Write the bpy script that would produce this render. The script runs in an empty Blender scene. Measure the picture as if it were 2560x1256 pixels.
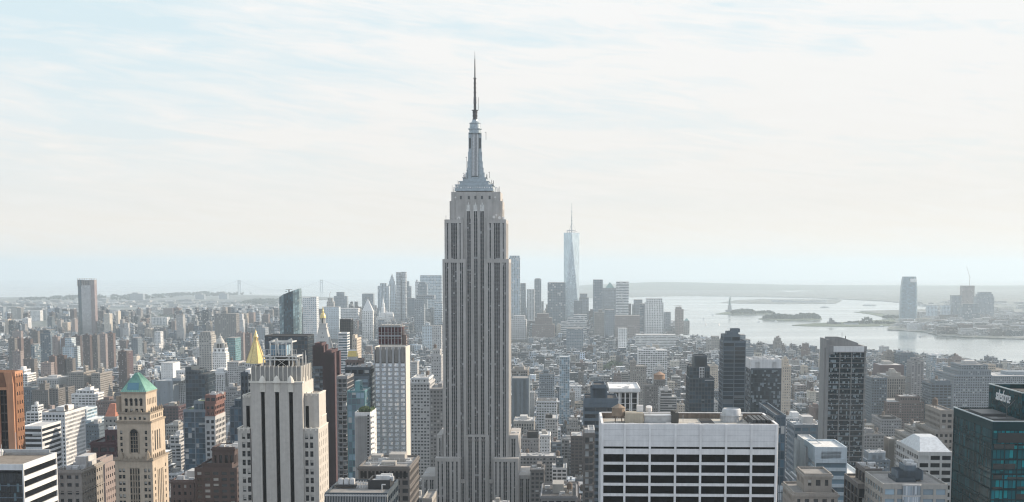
import bpy, math, random
import numpy as np
from math import radians as R, sin, cos, pi
random.seed(7); RNG = np.random.RandomState(11)
S = bpy.context.scene
COL = S.collection
# ---------------------------------------------------------------- camera
CAMZ = 265.0; FPX = 3590.0; PITCH = R(6.5); PPY = 1077.0
cd = bpy.data.cameras.new('camera'); cam = bpy.data.objects.new('camera', cd); COL.objects.link(cam)
cam.location = (0, 0, CAMZ); cam.rotation_euler = (pi/2-PITCH, 0, 0)
cd.sensor_width = 36; cd.lens = FPX/2560*36; cd.shift_y = (PPY-628)/2560
cd.clip_start = 1; cd.clip_end = 120000
S.camera = cam
# ---------------------------------------------------------------- sun and sky
SUN_AZ, SUN_EL = R(70), R(23)          # azimuth to the right of the view direction
sd = bpy.data.lights.new('sun', 'SUN'); sun = bpy.data.objects.new('sun', sd); COL.objects.link(sun)
sd.energy = 5.0; sd.angle = R(0.5); sd.color = (1.0, 0.83, 0.64)
sv = (sin(SUN_AZ)*cos(SUN_EL), cos(SUN_AZ)*cos(SUN_EL), sin(SUN_EL))
import mathutils
sun.rotation_euler = mathutils.Vector(sv).to_track_quat('Z', 'Y').to_euler()
sun.location = (0, 0, 2000)
W = bpy.data.worlds.new('World'); S.world = W; W.use_nodes = True
def N(nt, typ, **kw):
    n = nt.nodes.new(typ)
    for k, v in kw.items():
        if k == 'inp':
            for a, b in v.items(): n.inputs[a].default_value = b
        else: setattr(n, k, v)
    return n
def L(nt, a, b): nt.links.new(a, b)
def math_(nt, op, a, b=None, c=None, clamp=False):
    n = nt.nodes.new('ShaderNodeMath'); n.operation = op; n.use_clamp = clamp
    for i, v in enumerate((a, b, c)):
        if v is None: continue
        if isinstance(v, (int, float)): n.inputs[i].default_value = v
        else: nt.links.new(v, n.inputs[i])
    return n.outputs[0]
def mixc(nt, fac, a, b, blend='MIX'):
    n = nt.nodes.new('ShaderNodeMix'); n.data_type = 'RGBA'; n.blend_type = blend
    for s, v in ((n.inputs[0], fac), (n.inputs[6], a), (n.inputs[7], b)):
        if isinstance(v, (int, float)): s.default_value = v
        elif isinstance(v, (tuple, list)): s.default_value = (*v[:3], 1)
        else: nt.links.new(v, s)
    return n.outputs[2]
def ramp(nt, fac, stops):
    n = nt.nodes.new('ShaderNodeValToRGB'); e = n.color_ramp.elements
    while len(e) < len(stops): e.new(0.5)
    for i, (p, c) in enumerate(stops):
        e[i].position = p; e[i].color = (*((c,)*3 if isinstance(c, (int, float)) else c), 1)
    nt.links.new(fac, n.inputs[0]); return n.outputs[0]
def sky():
    nt = W.node_tree; bg = nt.nodes['Background']
    st = N(nt, 'ShaderNodeTexSky', sky_type='NISHITA', sun_disc=False)
    st.sun_elevation = SUN_EL; st.sun_rotation = SUN_AZ; st.air_density = 1.2; st.dust_density = 2.5
    tc = N(nt, 'ShaderNodeTexCoord'); sp = N(nt, 'ShaderNodeSeparateXYZ'); L(nt, tc.outputs['Generated'], sp.inputs[0])
    x, y, z = sp.outputs
    az = math_(nt, 'ARCTAN2', x, y); zz = math_(nt, 'MAXIMUM', z, 0.0)
    # thin high cloud: sheets seen very low over the horizon, so streaks lie nearly flat
    def streak(sx, sy, tilt, off, det=6, rough=.6, dist=.6):
        c = N(nt, 'ShaderNodeCombineXYZ')
        L(nt, math_(nt, 'MULTIPLY', az, sx), c.inputs[0])
        L(nt, math_(nt, 'ADD', math_(nt, 'MULTIPLY', zz, sy), math_(nt, 'MULTIPLY', az, tilt)), c.inputs[1])
        c.inputs[2].default_value = off
        n = N(nt, 'ShaderNodeTexNoise', inp={'Scale': 1.0, 'Detail': det, 'Roughness': rough, 'Distortion': dist}); L(nt, c.outputs[0], n.inputs['Vector'])
        return n.outputs[0]
    n1 = streak(5.5, 34, 4.0, 3.1); n2 = streak(14, 110, 12, 7.7, 8, .62, .9); n3 = streak(3.0, 16, -2, 1.3, 3)
    m = math_(nt, 'ADD', math_(nt, 'MULTIPLY', n1, .50), math_(nt, 'ADD', math_(nt, 'MULTIPLY', n2, .33), math_(nt, 'MULTIPLY', n3, .35)))
    el = math_(nt, 'MULTIPLY', zz, 5.5)
    m = math_(nt, 'SUBTRACT', m, math_(nt, 'MULTIPLY', az, -.16))
    blue = ramp(nt, m, [(0.47, 1.0), (0.54, .6), (0.64, 0.0)])
    blue = math_(nt, 'MULTIPLY', blue, ramp(nt, el, [(0.14, 0.0), (0.45, .55), (.85, 1.0)]))
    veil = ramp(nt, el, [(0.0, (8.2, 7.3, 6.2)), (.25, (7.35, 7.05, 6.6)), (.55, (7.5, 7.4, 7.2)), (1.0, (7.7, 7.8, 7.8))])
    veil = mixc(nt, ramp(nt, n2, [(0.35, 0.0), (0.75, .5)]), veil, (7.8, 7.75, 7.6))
    # contrail: a thin diagonal line of cloud
    d = math_(nt, 'ABSOLUTE', math_(nt, 'SUBTRACT', math_(nt, 'ADD', zz, math_(nt, 'MULTIPLY', math_(nt, 'SUBTRACT', az, .095), .85)), .1575))
    tr = math_(nt, 'MULTIPLY', ramp(nt, d, [(0.0, 1.0), (0.0013, 0.0)]), ramp(nt, az, [(0.068, 0.0), (.085, 1.0), (.112, 1.0), (.121, 0.0)]))
    tr = math_(nt, 'MULTIPLY', tr, .6)
    bluec = mixc(nt, .08, (5.7, 7.1, 7.7), st.outputs[0])
    # overhead the veil thins and the open sky lights the scene
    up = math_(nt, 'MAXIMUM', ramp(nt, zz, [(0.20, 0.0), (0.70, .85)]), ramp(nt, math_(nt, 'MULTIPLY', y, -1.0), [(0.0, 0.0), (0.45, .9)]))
    colr = mixc(nt, math_(nt, 'MULTIPLY', blue, .85), veil, bluec)
    colr = mixc(nt, tr, colr, (7.6, 7.55, 7.5))
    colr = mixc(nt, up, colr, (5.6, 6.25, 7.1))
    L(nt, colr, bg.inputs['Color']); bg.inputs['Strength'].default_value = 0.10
sky()
S.view_settings.view_transform = 'Standard'; S.view_settings.look = 'None'
S.view_settings.exposure = 0.29; S.view_settings.gamma = 1
S.view_settings.use_curve_mapping = False
S.render.engine = 'CYCLES'
cy = S.cycles
cy.max_bounces = 10; cy.diffuse_bounces = 2; cy.glossy_bounces = 3; cy.transmission_bounces = 2; cy.volume_bounces = 8
cy.use_denoising = True; cy.denoising_prefilter = 'ACCURATE'; cy.use_adaptive_sampling = False
cy.sample_clamp_indirect = 6; cy.caustics_reflective = False; cy.caustics_refractive = False
cy.filter_width = 1.2
# ---------------------------------------------------------------- projection maths
CS, SN = cos(PITCH), sin(PITCH)
GRID = R(-2.4)                                     # the avenues run a touch to the right of the view
RX, RY = cos(GRID), sin(GRID)                      # local right in the street grid
def curv(x, y): return -(x*x+y*y)/(2*7.4e6)
def zat(py, Y):
    v = (PPY-py)/FPX
    return CAMZ + Y*(v*CS-SN)/(CS+v*SN)
def xat(px, Y, z): return (px-1280)/FPX*(Y*CS-(z-CAMZ)*SN)
def proj(x, y, z):
    d = y*CS-(z-CAMZ)*SN
    return 1280+FPX*x/d, PPY-FPX*((z-CAMZ)*CS+y*SN)/d
def ground_at(px, py, z=0.0):
    lo, hi = 300.0, 310.0
    while hi < 60000 and zat(py, hi) > z+curv(xat(px, hi, zat(py, hi)), hi): lo, hi = hi, hi*1.02
    for _ in range(40):
        m = (lo+hi)/2
        zz = zat(py, m)
        x = xat(px, m, zz)
        if zz > z+curv(x, m): lo = m
        else: hi = m
    zz = zat(py, lo)
    return xat(px, lo, zz), lo
# ---------------------------------------------------------------- materials
MATS = {}
def newmat(name):
    m = bpy.data.materials.new(name); m.use_nodes = True; MATS[name] = m
    return m, m.node_tree, m.node_tree.nodes['Principled BSDF']
def stone(name, col, rough=.8, var=.18, scale=.15, streak=True, metal=0.0):
    if name in MATS: return MATS[name]
    m, nt, b = newmat(name)
    tc = N(nt, 'ShaderNodeTexCoord')
    n = N(nt, 'ShaderNodeTexNoise', inp={'Scale': scale, 'Detail': 5.0, 'Roughness': .65}); L(nt, tc.outputs['Object'], n.inputs['Vector'])
    mp = N(nt, 'ShaderNodeMapping'); mp.inputs['Scale'].default_value = (1.1, 1.1, .035); L(nt, tc.outputs['Object'], mp.inputs[0])
    n2 = N(nt, 'ShaderNodeTexNoise', inp={'Scale': 1.0, 'Detail': 4.0}); L(nt, mp.outputs[0], n2.inputs['Vector'])
    f = math_(nt, 'ADD', math_(nt, 'MULTIPLY', n.outputs[0], .55), math_(nt, 'MULTIPLY', n2.outputs[0], .45))
    lo = tuple(c*(1-var*1.3) for c in col); hi = tuple(min(.9, c*(1+var)) for c in col)
    c = ramp(nt, f, [(0.3, lo), (0.7, hi)])
    oi = N(nt, 'ShaderNodeObjectInfo')
    L(nt, c, b.inputs['Base Color']); b.inputs['Roughness'].default_value = rough; b.inputs['Metallic'].default_value = metal
    return m
def cellnodes(nt):
    uv = N(nt, 'ShaderNodeTexCoord'); sp = N(nt, 'ShaderNodeSeparateXYZ'); L(nt, uv.outputs['UV'], sp.inputs[0])
    fu, fv = math_(nt, 'FRACT', sp.outputs[0]), math_(nt, 'FRACT', sp.outputs[1])
    c = N(nt, 'ShaderNodeCombineXYZ'); L(nt, math_(nt, 'FLOOR', sp.outputs[0]), c.inputs[0]); L(nt, math_(nt, 'FLOOR', sp.outputs[1]), c.inputs[1])
    oi = N(nt, 'ShaderNodeObjectInfo'); L(nt, math_(nt, 'MULTIPLY', oi.outputs['Random'], 97.0), c.inputs[2])
    w = N(nt, 'ShaderNodeTexWhiteNoise', noise_dimensions='3D'); L(nt, c.outputs[0], w.inputs['Vector'])
    return uv, sp, fu, fv, w.outputs['Value'], w
def band(nt, f, a, b):       # 1 inside [a,b]
    return math_(nt, 'MULTIPLY', math_(nt, 'GREATER_THAN', f, a), math_(nt, 'LESS_THAN', f, b))
def glass(name, col, blind=(.45, .46, .46), pb=.14, rough=.12, frame=None, spec=.5, wide=.9):
    """glazing whose UV counts panes: each pane keeps its own tone, some have blinds part-way down"""
    if name in MATS: return MATS[name]
    m, nt, b = newmat(name)
    uv, sp, fu, fv, w, wn = cellnodes(nt)
    tone = ramp(nt, w, [(0.0, tuple(c*.5 for c in col)), (.6, col), (1.0, tuple(min(1, c*1.9) for c in col))])
    ws = N(nt, 'ShaderNodeSeparateXYZ'); L(nt, wn.outputs['Color'], ws.inputs[0])
    drop = math_(nt, 'MULTIPLY', ws.outputs[1], .8)
    hasb = math_(nt, 'MULTIPLY', math_(nt, 'LESS_THAN', ws.outputs[0], pb), math_(nt, 'GREATER_THAN', fv, drop))
    c = mixc(nt, hasb, tone, blind)
    ro = math_(nt, 'ADD', math_(nt, 'MULTIPLY', hasb, .4), rough)
    if frame:
        fr = math_(nt, 'SUBTRACT', 1.0, math_(nt, 'MULTIPLY', band(nt, fu, 1-wide, wide), band(nt, fv, .06, .94)))
        c = mixc(nt, fr, c, frame); ro = math_(nt, 'ADD', math_(nt, 'MULTIPLY', fr, .4), ro)
    L(nt, c, b.inputs['Base Color']); L(nt, ro, b.inputs['Roughness']); b.inputs['Specular IOR Level'].default_value = spec
    return m
def facade(name, wall, gl, wu=(.22, .78), wv=(.25, .8), rough=.75, grough=.2, attr=False, metal=0, pb=.12, spec=.5):
    """wall with one window opening per UV unit"""
    if name in MATS: return MATS[name]
    m, nt, b = newmat(name)
    uv, sp, fu, fv, w, wn = cellnodes(nt)
    tc = N(nt, 'ShaderNodeTexCoord')
    n = N(nt, 'ShaderNodeTexNoise', inp={'Scale': .06, 'Detail': 4.0}); L(nt, tc.outputs['Object'], n.inputs['Vector'])
    if attr:
        a = N(nt, 'ShaderNodeAttribute', attribute_name='Col'); wc = a.outputs['Color']
        kind = N(nt, 'ShaderNodeAttribute', attribute_name='Col')
    else: wc = mixc(nt, 0.0, wall, wall)
    wc = mixc(nt, 1.0, wc, ramp(nt, n.outputs[0], [(0.3, .8), (.7, 1.12)]), 'MULTIPLY')
    if attr:        # each building's own window proportions travel in the attribute's alpha
        al = a.outputs['Alpha']
        hw = math_(nt, 'ADD', .17, math_(nt, 'MULTIPLY', al, .38)); hh = math_(nt, 'ADD', .18, math_(nt, 'MULTIPLY', math_(nt, 'FRACT', math_(nt, 'MULTIPLY', al, 7.3)), .20))
        win = math_(nt, 'MULTIPLY', math_(nt, 'LESS_THAN', math_(nt, 'ABSOLUTE', math_(nt, 'SUBTRACT', fu, .5)), hw), math_(nt, 'LESS_THAN', math_(nt, 'ABSOLUTE', math_(nt, 'SUBTRACT', fv, .52)), hh))
        n5 = N(nt, 'ShaderNodeTexVoronoi', inp={'Scale': .11}); L(nt, tc.outputs['Object'], n5.inputs['Vector']); s5 = N(nt, 'ShaderNodeSeparateXYZ'); L(nt, n5.outputs['Color'], s5.inputs[0])
        wc = mixc(nt, 1.0, wc, ramp(nt, s5.outputs[0], [(0.1, .78), (.9, 1.15)]), 'MULTIPLY')
    else: win = math_(nt, 'MULTIPLY', band(nt, fu, *wu), band(nt, fv, *wv))
    top = math_(nt, 'GREATER_THAN', sp.outputs[1], -.5)      # faces mapped below -1 carry no windows
    win = math_(nt, 'MULTIPLY', win, top)
    gc = ramp(nt, w, [(0.0, tuple(c*.5 for c in gl)), (1-pb-.02, tuple(c*1.3 for c in gl)), (1-pb, (.38, .38, .38)), (1.0, (.5, .5, .48))])
    L(nt, mixc(nt, win, wc, gc), b.inputs['Base Color'])
    L(nt, math_(nt, 'ADD', math_(nt, 'MULTIPLY', win, grough-rough), rough), b.inputs['Roughness'])
    b.inputs['Metallic'].default_value = metal; b.inputs['Specular IOR Level'].default_value = spec
    return m
def plain(name, col, rough=.7, metal=0.0, spec=.5):
    if name in MATS: return MATS[name]
    m, nt, b = newmat(name)
    tc = N(nt, 'ShaderNodeTexCoord')
    n = N(nt, 'ShaderNodeTexNoise', inp={'Scale': .6, 'Detail': 4.0}); L(nt, tc.outputs['Object'], n.inputs['Vector'])
    L(nt, ramp(nt, n.outputs[0], [(0.3, tuple(c*.82 for c in col)), (.7, tuple(min(.95, c*1.12) for c in col))]), b.inputs['Base Color'])
    b.inputs['Roughness'].default_value = rough; b.inputs['Metallic'].default_value = metal; b.inputs['Specular IOR Level'].default_value = spec
    return m
# ---------------------------------------------------------------- mesh collector
class MB:
    def __init__(s): s.v = []; s.f = []; s.uv = []; s.mi = []
    def quad(s, pts, uv=None, mi=0):
        b = len(s.v); s.v += pts; s.f.append(tuple(range(b, b+len(pts))))
        s.uv += uv if uv else [(-2.0, -2.0)]*len(pts); s.mi.append(mi)
    def box(s, x0, x1, y0, y1, z0, z1, mi=0, nu=None, nv=None, nd=None, top=True, ou=0, ov=0, topmi=None):
        """nu, nd, nv: how many window cells across the front, the sides and up"""
        if x1-x0 < 1e-4 or y1-y0 < 1e-4 or z1-z0 < 1e-4: return
        P = [(x0, y0, z0), (x1, y0, z0), (x1, y1, z0), (x0, y1, z0), (x0, y0, z1), (x1, y0, z1), (x1, y1, z1), (x0, y1, z1)]
        def U(n, o=0): return [(ou+o, ov), (ou+o+n, ov), (ou+o+n, ov+nv), (ou+o, ov+nv)] if nv else None
        nd_ = nd if nd else nu
        s.quad([P[0], P[1], P[5], P[4]], U(nu), mi); s.quad([P[1], P[2], P[6], P[5]], U(nd_, 101), mi)
        s.quad([P[2], P[3], P[7], P[6]], U(nu, 202), mi); s.quad([P[3], P[0], P[4], P[7]], U(nd_, 303), mi)
        if top: s.quad([P[4], P[5], P[6], P[7]], None, mi if topmi is None else topmi)
        s.quad([P[3], P[2], P[1], P[0]], None, mi)
    def prism(s, base, z0, z1, topbase=None, mi=0, cells=None, nv=1, topmi=None, cap=True):
        """base: list of (x,y) counter-clockwise; topbase may be another outline with z per point"""
        tb = topbase or [(x, y) for x, y in base]
        n = len(base)
        A = [(x, y, z0) for x, y in base]; B = [(p[0], p[1], p[2] if len(p) > 2 else z1) for p in tb]
        for i in range(n):
            j = (i+1) % n
            if cells:
                c = max(1, round(math.dist(base[i], base[j])/cells))
                uv = [(i*100, 0), (i*100+c, 0), (i*100+c, nv), (i*100, nv)]
            else: uv = None
            s.quad([A[i], A[j], B[j], B[i]], uv, mi)
        if cap: s.quad(B, None, mi if topmi is None else topmi)
        s.quad(A[::-1], None, mi)
    def lathe(s, cx, cy, prof, n=16, mi=0, cells=None):
        rings = []
        for r, z in prof: rings.append([(cx+r*cos(2*pi*i/n), cy+r*sin(2*pi*i/n), z) for i in range(n)])
        for k in range(len(rings)-1):
            for i in range(n):
                j = (i+1) % n
                uv = [(i*cells, k), (i*cells+cells, k), (i*cells+cells, k+1), (i*cells, k+1)] if cells else None
                s.quad([rings[k][i], rings[k][j], rings[k+1][j], rings[k+1][i]], uv, mi)
        if prof[-1][0] > .01: s.quad(rings[-1], None, mi)
    def bar(s, a, b, r, n=4, mi=0, r2=None):
        a = mathutils.Vector(a); b = mathutils.Vector(b); d = (b-a)
        if d.length < 1e-6: return
        q = d.to_track_quat('Z', 'Y'); r2 = r if r2 is None else r2
        A = [a+q @ mathutils.Vector((r*cos(2*pi*(i+.5)/n), r*sin(2*pi*(i+.5)/n), 0)) for i in range(n)]
        B = [b+q @ mathutils.Vector((r2*cos(2*pi*(i+.5)/n), r2*sin(2*pi*(i+.5)/n), 0)) for i in range(n)]
        for i in range(n):
            j = (i+1) % n; s.quad([tuple(A[i]), tuple(A[j]), tuple(B[j]), tuple(B[i])], None, mi)
        s.quad([tuple(p) for p in B], None, mi); s.quad([tuple(p) for p in A[::-1]], None, mi)
    def build(s, name, mats, parent=None, smooth=False, loc=None):
        me = bpy.data.meshes.new(name); me.from_pydata(s.v, [], s.f)
        u = me.uv_layers.new(name='UVMap'); u.data.foreach_set('uv', np.array(s.uv, dtype=np.float32).ravel())
        mats = mats if isinstance(mats, (list, tuple)) else [mats]
        for m in mats: me.materials.append(m)
        if len(mats) > 1: me.polygons.foreach_set('material_index', np.array(s.mi, dtype=np.int32))
        if smooth: me.polygons.foreach_set('use_smooth', [True]*len(me.polygons))
        me.update()
        o = bpy.data.objects.new(name, me); COL.objects.link(o)
        if parent: o.parent = parent
        if loc: o.location = loc
        return o
def tag(o, label, cat, group=None, kind=None):
    o['label'] = label; o['category'] = cat
    if group: o['group'] = group
    if kind: o['kind'] = kind
    return o
def empty(name, loc, rz, label, cat, group=None):
    o = bpy.data.objects.new(name, None); COL.objects.link(o); o.location = loc; o.rotation_euler = (0, 0, rz)
    return tag(o, label, cat, group)
# ---------------------------------------------------------------- palettes
WALL = dict(
 limestone=((.33, .32, .31), .85), grey=((.28, .28, .29), .85), lightgrey=((.48, .48, .48), .8), white=((.80, .80, .79), .75),
 cream=((.60, .56, .49), .85), tan=((.29, .27, .25), .85), brick=((.16, .115, .105), .9), darkbrick=((.085, .062, .06), .9),
 brown=((.15, .14, .135), .85), burgundy=((.075, .036, .042), .8), orange=((.50, .26, .155), .8), dark=((.045, .065, .085), .6),
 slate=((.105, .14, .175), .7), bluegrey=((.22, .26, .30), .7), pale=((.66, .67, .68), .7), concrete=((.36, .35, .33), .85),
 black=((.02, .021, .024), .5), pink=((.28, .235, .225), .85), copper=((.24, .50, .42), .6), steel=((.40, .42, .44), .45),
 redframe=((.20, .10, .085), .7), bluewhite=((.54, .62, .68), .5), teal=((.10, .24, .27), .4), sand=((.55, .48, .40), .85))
def wallm(k): return stone('wall_'+k, WALL[k][0], WALL[k][1])
GL = dict(
 deep=dict(col=(.022, .040, .058), pb=.03, blind=(.10, .12, .14), spec=.4, frame=(.06, .07, .08), wide=.95),
 dark=dict(col=(.014, .017, .022), spec=.35, pb=.11), black=dict(col=(.006, .007, .009), pb=.03, blind=(.1, .1, .1), spec=.15),
 blue=dict(col=(.045, .085, .12), pb=.08), sky=dict(col=(.16, .24, .30), pb=.10, rough=.08, spec=.9),
 bright=dict(col=(.8,.86,.92), pb=.2, blind=(.9,.9,.9), rough=.3), pale=dict(col=(.36, .42, .47), pb=.25, blind=(.62, .64, .66), spec=.9, rough=.08), teal=dict(col=(.012, .075, .085), pb=.10, blind=(.05, .22, .22), rough=.07, spec=.55),
 grey=dict(col=(.06, .065, .07), pb=.2), mixed=dict(col=(.03, .038, .045), pb=.25, blind=(.4, .43, .45)), mottled=dict(col=(.025, .036, .045), pb=.3, blind=(.18, .22, .25)), white=dict(col=(.55, .60, .64), pb=.5, blind=(.8, .82, .84), spec=.9))
def glm(k): return glass('glazing_'+k, **GL[k])
ROOFC = dict(silver=(.50, .50, .50), tar=(.07, .07, .072), gravel=(.26, .25, .24), white=(.72, .72, .70), brown=(.22, .19, .16), green=(.12, .16, .07))
def roofm(k): return stone('roof_'+k, ROOFC[k], .9, .3, .25)
FLATM = {}
def flatm(w, g, wu, wv, pb=.1):
    k = f'facade_{w}_{g}_{int(wu*100)}_{int(wv*100)}'
    return facade(k, WALL[w][0], GL[g]['col'], (.5-wu/2, .5+wu/2), (.5-wv/2, .5+wv/2), pb=pb)
# style: bay width, floor height, pier width, spandrel height as a share of the floor, relief, top band
STY = dict(grid=(2.9, 3.5, 1.0, .42, .4, 2.4), thinband=(9.0, 3.5, .5, .16, .3, 2.0), fine=(1.5, 3.3, .0, .06, .12, 1.5), 
 punched=(3.2, 3.6, 1.7, .54, .45, 2.5), office=(3.3, 3.6, 1.2, .48, .5, 2.5), loft=(4.4, 3.9, 1.2, .40, .5, 3.0), fins=(3.0, 3.8, 1.3, .18, .8, 4.0),
 bands=(6.0, 3.7, .0, .42, .45, 2.0), curtain=(3.0, 3.8, .25, .10, .15, 1.2), balcony=(5.0, 3.1, .3, .22, 1.3, 2.0), slab=(4.0, 2.9, 1.6, .5, .4, 2.0), wide=(5.0, 3.8, 1.0, .42, .5, 2.0),
 glassfin=(7.0, 3.8, .7, .08, .5, 2.0), blank=(9.0, 9.0, 9.0, .9, .3, 2.0))
def lattice(w, g, x0, x1, y0, y1, z0, z1, sty, top=None):
    bay, fl, pw, sw, pr, tp = STY[sty]
    tp = tp if top is None else top
    pr = min(pr, (x1-x0)/6, (y1-y0)/6)
    zt = z1-tp
    if zt-z0 < 3: w.box(x0, x1, y0, y1, z0, z1-.9, top=False); return
    fx, fy = max(2, round((x1-x0)/bay)), max(2, round((y1-y0)/bay)); nf = max(1, round((zt-z0)/fl))
    g.box(x0+pr, x1-pr, y0+pr, y1-pr, z0, zt, nu=fx*(3 if sty == 'glassfin' else 1), nd=fy*(3 if sty == 'glassfin' else 1), nv=nf, top=False)
    cw = max(.5, pw*.8)
    for cx in (x0, x1-cw):
        for cy_ in (y0, y1-cw): w.box(cx, cx+cw, cy_, cy_+cw, z0, zt, top=False)
    if pw > 0:
        for i in range(1, fx):
            c = x0+(x1-x0)*i/fx
            w.box(c-pw/2, c+pw/2, y0, y0+pr-.002, z0, zt, top=False); w.box(c-pw/2, c+pw/2, y1-pr+.002, y1, z0, zt, top=False)
        for i in range(1, fy):
            c = y0+(y1-y0)*i/fy
            w.box(x0, x0+pr-.002, c-pw/2, c+pw/2, z0, zt, top=False); w.box(x1-pr+.002, x1, c-pw/2, c+pw/2, z0, zt, top=False)
    if sw > 0:
        h = (zt-z0)/nf
        for k in range(nf):
            za = z0+k*h; zb = za+h*sw; e = .06 if pw > 0 else 0.0
            if zb < z0+1: continue
            w.box(x0+cw, x1-cw, y0+e, y0+pr-.003, za, zb); w.box(x0+cw, x1-cw, y1-pr+.003, y1-e, za, zb)
            w.box(x0+e, x0+pr-.003, y0+cw, y1-cw, za, zb); w.box(x1-pr+.003, x1-e, y0+cw, y1-cw, za, zb)
    w.box(x0, x1, y0, y1, zt, z1-.9, top=False)
    if sty in ('punched', 'office', 'loft', 'fins') and x1-x0 > 8:      # cornice and belt courses
        def ring(za, zb, o):
            w.box(x0-o, x1+o, y0-o, y0-.01, za, zb); w.box(x0-o, x1+o, y1+.01, y1+o, za, zb); w.box(x0-o, x0-.01, y0-.01, y1+.01, za, zb); w.box(x1+.01, x1+o, y0-.01, y1+.01, za, zb)
        ring(z1-1.5, z1-.75, .55); ring(z1-1.9, z1-1.5, .25)
        if zt-z0 > 16: ring(zt-7.9, zt-7.4, .3)
        if zt-z0 > 34: ring(z0+(zt-z0)*.5, z0+(zt-z0)*.5+.5, .25)
def parapet(w, x0, x1, y0, y1, z1, h=.9, t=.5, o=.0):
    w.box(x0-o, x1+o, y0-o, y0+t, z1-h, z1); w.box(x0-o, x1+o, y1-t, y1+o, z1-h, z1)
    w.box(x0-o, x0+t, y0+t, y1-t, z1-h, z1); w.box(x1-t, x1+o, y0+t, y1-t, z1-h, z1)
def tank_mb(x, y, z, r=2.0, h=4.0, s=1.0):
    m = MB(); r *= s; h *= s; leg = 2.4*s
    for a in (1, 3, 5, 7):
        m.bar((x+r*.7*cos(a*pi/4), y+r*.7*sin(a*pi/4), z), (x+r*.6*cos(a*pi/4), y+r*.6*sin(a*pi/4), z+leg), .16*s)
    m.lathe(x, y, [(0.02, z+leg), (r, z+leg), (r*.96, z+leg+h)], 12); m.lathe(x, y, [(r*1.08, z+leg+h), (.05, z+leg+h+1.6*s)], 12)
    return m
class Frame:
    def __init__(s, px, py, D, rz=GRID, gz=None):
        z = zat(py, D); s.X = xat(px, D, z); s.Y = D; s.rz = rz
        s.rx, s.ry = cos(rz), sin(rz); s.fx, s.fy = -sin(rz), cos(rz)
        s.gz = (curv(s.X, s.Y)+8.0) if gz is None else gz
    def lx(s, px, z, yl=0.0):      # z in world
        k = (px-1280)/FPX
        return (k*((s.Y+yl*s.fy)*CS-(z-CAMZ)*SN)-s.X-yl*s.fx)/(s.rx-k*s.ry*CS)
    def lz(s, py, x=0.0, yl=0.0): return zat(py, s.Y+x*s.ry+yl*s.fy)
    def world(s, x, y): return s.X+x*s.rx+y*s.fx, s.Y+x*s.ry+y*s.fy
REG = []      # what stands where: centre x, y, half sizes, px0, px1, pytop, ybot, D, label phrase
def reg(F, x0, x1, y0, y1, px0, px1, pyt, ybot, name):
    cx, cy_ = F.world((x0+x1)/2, (y0+y1)/2)
    REG.append((cx, cy_, (x1-x0)/2, (y1-y0)/2, px0, px1, pyt, ybot, F.Y, name))
HB = []
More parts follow.
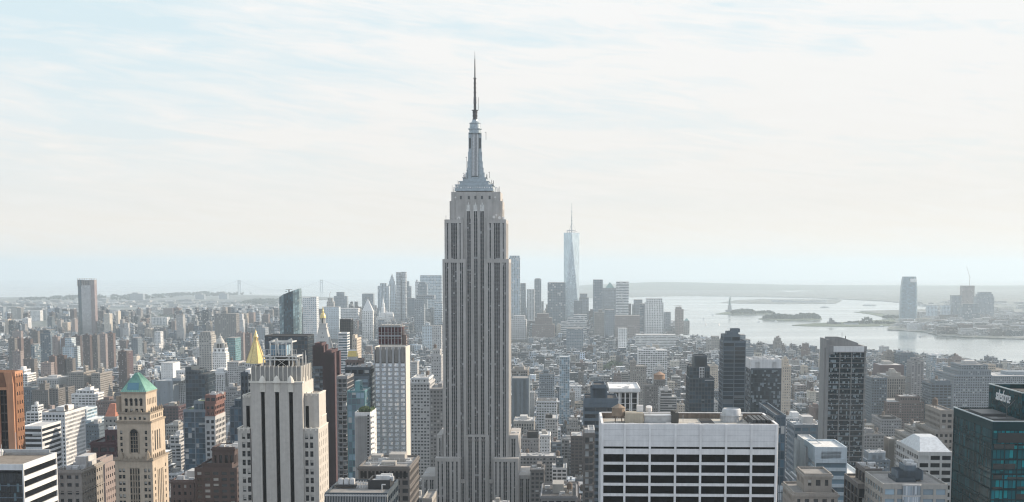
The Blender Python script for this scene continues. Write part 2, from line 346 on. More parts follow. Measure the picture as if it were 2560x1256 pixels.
def hb(name, label, cat, D, tiers, wall='limestone', gl='dark', sty='punched', ybot=1256, roof='gravel', tops='b', flat=None, rz=GRID, roofz=None, extra=None, group=None, cell=None):
    """a building put together from stacked masses, lowest first: (px0, px1, pytop, depth, back-set, [wall, glass, style])"""
    rnd = random.Random(hash((tiers[0][0], tiers[0][1], int(D))) & 0xffff)
    F = Frame(tiers[0][0], tiers[0][2], D, rz)
    root = empty(name, (F.X, F.Y, F.gz), rz, label, cat, group); gz = F.gz
    zprev = 0.0; w, g = MB(), MB(); last = None; rf = MB(); groups = {}
    for ti, t in enumerate(tiers):
        px0, px1, py, dep = t[:4]; yo = t[4] if len(t) > 4 else (0.0 if ti == 0 else 1.0)
        ww, gg, ss = (t[5:8] if len(t) > 5 else (wall, gl, sty))
        ztop = F.lz(py, 0, yo)
        x0, x1 = F.lx(px0, ztop, yo), F.lx(px1, ztop, yo)
        if ti == 0: reg(F, x0, x1, yo, yo+dep, px0, px1, py, ybot, label)
        z1 = ztop-gz; key = (ww, gg, ss); w, g = groups.setdefault(key, (MB(), MB()))
        if flat:
            bay, fl = (cell or (4.5, 4.0))
            w.box(x0, x1, yo, yo+dep, zprev, z1, nu=max(2, round((x1-x0)/bay)), nd=max(2, round(dep/bay)), nv=max(1, round((z1-zprev)/fl)), top=False)
            rf.box(x0+.5, x1-.5, yo+.5, yo+dep-.5, z1, z1+.8)
        else:
            lattice(w, g, x0, x1, yo, yo+dep, zprev, z1, ss)
            parapet(w, x0, x1, yo, yo+dep, z1)
            rf.quad([(x0+.5, yo+.5, z1-.85), (x1-.5, yo+.5, z1-.85), (x1-.5, yo+dep-.5, z1-.85), (x0+.5, yo+dep-.5, z1-.85)])
        zprev = z1-.9 if not flat else z1; last = (x0, x1, yo, yo+dep, z1)
    for (ww, gg, ss), (w, g) in groups.items():
        if flat: w.build('wall', flatm(ww, gg, *flat), root)
        else:
            w.build('wall', wallm(ww), root)
            if g.v: g.build('glazing', glm(gg), root)
    rfo = rf.build('roof', roofm(roof), root)
    x0, x1, y0, y1, z1 = last; wd, dp = x1-x0, y1-y0; zr = z1-.85 if not flat else z1+.8
    if 'b' in tops and wd > 8:
        m = MB(); bw, bd = wd*rnd.uniform(.25, .45), dp*rnd.uniform(.3, .5); bx, by = x0+rnd.uniform(.15, .5)*wd, y0+rnd.uniform(.25, .45)*dp; bh = rnd.uniform(3.5, 6)
        m.box(bx, bx+bw, by, by+bd, zr, zr+bh); m.box(bx+bw+.01, bx+bw*1.3, by+bd*.2, by+bd*.7, zr, zr+bh*.5)
        m.build('bulkhead', wallm(rnd.choice([wall, 'lightgrey', 'concrete'])), rfo)
    if 't' in tops:
        s = rnd.uniform(.75, .95); tank_mb(x0+wd*rnd.choice([.2, .8]), y0+dp*rnd.uniform(.3, .6), zr, 2.2, 4.2, s).build('water_tank', plain('tank_wood', (.15, .12, .10), .9), rfo)
    if 'c' in tops:
        m = MB()
        for k in range(rnd.randint(7, 14)):
            a, b_ = x0+rnd.uniform(.04, .88)*wd, y0+rnd.uniform(.06, .86)*dp; s = rnd.uniform(.7, 2.4)
            m.box(a, a+s*1.4, b_, b_+s, zr, zr+s*rnd.uniform(.5, 1.1))
            if D < 1150: m.build('air_unit', plain('unit_metal', (.55, .56, .57), .5), rfo); m = MB()
        for k in range(3):
            a, b_ = x0+rnd.uniform(.1, .5)*wd, y0+rnd.uniform(.1, .85)*dp; m.bar((a, b_, zr+.6), (a+wd*rnd.uniform(.15, .4), b_+rnd.uniform(-.1, .1)*dp, zr+.6), .22)
        for k in range(4): a, b_ = x0+rnd.uniform(.1, .9)*wd, y0+rnd.uniform(.1, .9)*dp; m.bar((a, b_, zr), (a, b_, zr+rnd.uniform(1, 3.4)), .1)
        m.build('roof_pipe' if D < 1150 else 'air_unit', plain('unit_metal', (.55, .56, .57), .5), rfo)
    if extra: extra(root, F, last, gz)
    return root, F, last
# ================================================================ the great stone tower with the spire
def great_tower():
    D = 1290.0; F = Frame(1188, 650, D); gz = F.gz
    root = empty('skyscraper', (F.X, F.Y, gz), GRID, 'tallest grey limestone tower with stepped crown, metal mast and needle antenna', 'skyscraper')
    st, gl, mul = stone('tower_limestone', (.43, .415, .40), .85, .2, .12), glass('tower_windows', (.012, .013, .016), (.32, .32, .33), .08, .2, (.03, .03, .033), wide=.93, spec=.25), plain('tower_mullion', (.62, .62, .63), .45, .2)
    met = plain('mast_metal', (.34, .40, .44), .35, .55); dk = plain('mast_dark', (.07, .075, .08), .5, .4)
    X = lambda px, py, yl=0.0: F.lx(px, zat(py, D+yl), yl)
    Z = lambda py, yl=0.0: zat(py, D+yl)-gz
    FLH = 3.75
    # every mass: (px0, px1, py top, py bottom, front, depth, [(strip px0, px1, columns)], top band in px, side strips)
    def mass(px0, px1, pt, pb, y0, dep, strips, band=9, side=True, name='wall', arch=False):
        w, zt, zb = MB(), Z(pt, y0), max(0.0, Z(pb, y0)) if pb < 1900 else 0.0
        xr = (pt+pb)/2 if pb < 1900 else 1100
        sc = (D+y0)/FPX
        x0, x1 = X(px0, pt, y0), X(px1, pt, y0); zs = zt-band*sc
        rec = 1.3
        S_ = [(x0+(a-px0)*(x1-x0)/(px1-px0), x0+(b-px0)*(x1-x0)/(px1-px0), n) for a, b, n in strips]
        cur = x0
        for a, b, n in S_: w.box(cur, a, y0, y0+rec, zb, zs, top=False); cur = b
        w.box(cur, x1, y0, y0+rec, zb, zs, top=False)
        w.box(x0, x1, y0, y0+rec, zs, zt, top=True)
        w.box(x0+rec, x1-rec, y0+rec, y0+dep-rec, zb, zt)                   # inner body
        w.box(x0, x1, y0+dep-rec, y0+dep, zb, zt)
        ns = max(1, int((dep-4)/8.4)) if side else 0
        for sx0, sx1 in ((x0, x0+rec), (x1-rec, x1)):                      # side walls with their own strips
            c = y0+rec
            for k in range(ns):
                a = y0+rec+(dep-2*rec)*(k+.5)/ns-1.9; b = a+3.8
                w.box(sx0, sx1, c, a, zb, zs, top=False); c = b
            w.box(sx0, sx1, c, y0+dep-rec, zb, zs, top=False); w.box(sx0, sx1, y0+rec, y0+dep-rec, zs, zt)
        w.build(name, st, root)
        nf = max(1, round((zs-zb)/FLH)); off = random.randint(0, 900)
        for a, b, n in S_:
            s = MB(); s.quad([(a, y0+rec-.35, zb), (b, y0+rec-.35, zb), (b, y0+rec-.35, zs), (a, y0+rec-.35, zs)], [(off, off), (off+n, off), (off+n, off+nf), (off, off+nf)])
            # aluminium spandrels between the floors stand a little forward of the glass
            for k in range(nf): 
                zk = zb+(zs-zb)*k/nf
                s.box(a, b, y0+rec-.36, y0+rec-.2, zk, zk+FLH*.40, mi=1)
            if arch:
                ca, ra = (a+b)/2, (b-a)/2
            off += n+3
            s.build('window_strip', [gl, plain('tower_spandrel', (.034, .033, .038), .6, .1)], root)
        m = MB()
        for a, b, n in S_:
            for i in range(0, n+1):
                c = a+(b-a)*i/n; ww = .27 if 0 < i < n else .2
                c = min(max(c, a+ww/2+.01), b-ww/2-.01)
                m.box(c-ww/2, c+ww/2, y0+.12, y0+rec-.37, zb, zs+(.8 if 0 < i < n else 0)-.8)
        if m.v: m.build('mullion', mul, root)
        for k in range(ns):
            a = y0+rec+(dep-2*rec)*(k+.5)/ns-1.9; b = a+3.8
            for xx in (x1-.5, x0+.5):
                s = MB(); s.quad([(xx, a, zb), (xx, b, zb), (xx, b, zs), (xx, a, zs)], [(0, 0), (2, 0), (2, nf), (0, nf)]); s.build('side_window_strip', gl, root)
        return x0, x1, zt
    # centre of the shaft and its crown
    C3 = [(1167, 1177, 2), (1184, 1194, 2), (1200, 1210, 2)]
    mass(1128, 1251, 480, 2000, 6.0, 40, C3, band=44, side=False, name='shaft_core')
    mass(1124, 1256, 503, 560, 7.5, 37, [(1129, 1133, 1), (1147, 1156, 2), (1220, 1228, 2), (1242, 1246, 1)], band=19, name='crown_shoulder')
    # the wings of the shaft, stepping out
    UP = [(1116.5, 1121, 1), (1127, 1143, 3), (1148, 1152, 1)]
    RU = [(1223, 1228, 1), (1234, 1250, 3), (1256, 1260, 1)]
    mass(1111, 1157, 549, 655, 1.5, 47, UP, name='shaft_wing'); mass(1217, 1265, 549, 655, 1.5, 47, RU, name='shaft_wing')
    LW = [(1112, 1121, 2), (1127, 1142, 3), (1149, 1158, 2)]
    RW = [(1219, 1228, 2), (1235, 1250, 3), (1256, 1265, 2)]
    mass(1106, 1164, 648, 2000, 0.0, 50, LW, name='shaft_wing'); mass(1211, 1272, 648, 2000, 0.0, 50, RW, name='shaft_wing')
    # lower masses
    w1 = [(1093, 1098, 1), (1103, 1108, 1), (1114, 1124, 2), (1129, 1134, 1), (1139.5, 1144.5, 1)]
    w2 = [(1237.5, 1242, 1), (1247.5, 1252.5, 1), (1258, 1268, 2), (1274, 1279, 1), (1284, 1288.5, 1)]
    mass(1088, 1151, 1146, 2000, -9.0, 50, w1, name='lower_wing'); mass(1234, 1297, 1146, 2000, -9.0, 50, w2, name='lower_wing')
    mass(1092, 1106, 1088, 2000, 1.0, 60, [(1097, 1104, 2)], name='side_wing'); mass(1273, 1296, 1088, 2000, 1.0, 60, [(1278, 1289, 2)], name='side_wing')
    CB = [(1170, 1180, 2), (1186.5, 1197, 2), (1203, 1213, 2)]
    mass(1163, 1222, 1089, 2000, -1.6, 12, CB, band=4, side=False, name='centre_bay')
    mass(1151.5, 1162.5, 1200, 2000, -4.0, 8, [(1153, 1161, 2)], side=False, name='lower_bay') ; mass(1222.5, 1233.5, 1200, 2000, -4.0, 8, [(1223.5, 1231.5, 2)], side=False, name='lower_bay')
    mass(1054, 1088, 1192, 2000, -6, 60, [(1060, 1069, 2), (1074, 1084, 2)], name='base_wing'); mass(1297, 1331, 1188, 2000, -6, 60, [(1300, 1309, 2), (1314, 1324, 2)], name='base_wing')
    # fan-shaped metal caps over the three crown strips
    for cx in (1171.5, 1189, 1205.5):
        m = MB(); c = X(cx, 520, 6); z = Z(521, 6)
        for dx, h in ((-1.2, 2.6), (0, 4.6), (1.2, 2.6)): m.box(c+dx-.5, c+dx+.5, 6-.45, 6-.02, z-1.2, z+h); m.bar((c+dx, 5.75, z+h), (c+dx, 5.75, z+h+1.0), .45, 4, r2=.05)
        m.box(c-2.2, c+2.2, 5.6, 5.98, z-2.6, z-1.2)
        m.build('strip_cap', plain('cap_metal', (.62, .62, .60), .35, .5), root)
    # arched heads over the low centre strips
    for cx in (1175, 1191.7, 1208):
        m = MB(); c = X(cx, 1096, -1.6); z = Z(1104, -1.6); r = 1.95
        pts = [(c+r*cos(a*pi/8), -2.0, z+r*1.3*sin(a*pi/8)) for a in range(9)]
        m.quad(pts[::-1]); m.quad([(p[0], -1.62, p[2]) for p in pts])
        m.build('arch_head', plain('arch_stone', (.16, .15, .15), .8), root)
    # small square openings near the top of the crown
    for cx in (1152, 1172, 1188.5, 1205, 1224):
        m = MB(); c = X(cx, 494, 6); z = Z(497.5, 6); m.box(c-.9, c+.9, 5.94, 6.4, z-.4, z+2.6); m.build('window', dk, root)
    # vertical ribs of the crown
    m = MB()
    for cx in (1137, 1159, 1176, 1193.5, 1211, 1233): 
        c = X(cx, 500, 6); m.box(c-.35, c+.35, 5.5, 5.99, Z(547, 6), Z(481, 6))
    m.build('crown_rib', st, root)
    # metal upper works: tiers, then the winged mast
    cy_ = 26.0; Zc = lambda py: zat(py, D+cy_)-gz; Xc = lambda px, py: F.lx(px, zat(py, D+cy_), cy_)
    cx = Xc(1188, 450); s = (D+cy_)/FPX
    m = MB()
    for hw, a, b in ((47, 480, 474), (45, 470, 466), (47, 466, 464), (35, 464, 457), (37, 457, 455), (28.5, 455, 447), (30, 447, 445.5)):
        h = hw*s; hd = min(h, 17)
        m.box(cx-h, cx+h, cy_-hd, cy_+hd, Zc(a), Zc(b)-.01)
    m.build('mast_base', met, root)
    m = MB(); h = 46*s; m.box(cx-h, cx+h, cy_-16.6, cy_+16.6, Zc(474), Zc(470), nu=16, nd=14, nv=1, top=False); m.build('observation_gallery', glass('gallery_glass', (.5, .55, .58), (.8, .8, .8), .4, .2, (.2, .25, .28), wide=.8), root)
    m = MB()
    m.lathe(cx, cy_, [(10.5*s, Zc(446)), (10.5*s, Zc(330))], 20)
    m.build('mast_shaft', met, root)
    for a in range(4):                      # the four stepped wings of the mast
        m = MB(); c, sn_ = cos(a*pi/2), sin(a*pi/2)
        for r0, r1, t, pa, pb in ((10, 23.5, 4.5, 446, 432), (10, 21, 4.2, 432, 420), (10, 19, 4, 420, 404), (10, 17.3, 3.6, 404, 380), (10, 16, 3.2, 380, 334)):
            r0, r1, t = r0*s, r1*s, t*s
            P = [(r0, -t), (r1, -t), (r1, t), (r0, t)]
            m.prism([(cx+x*c-y*sn_, cy_+x*sn_+y*c) for x, y in P], Zc(pa), Zc(pb)-.01)
        if a != 3: m.build('mast_wing', met, root)
    m = MB()                                # the glazed front rib
    for dx in (-6.5, -3.2, 0, 3.2, 6.5): m.box(cx+(dx-.8)*s, cx+(dx+.8)*s, cy_-12.4*s, cy_-9*s, Zc(441), Zc(336))
    m.build('mast_fin', plain('fin_metal', (.62, .64, .66), .35, .4), root)
    m = MB(); m.box(cx-7.6*s, cx+7.6*s, cy_-11.2*s, cy_-10*s, Zc(443), Zc(336)); m.build('mast_window', dk, root)
    m = MB()
    for px_ in (-12.5, 12.5): m.box(cx+(px_-2.0)*s, cx+(px_+2.0)*s, cy_-4*s, cy_-3.6*s, Zc(372), Zc(346))
    m.build('mast_louvre', dk, root)
    m = MB()
    m.lathe(cx, cy_, [(16*s, Zc(335)), (16.5*s, Zc(334)), (16.5*s, Zc(332)), (14.5*s, Zc(331.5)), (14.5*s, Zc(325)), (17*s, Zc(324)), (17*s, Zc(322)), (13.5*s, Zc(321)), (13*s, Zc(311)), (14*s, Zc(310)), (14*s, Zc(308)), (9.5*s, Zc(306.5)), (7.2*s, Zc(303)), (6.5*s, Zc(300))], 24)
    m.build('mast_dome', met, root, smooth=False)
    m = MB()
    for k in range(7):
        z0_ = 300-k*3.4; m.lathe(cx, cy_, [(5.4*s, Zc(z0_)), (6.8*s, Zc(z0_-1.1)), (5.4*s, Zc(z0_-2.2))], 10)
    m.lathe(cx, cy_, [(5*s, Zc(300)), (5*s, Zc(277))], 10); m.lathe(cx, cy_, [(8.2*s, Zc(277)), (8.2*s, Zc(275.5)), (3.6*s, Zc(275.4))], 12)
    m.bar((cx+8*s, cy_, Zc(276)), (cx+8*s, cy_, Zc(244)), .28)
    for k in range(4):                      # lattice mast
        a = pi/4+k*pi/2
        m.bar((cx+3.2*s*cos(a), cy_+3.2*s*sin(a), Zc(275.5)), (cx+2.2*s*cos(a), cy_+2.2*s*sin(a), Zc(196)), .32)
        for j in range(13):
            z0_, z1_ = 275-j*6, 269-j*6; q = 3.0-j*.06; b = a+pi/2
            m.bar((cx+q*s*cos(a), cy_+q*s*sin(a), Zc(z0_)), (cx+q*s*cos(b), cy_+q*s*sin(b), Zc(z1_)), .18)
            if j % 2: m.bar((cx+q*s*cos(a), cy_+q*s*sin(a), Zc(z0_)), (cx+4.6*s*cos(a), cy_+4.6*s*sin(a), Zc(z0_-1)), .25)
    m.bar((cx, cy_, Zc(276)), (cx, cy_, Zc(196)), .75, 6, r2=.5)
    m.lathe(cx, cy_, [(2.6*s, Zc(263)), (3.6*s, Zc(260)), (3.6*s, Zc(247)), (2.4*s, Zc(243))], 8)
    m.lathe(cx, cy_, [(4.2*s, Zc(197)), (4.2*s, Zc(195.5)), (1.8*s, Zc(195.3)), (1.5*s, Zc(170)), (1.1*s, Zc(148))], 8); m.bar((cx, cy_, Zc(148)), (cx, cy_, Zc(127)), .32, 6, r2=.06)
    m.build('antenna', plain('antenna_steel', (.10, .10, .11), .5, .3), root)
    # dishes and whips on the ledges
    rr = random.Random(3)
    for px_, py_, yl, r in ((1147, 546, 4, 1.5), (1235, 543, 4, 1.3), (1241, 538, 4, .9), (1249, 545, 4, 1.4), (1258, 546, 5, 1.2), (1139, 494, 5.4, .8), (1238, 494, 5.4, .9), (1162, 440, 8, 1.3), (1144, 466, 6, .8), (1138, 470, 10, .8), (1240, 470, 10, .7)):
        m = MB(); x, z = X(px_, py_, yl), Z(py_, yl)
        m.bar((x, yl, z), (x, yl-.7, z), r*.5, 12, r2=r); m.bar((x, yl, z-2.4), (x, yl, z), .15); m.build('dish', plain('dish_white', (.72, .70, .68), .6), root)
    m = MB()
    for k in range(46):
        side = rr.choice((-1, 1)); lv = rr.choice(((549, 24, 78, 2.5), (480, 50, 62, 10), (466, 36, 47, 12), (447, 24, 30, 14)))
        px_ = 1188+side*rr.uniform(lv[1], lv[2]); x, z = X(px_, lv[0], lv[3]), Z(lv[0], lv[3]); h = rr.uniform(1.5, 6)
        if lv[0] == 549: 
            if abs(px_-1188) < 64: h *= .35
        m = MB(); m.bar((x, lv[3], z-.3), (x, lv[3], z+h), rr.uniform(.1, .2)); m.build('whip_antenna', dk, root)
    for px_, a, b in ((1167, 420, 392), (1169, 446, 425), (1224, 446, 430), (1160, 446, 432), (1215, 350, 330), (1257, 545, 498), (1252, 540, 490)):
        x = X(px_, a, 14); m = MB(); m.bar((x, 14, Z(a, 14)), (x, 14, Z(b, 14)), .22)
        if px_ < 1240: m.bar((x, 14, Z(b+2, 14)), (x-1.2, 14, Z(b+2, 14)), .15)
        m.build('whip_antenna', dk, root)
    for a, b, y0 in ((1274, 1295, 1086), (1299, 1329, 1186), (1056, 1086, 1190)):
        m = MB(); x0, x1 = X(a, y0, 4), X(b, y0, 4); z = Z(y0+3, 4); m.box(x0, x1, 4, 28, z, z+.25); m.build('roof_garden' if a > 1200 else 'roof', roofm('green'), root)
        m = MB(); m.box(x0+1, x0+5, 16, 20, z+.25, z+2.2); m.box(x0+6, x0+8, 18, 21, z+.25, z+1.6); m.build('roof_hatch', wallm('pale'), root)
    REG.append((F.X, D+25, 38, 40, 1055, 1331, 478, 1256, D-10, 'tallest tower'))
great_tower()
# ================================================================ foreground towers
def windows_grid(root, rects, y, frame='window_frame', deep=.5, face=-1, seed=1, sash=True, matg=None, blind=.35, sides=None):
    """each window a part of its own: a dark pane set back in the wall with a light blind part-way down"""
    r = random.Random(seed)
    pane = matg or plain('pane_dark', (.008, .010, .013), .15, 0, .2); bl = plain('blind_cream', (.50, .49, .46), .8); fm = plain('sash_metal', (.10, .10, .10), .5)
    for (a, b, z0, z1) in rects:
        m = MB(); P = lambda x, z, d: (x, y+d, z)
        m.quad([P(a, z0, 0), P(b, z0, 0), P(b, z1, 0), P(a, z1, 0)], mi=0)
        if sash:
            zm = (z0+z1)/2; t = .07
            m.quad([P(a, zm-t, -.03), P(b, zm-t, -.03), P(b, zm+t, -.03), P(a, zm+t, -.03)], mi=2)
        if r.random() < blind:
            f = r.uniform(.3, .8); m.quad([P(a+.08, z1-(z1-z0)*f, -.015), P(b-.08, z1-(z1-z0)*f, -.015), P(b-.08, z1-.05, -.015), P(a+.08, z1-.05, -.015)], mi=1)
        m.build('window', [pane, bl, fm], root)
def windows_side(root, rects, x, seed=1, blind=.3):
    r = random.Random(seed); pane = plain('pane_dark', (.008, .010, .013), .15, 0, .2); bl = plain('blind_cream', (.50, .49, .46), .8)
    for (a, b, z0, z1) in rects:
        m = MB(); m.quad([(x, a, z0), (x, b, z0), (x, b, z1), (x, a, z1)])
        if r.random() < blind: f = r.uniform(.3, .7); m.quad([(x+.015, a+.05, z1-(z1-z0)*f), (x+.015, b-.05, z1-(z1-z0)*f), (x+.015, b-.05, z1-.05), (x+.015, a+.05, z1-.05)], mi=1)
        m.build('window', [pane, bl], root)
def holed(w, x0, x1, y0, z0, z1, holes, t=.5):
    """front wall, thickness t, pierced by rectangular holes (same-size columns allowed): cut into strips by x then z"""
    xs = sorted({x0, x1, *[h[0] for h in holes], *[h[1] for h in holes]})
    for a, b in zip(xs, xs[1:]):
        if b-a < 1e-4: continue
        m = (a+b)/2; hs = sorted([(h[2], h[3]) for h in holes if h[0]-1e-4 < m < h[1]+1e-4]); c = z0
        for p, q in hs:
            if p > c: w.box(a, b, y0, y0+t, c, p)
            c = max(c, q)
        if c < z1: w.box(a, b, y0, y0+t, c, z1)
def holed_side(w, x, y0, y1, z0, z1, holes, t=.5):
    ys = sorted({y0, y1, *[h[0] for h in holes], *[h[1] for h in holes]})
    for a, b in zip(ys, ys[1:]):
        if b-a < 1e-4: continue
        m = (a+b)/2; hs = sorted([(h[2], h[3]) for h in holes if h[0]-1e-4 < m < h[1]+1e-4]); c = z0
        for p, q in hs:
            if p > c: w.box(x-t, x, a, b, c, p)
            c = max(c, q)
        if c < z1: w.box(x-t, x, a, b, c, z1)

def stripe_tower():
    """grey brick art deco tower with three black window stripes"""
    D = 600.0; F = Frame(627, 985, D); gz = F.gz
    root = empty('art_deco_tower', (F.X, F.Y, gz), GRID, 'pale grey brick tower with three black vertical stripes and white rooftop frame', 'tower')
    X = lambda px, py=985, yl=0.0: F.lx(px, zat(py, D+yl), yl)
    Z = lambda py, yl=0.0: zat(py, D+yl)-gz
    st = stone('stripe_tower_brick', (.50, .475, .44), .9, .16, .5); cap = stone('stripe_tower_cap', (.66, .63, .57), .85, .1, .6)
    blk = plain('stripe_black', (.003, .003, .004), .5, 0, .05)
    x0, x1 = X(626), X(756); zt = Z(958); zb = 0
    w = MB(); cur = x0; t = 1.2; strip = []
    for a, b in ((652, 661.5), (687.5, 697.5), (722, 732)):
        a, b = X(a), X(b); strip.append((a, b)); w.box(cur, a, 0, t, zb, zt); cur = b
    w.box(cur, x1, 0, t, zb, zt)
    for a, b in strip: w.box(a, b, 0, t, Z(981), zt)
    # the same masonry round the right side and back
    dep = 25.0
    side_holes = []
    for k in range(16):
        zz = Z(985)-6-k*7.2
        for c in (8.0, 14.5): side_holes.append((c, c+1.2, zz-4.2, zz))
    holed_side(w, x1, t, dep, zb, zt, side_holes, .8); windows_side(root, side_holes, x1-.5, 3)
    w.box(x0, x0+.8, t, dep, zb, zt); w.box(x0, x1, dep, dep+.8, zb, zt); w.box(x0+.8, x1-.8, t+.6, dep, zb, zt-.1)
    w.build('wall', st, root)
    for a, b in strip:
        m = MB(); m.quad([(a, t-.1, zb), (b, t-.1, zb), (b, t-.1, Z(981)), (a, t-.1, Z(981))], [(0, 0), (1, 0), (1, 40), (0, 40)])
        for k in range(50):
            z = zb+k*3.6
            if z < Z(990): m.box(a, b, t-.2, t-.11, z, z+.25)
        m.build('window_stripe', blk, root)
        m = MB(); c = (a+b)/2; hw = (b-a)/2+.35        # carved finial over each stripe
        m.box(c-hw, c+hw, -.45, -.01, Z(980), Z(957)); m.bar((c, -.25, Z(957)), (c, -.25, Z(944)), hw*1.5, 8, r2=hw*.75)
        m.bar((c, -.25, Z(944)), (c, -.25, Z(939)), hw*.75, 8, r2=.1); m.box(c-hw*.5, c+hw*.5, -.75, -.46, Z(972), Z(952)); m.build('finial', cap, root)
        m = MB(); m.bar((c, .4, Z(982)), (c, .4, Z(978)), (b-a)*.62, 4, r2=.05); m.build('stripe_head', blk, root)
    # coping and crown
    w = MB(); w.box(x0-.3, x1+.3, -.3, 2.2, zt, zt+.7); w.build('coping', cap, root)
    cx0, cx1 = X(629, 940, 2.5), X(771, 940, 2.5)-3.0; zc = Z(916, 2.5)
    w = MB(); w.box(cx0, cx1, 2.5, dep, zt-.5, zc-1.2)
    w.box(cx0, cx1, 2.5, 3.1, zc-1.2, zc); w.box(cx0, cx1, dep-.6, dep, zc-1.2, zc); w.box(cx0, cx0+.6, 3.1, dep-.6, zc-1.2, zc); w.box(cx1-.6, cx1, 3.1, dep-.6, zc-1.2, zc)
    n = 11
    for i in range(n):                       # fluted crown: broad dark panels between light ribs
        a = cx0+(cx1-cx0)*(i+.1)/n; b = cx0+(cx1-cx0)*(i+.9)/n
        w.box(a, b, 2.2, 2.49, zt-.3, zc-1.4)
    w.build('crown', stone('crown_brick', (.27, .265, .255), .9, .15, .5), root)
    m = MB()
    for i in range(n+1):
        c = cx0+(cx1-cx0)*i/n; m.box(c-.17, c+.17, 1.95, 2.48, zt-.2, zc+.3)
    for i in range(6):
        c = 4+(dep-6)*i/5; m.box(cx1+.01, cx1+.4, c-.35, c+.35, zt-.2, zc+.2)
    m.build('crown_rib', cap, root)
    m = MB(); m.box(cx1+.01, cx1+.3, 6, 8.4, Z(1000), zc-5); m.box(cx1+.01, cx1+.3, 14, 16.4, Z(1000), zc-5); m.build('crown_panel', cap, root)
    # rooftop steel frame and glazed tank room
    wh = plain('white_steel', (.62, .62, .60), .5); zr = zc-1.2
    fx0, fx1 = X(667, 885, 8), X(734, 885, 8); z1, z2, z3 = Z(893, 8), Z(877, 8), Z(857, 8)
    m = MB()
    for x in (fx0+1.5, fx0+3.2, fx1-2.0, fx1-.5):
        m.box(x-.25, x+.25, 8, 8.5, zr, z1); m.box(x-.25, x+.25, 19, 19.5, zr, z1)
    for z in (z1, zr+3.4): m.box(fx0-1.5, fx1+1.5, 7.4, 8.6, z, z+.5); m.box(fx0-1.5, fx1+1.5, 19, 20, z, z+.5)
    m.box(fx0-1.5, fx0-.5, 8.6, 19, z1, z1+.45); m.box(fx1+.5, fx1+1.5, 8.6, 19, z1, z1+.45)
    for x in (fx0-1.4, fx1+1.4):
        for y in (7.5, 13, 19.5): m.bar((x, y, zr), (x, y, z1), .2)
    m.bar((fx0+3, 8.2, zr), (fx1-2, 8.2, z1), .12); m.bar((fx1-2, 8.2, zr), (fx0+3, 8.2, z1), .12)
    for i in range(14):
        x = fx0-1.4+(fx1-fx0+2.8)*i/13; m.bar((x, 7.45, z1+.5), (x, 7.45, z2+.4), .09)
    m.bar((fx0-1.4, 7.45, z2+.4), (fx1+1.4, 7.45, z2+.4), .12); m.bar((fx0-1.4, 7.45, (z1+z2)/2+.4), (fx1+1.4, 7.45, (z1+z2)/2+.4), .08)
    m.build('roof_frame', wh, root)
    m = MB(); gx0, gx1 = X(675, 870, 9), X(716, 870, 9)
    m.box(gx0, gx1, 9, 18, z1+.5, z3-.8, nu=6, nd=5, nv=1, top=True); m.build('tank_room', glass('tank_glass', (.16, .26, .34), (.3, .4, .46), .2, .15, (.08, .1, .12), wide=.95), root)
    m = MB()
    for x in (gx0+.2, gx0+2.6, gx1, gx1+2.3): m.box(x-.22, x+.22, 8.3, 8.8, z1, z3)
    m.box(gx0-.3, gx1+2.6, 8.2, 8.9, z3, z3+.5); m.box(gx0-.3, gx1+2.6, 18.1, 18.6, z3, z3+.5); m.box(gx1+2.1, gx1+2.6, 8.9, 18.1, z3, z3+.5); m.box(gx0-.3, gx0+.2, 8.9, 18.1, z3, z3+.5)
    m.bar((gx0+.3, 8.4, z3+.5), (gx0+3.2, 8.4, z3+1.7), .3); m.bar((gx0+3.2, 8.4, z3+1.7), (gx0+3.9, 8.4, z3-5), .42); m.bar((gx1-2.2, 8.4, z3-.6), (gx1+2.4, 8.4, z3+1.6), .4); m.bar((gx1+2.4, 8.4, z3+1.6), (gx1+2.4, 8.4, z1), .35)
    m.build('gantry', wh, root)
    m = MB(); m.box(fx0+2, fx1-1.5, 10, 18, zr, z1-.2); m.build('machine_room', plain('machine_dark', (.01, .01, .01), .8, 0, .05), root)
    m = MB()
    for x, y, h in ((fx1+3.2, 12, 6.5), (fx1+3.8, 16, 5), (fx0-3, 14, 3), (fx1+4.8, 9, 7.5)): m.bar((x, y, zr), (x, y, zr+h), .14)
    m.build('roof_mast', wh, root)
    # stepped side blocks: right then left
    def block(pa, pb, py, y0, dp, cols, wy0, band=True, holeside=True, nm='side_block'):
        z = Z(py, y0); a, b = X(pa, py, y0), X(pb, py, y0); w = MB(); holes = []
        for (ca, cb) in cols:
            ca, cb = a+(ca-pa)/(pb-pa)*(b-a), a+(cb-pa)/(pb-pa)*(b-a)
            for k in range(22):
                zt_ = Z(wy0+k*22, y0); zb_ = Z(wy0+k*22+14, y0)
                if zb_ > 2: holes.append((ca, cb, zb_, zt_))
        holed(w, a, b, y0, 0, z, holes, .6)
        sh = []
        if holeside:
            nn = max(1, int(dp/4.4))
            for k in range(26):
                zt_ = Z(wy0+k*22, y0)
                for q in range(nn):
                    c = y0+2.0+q*4.4
                    if c+1.4 < y0+dp-.8 and zt_ > 6: sh.append((c, c+1.3, zt_-2.4, zt_))
        holed_side(w, b, y0+.6, y0+dp, 0, z, sh, .6)
        w.box(a, a+.6, y0+.6, y0+dp, 0, z); w.box(a+.6, b-.6, y0+dp-.6, y0+dp, 0, z); w.box(a+.6, b-.6, y0+.9, y0+dp-.6, 0, z-.6)
        w.build(nm, st, root)
        windows_grid(root, [h for h in holes if h[3] > 60], y0+.4, seed=int(pa)); 
        if sh: windows_side(root, [h for h in sh if h[2] > 70][:60], b-.4, seed=int(pb))
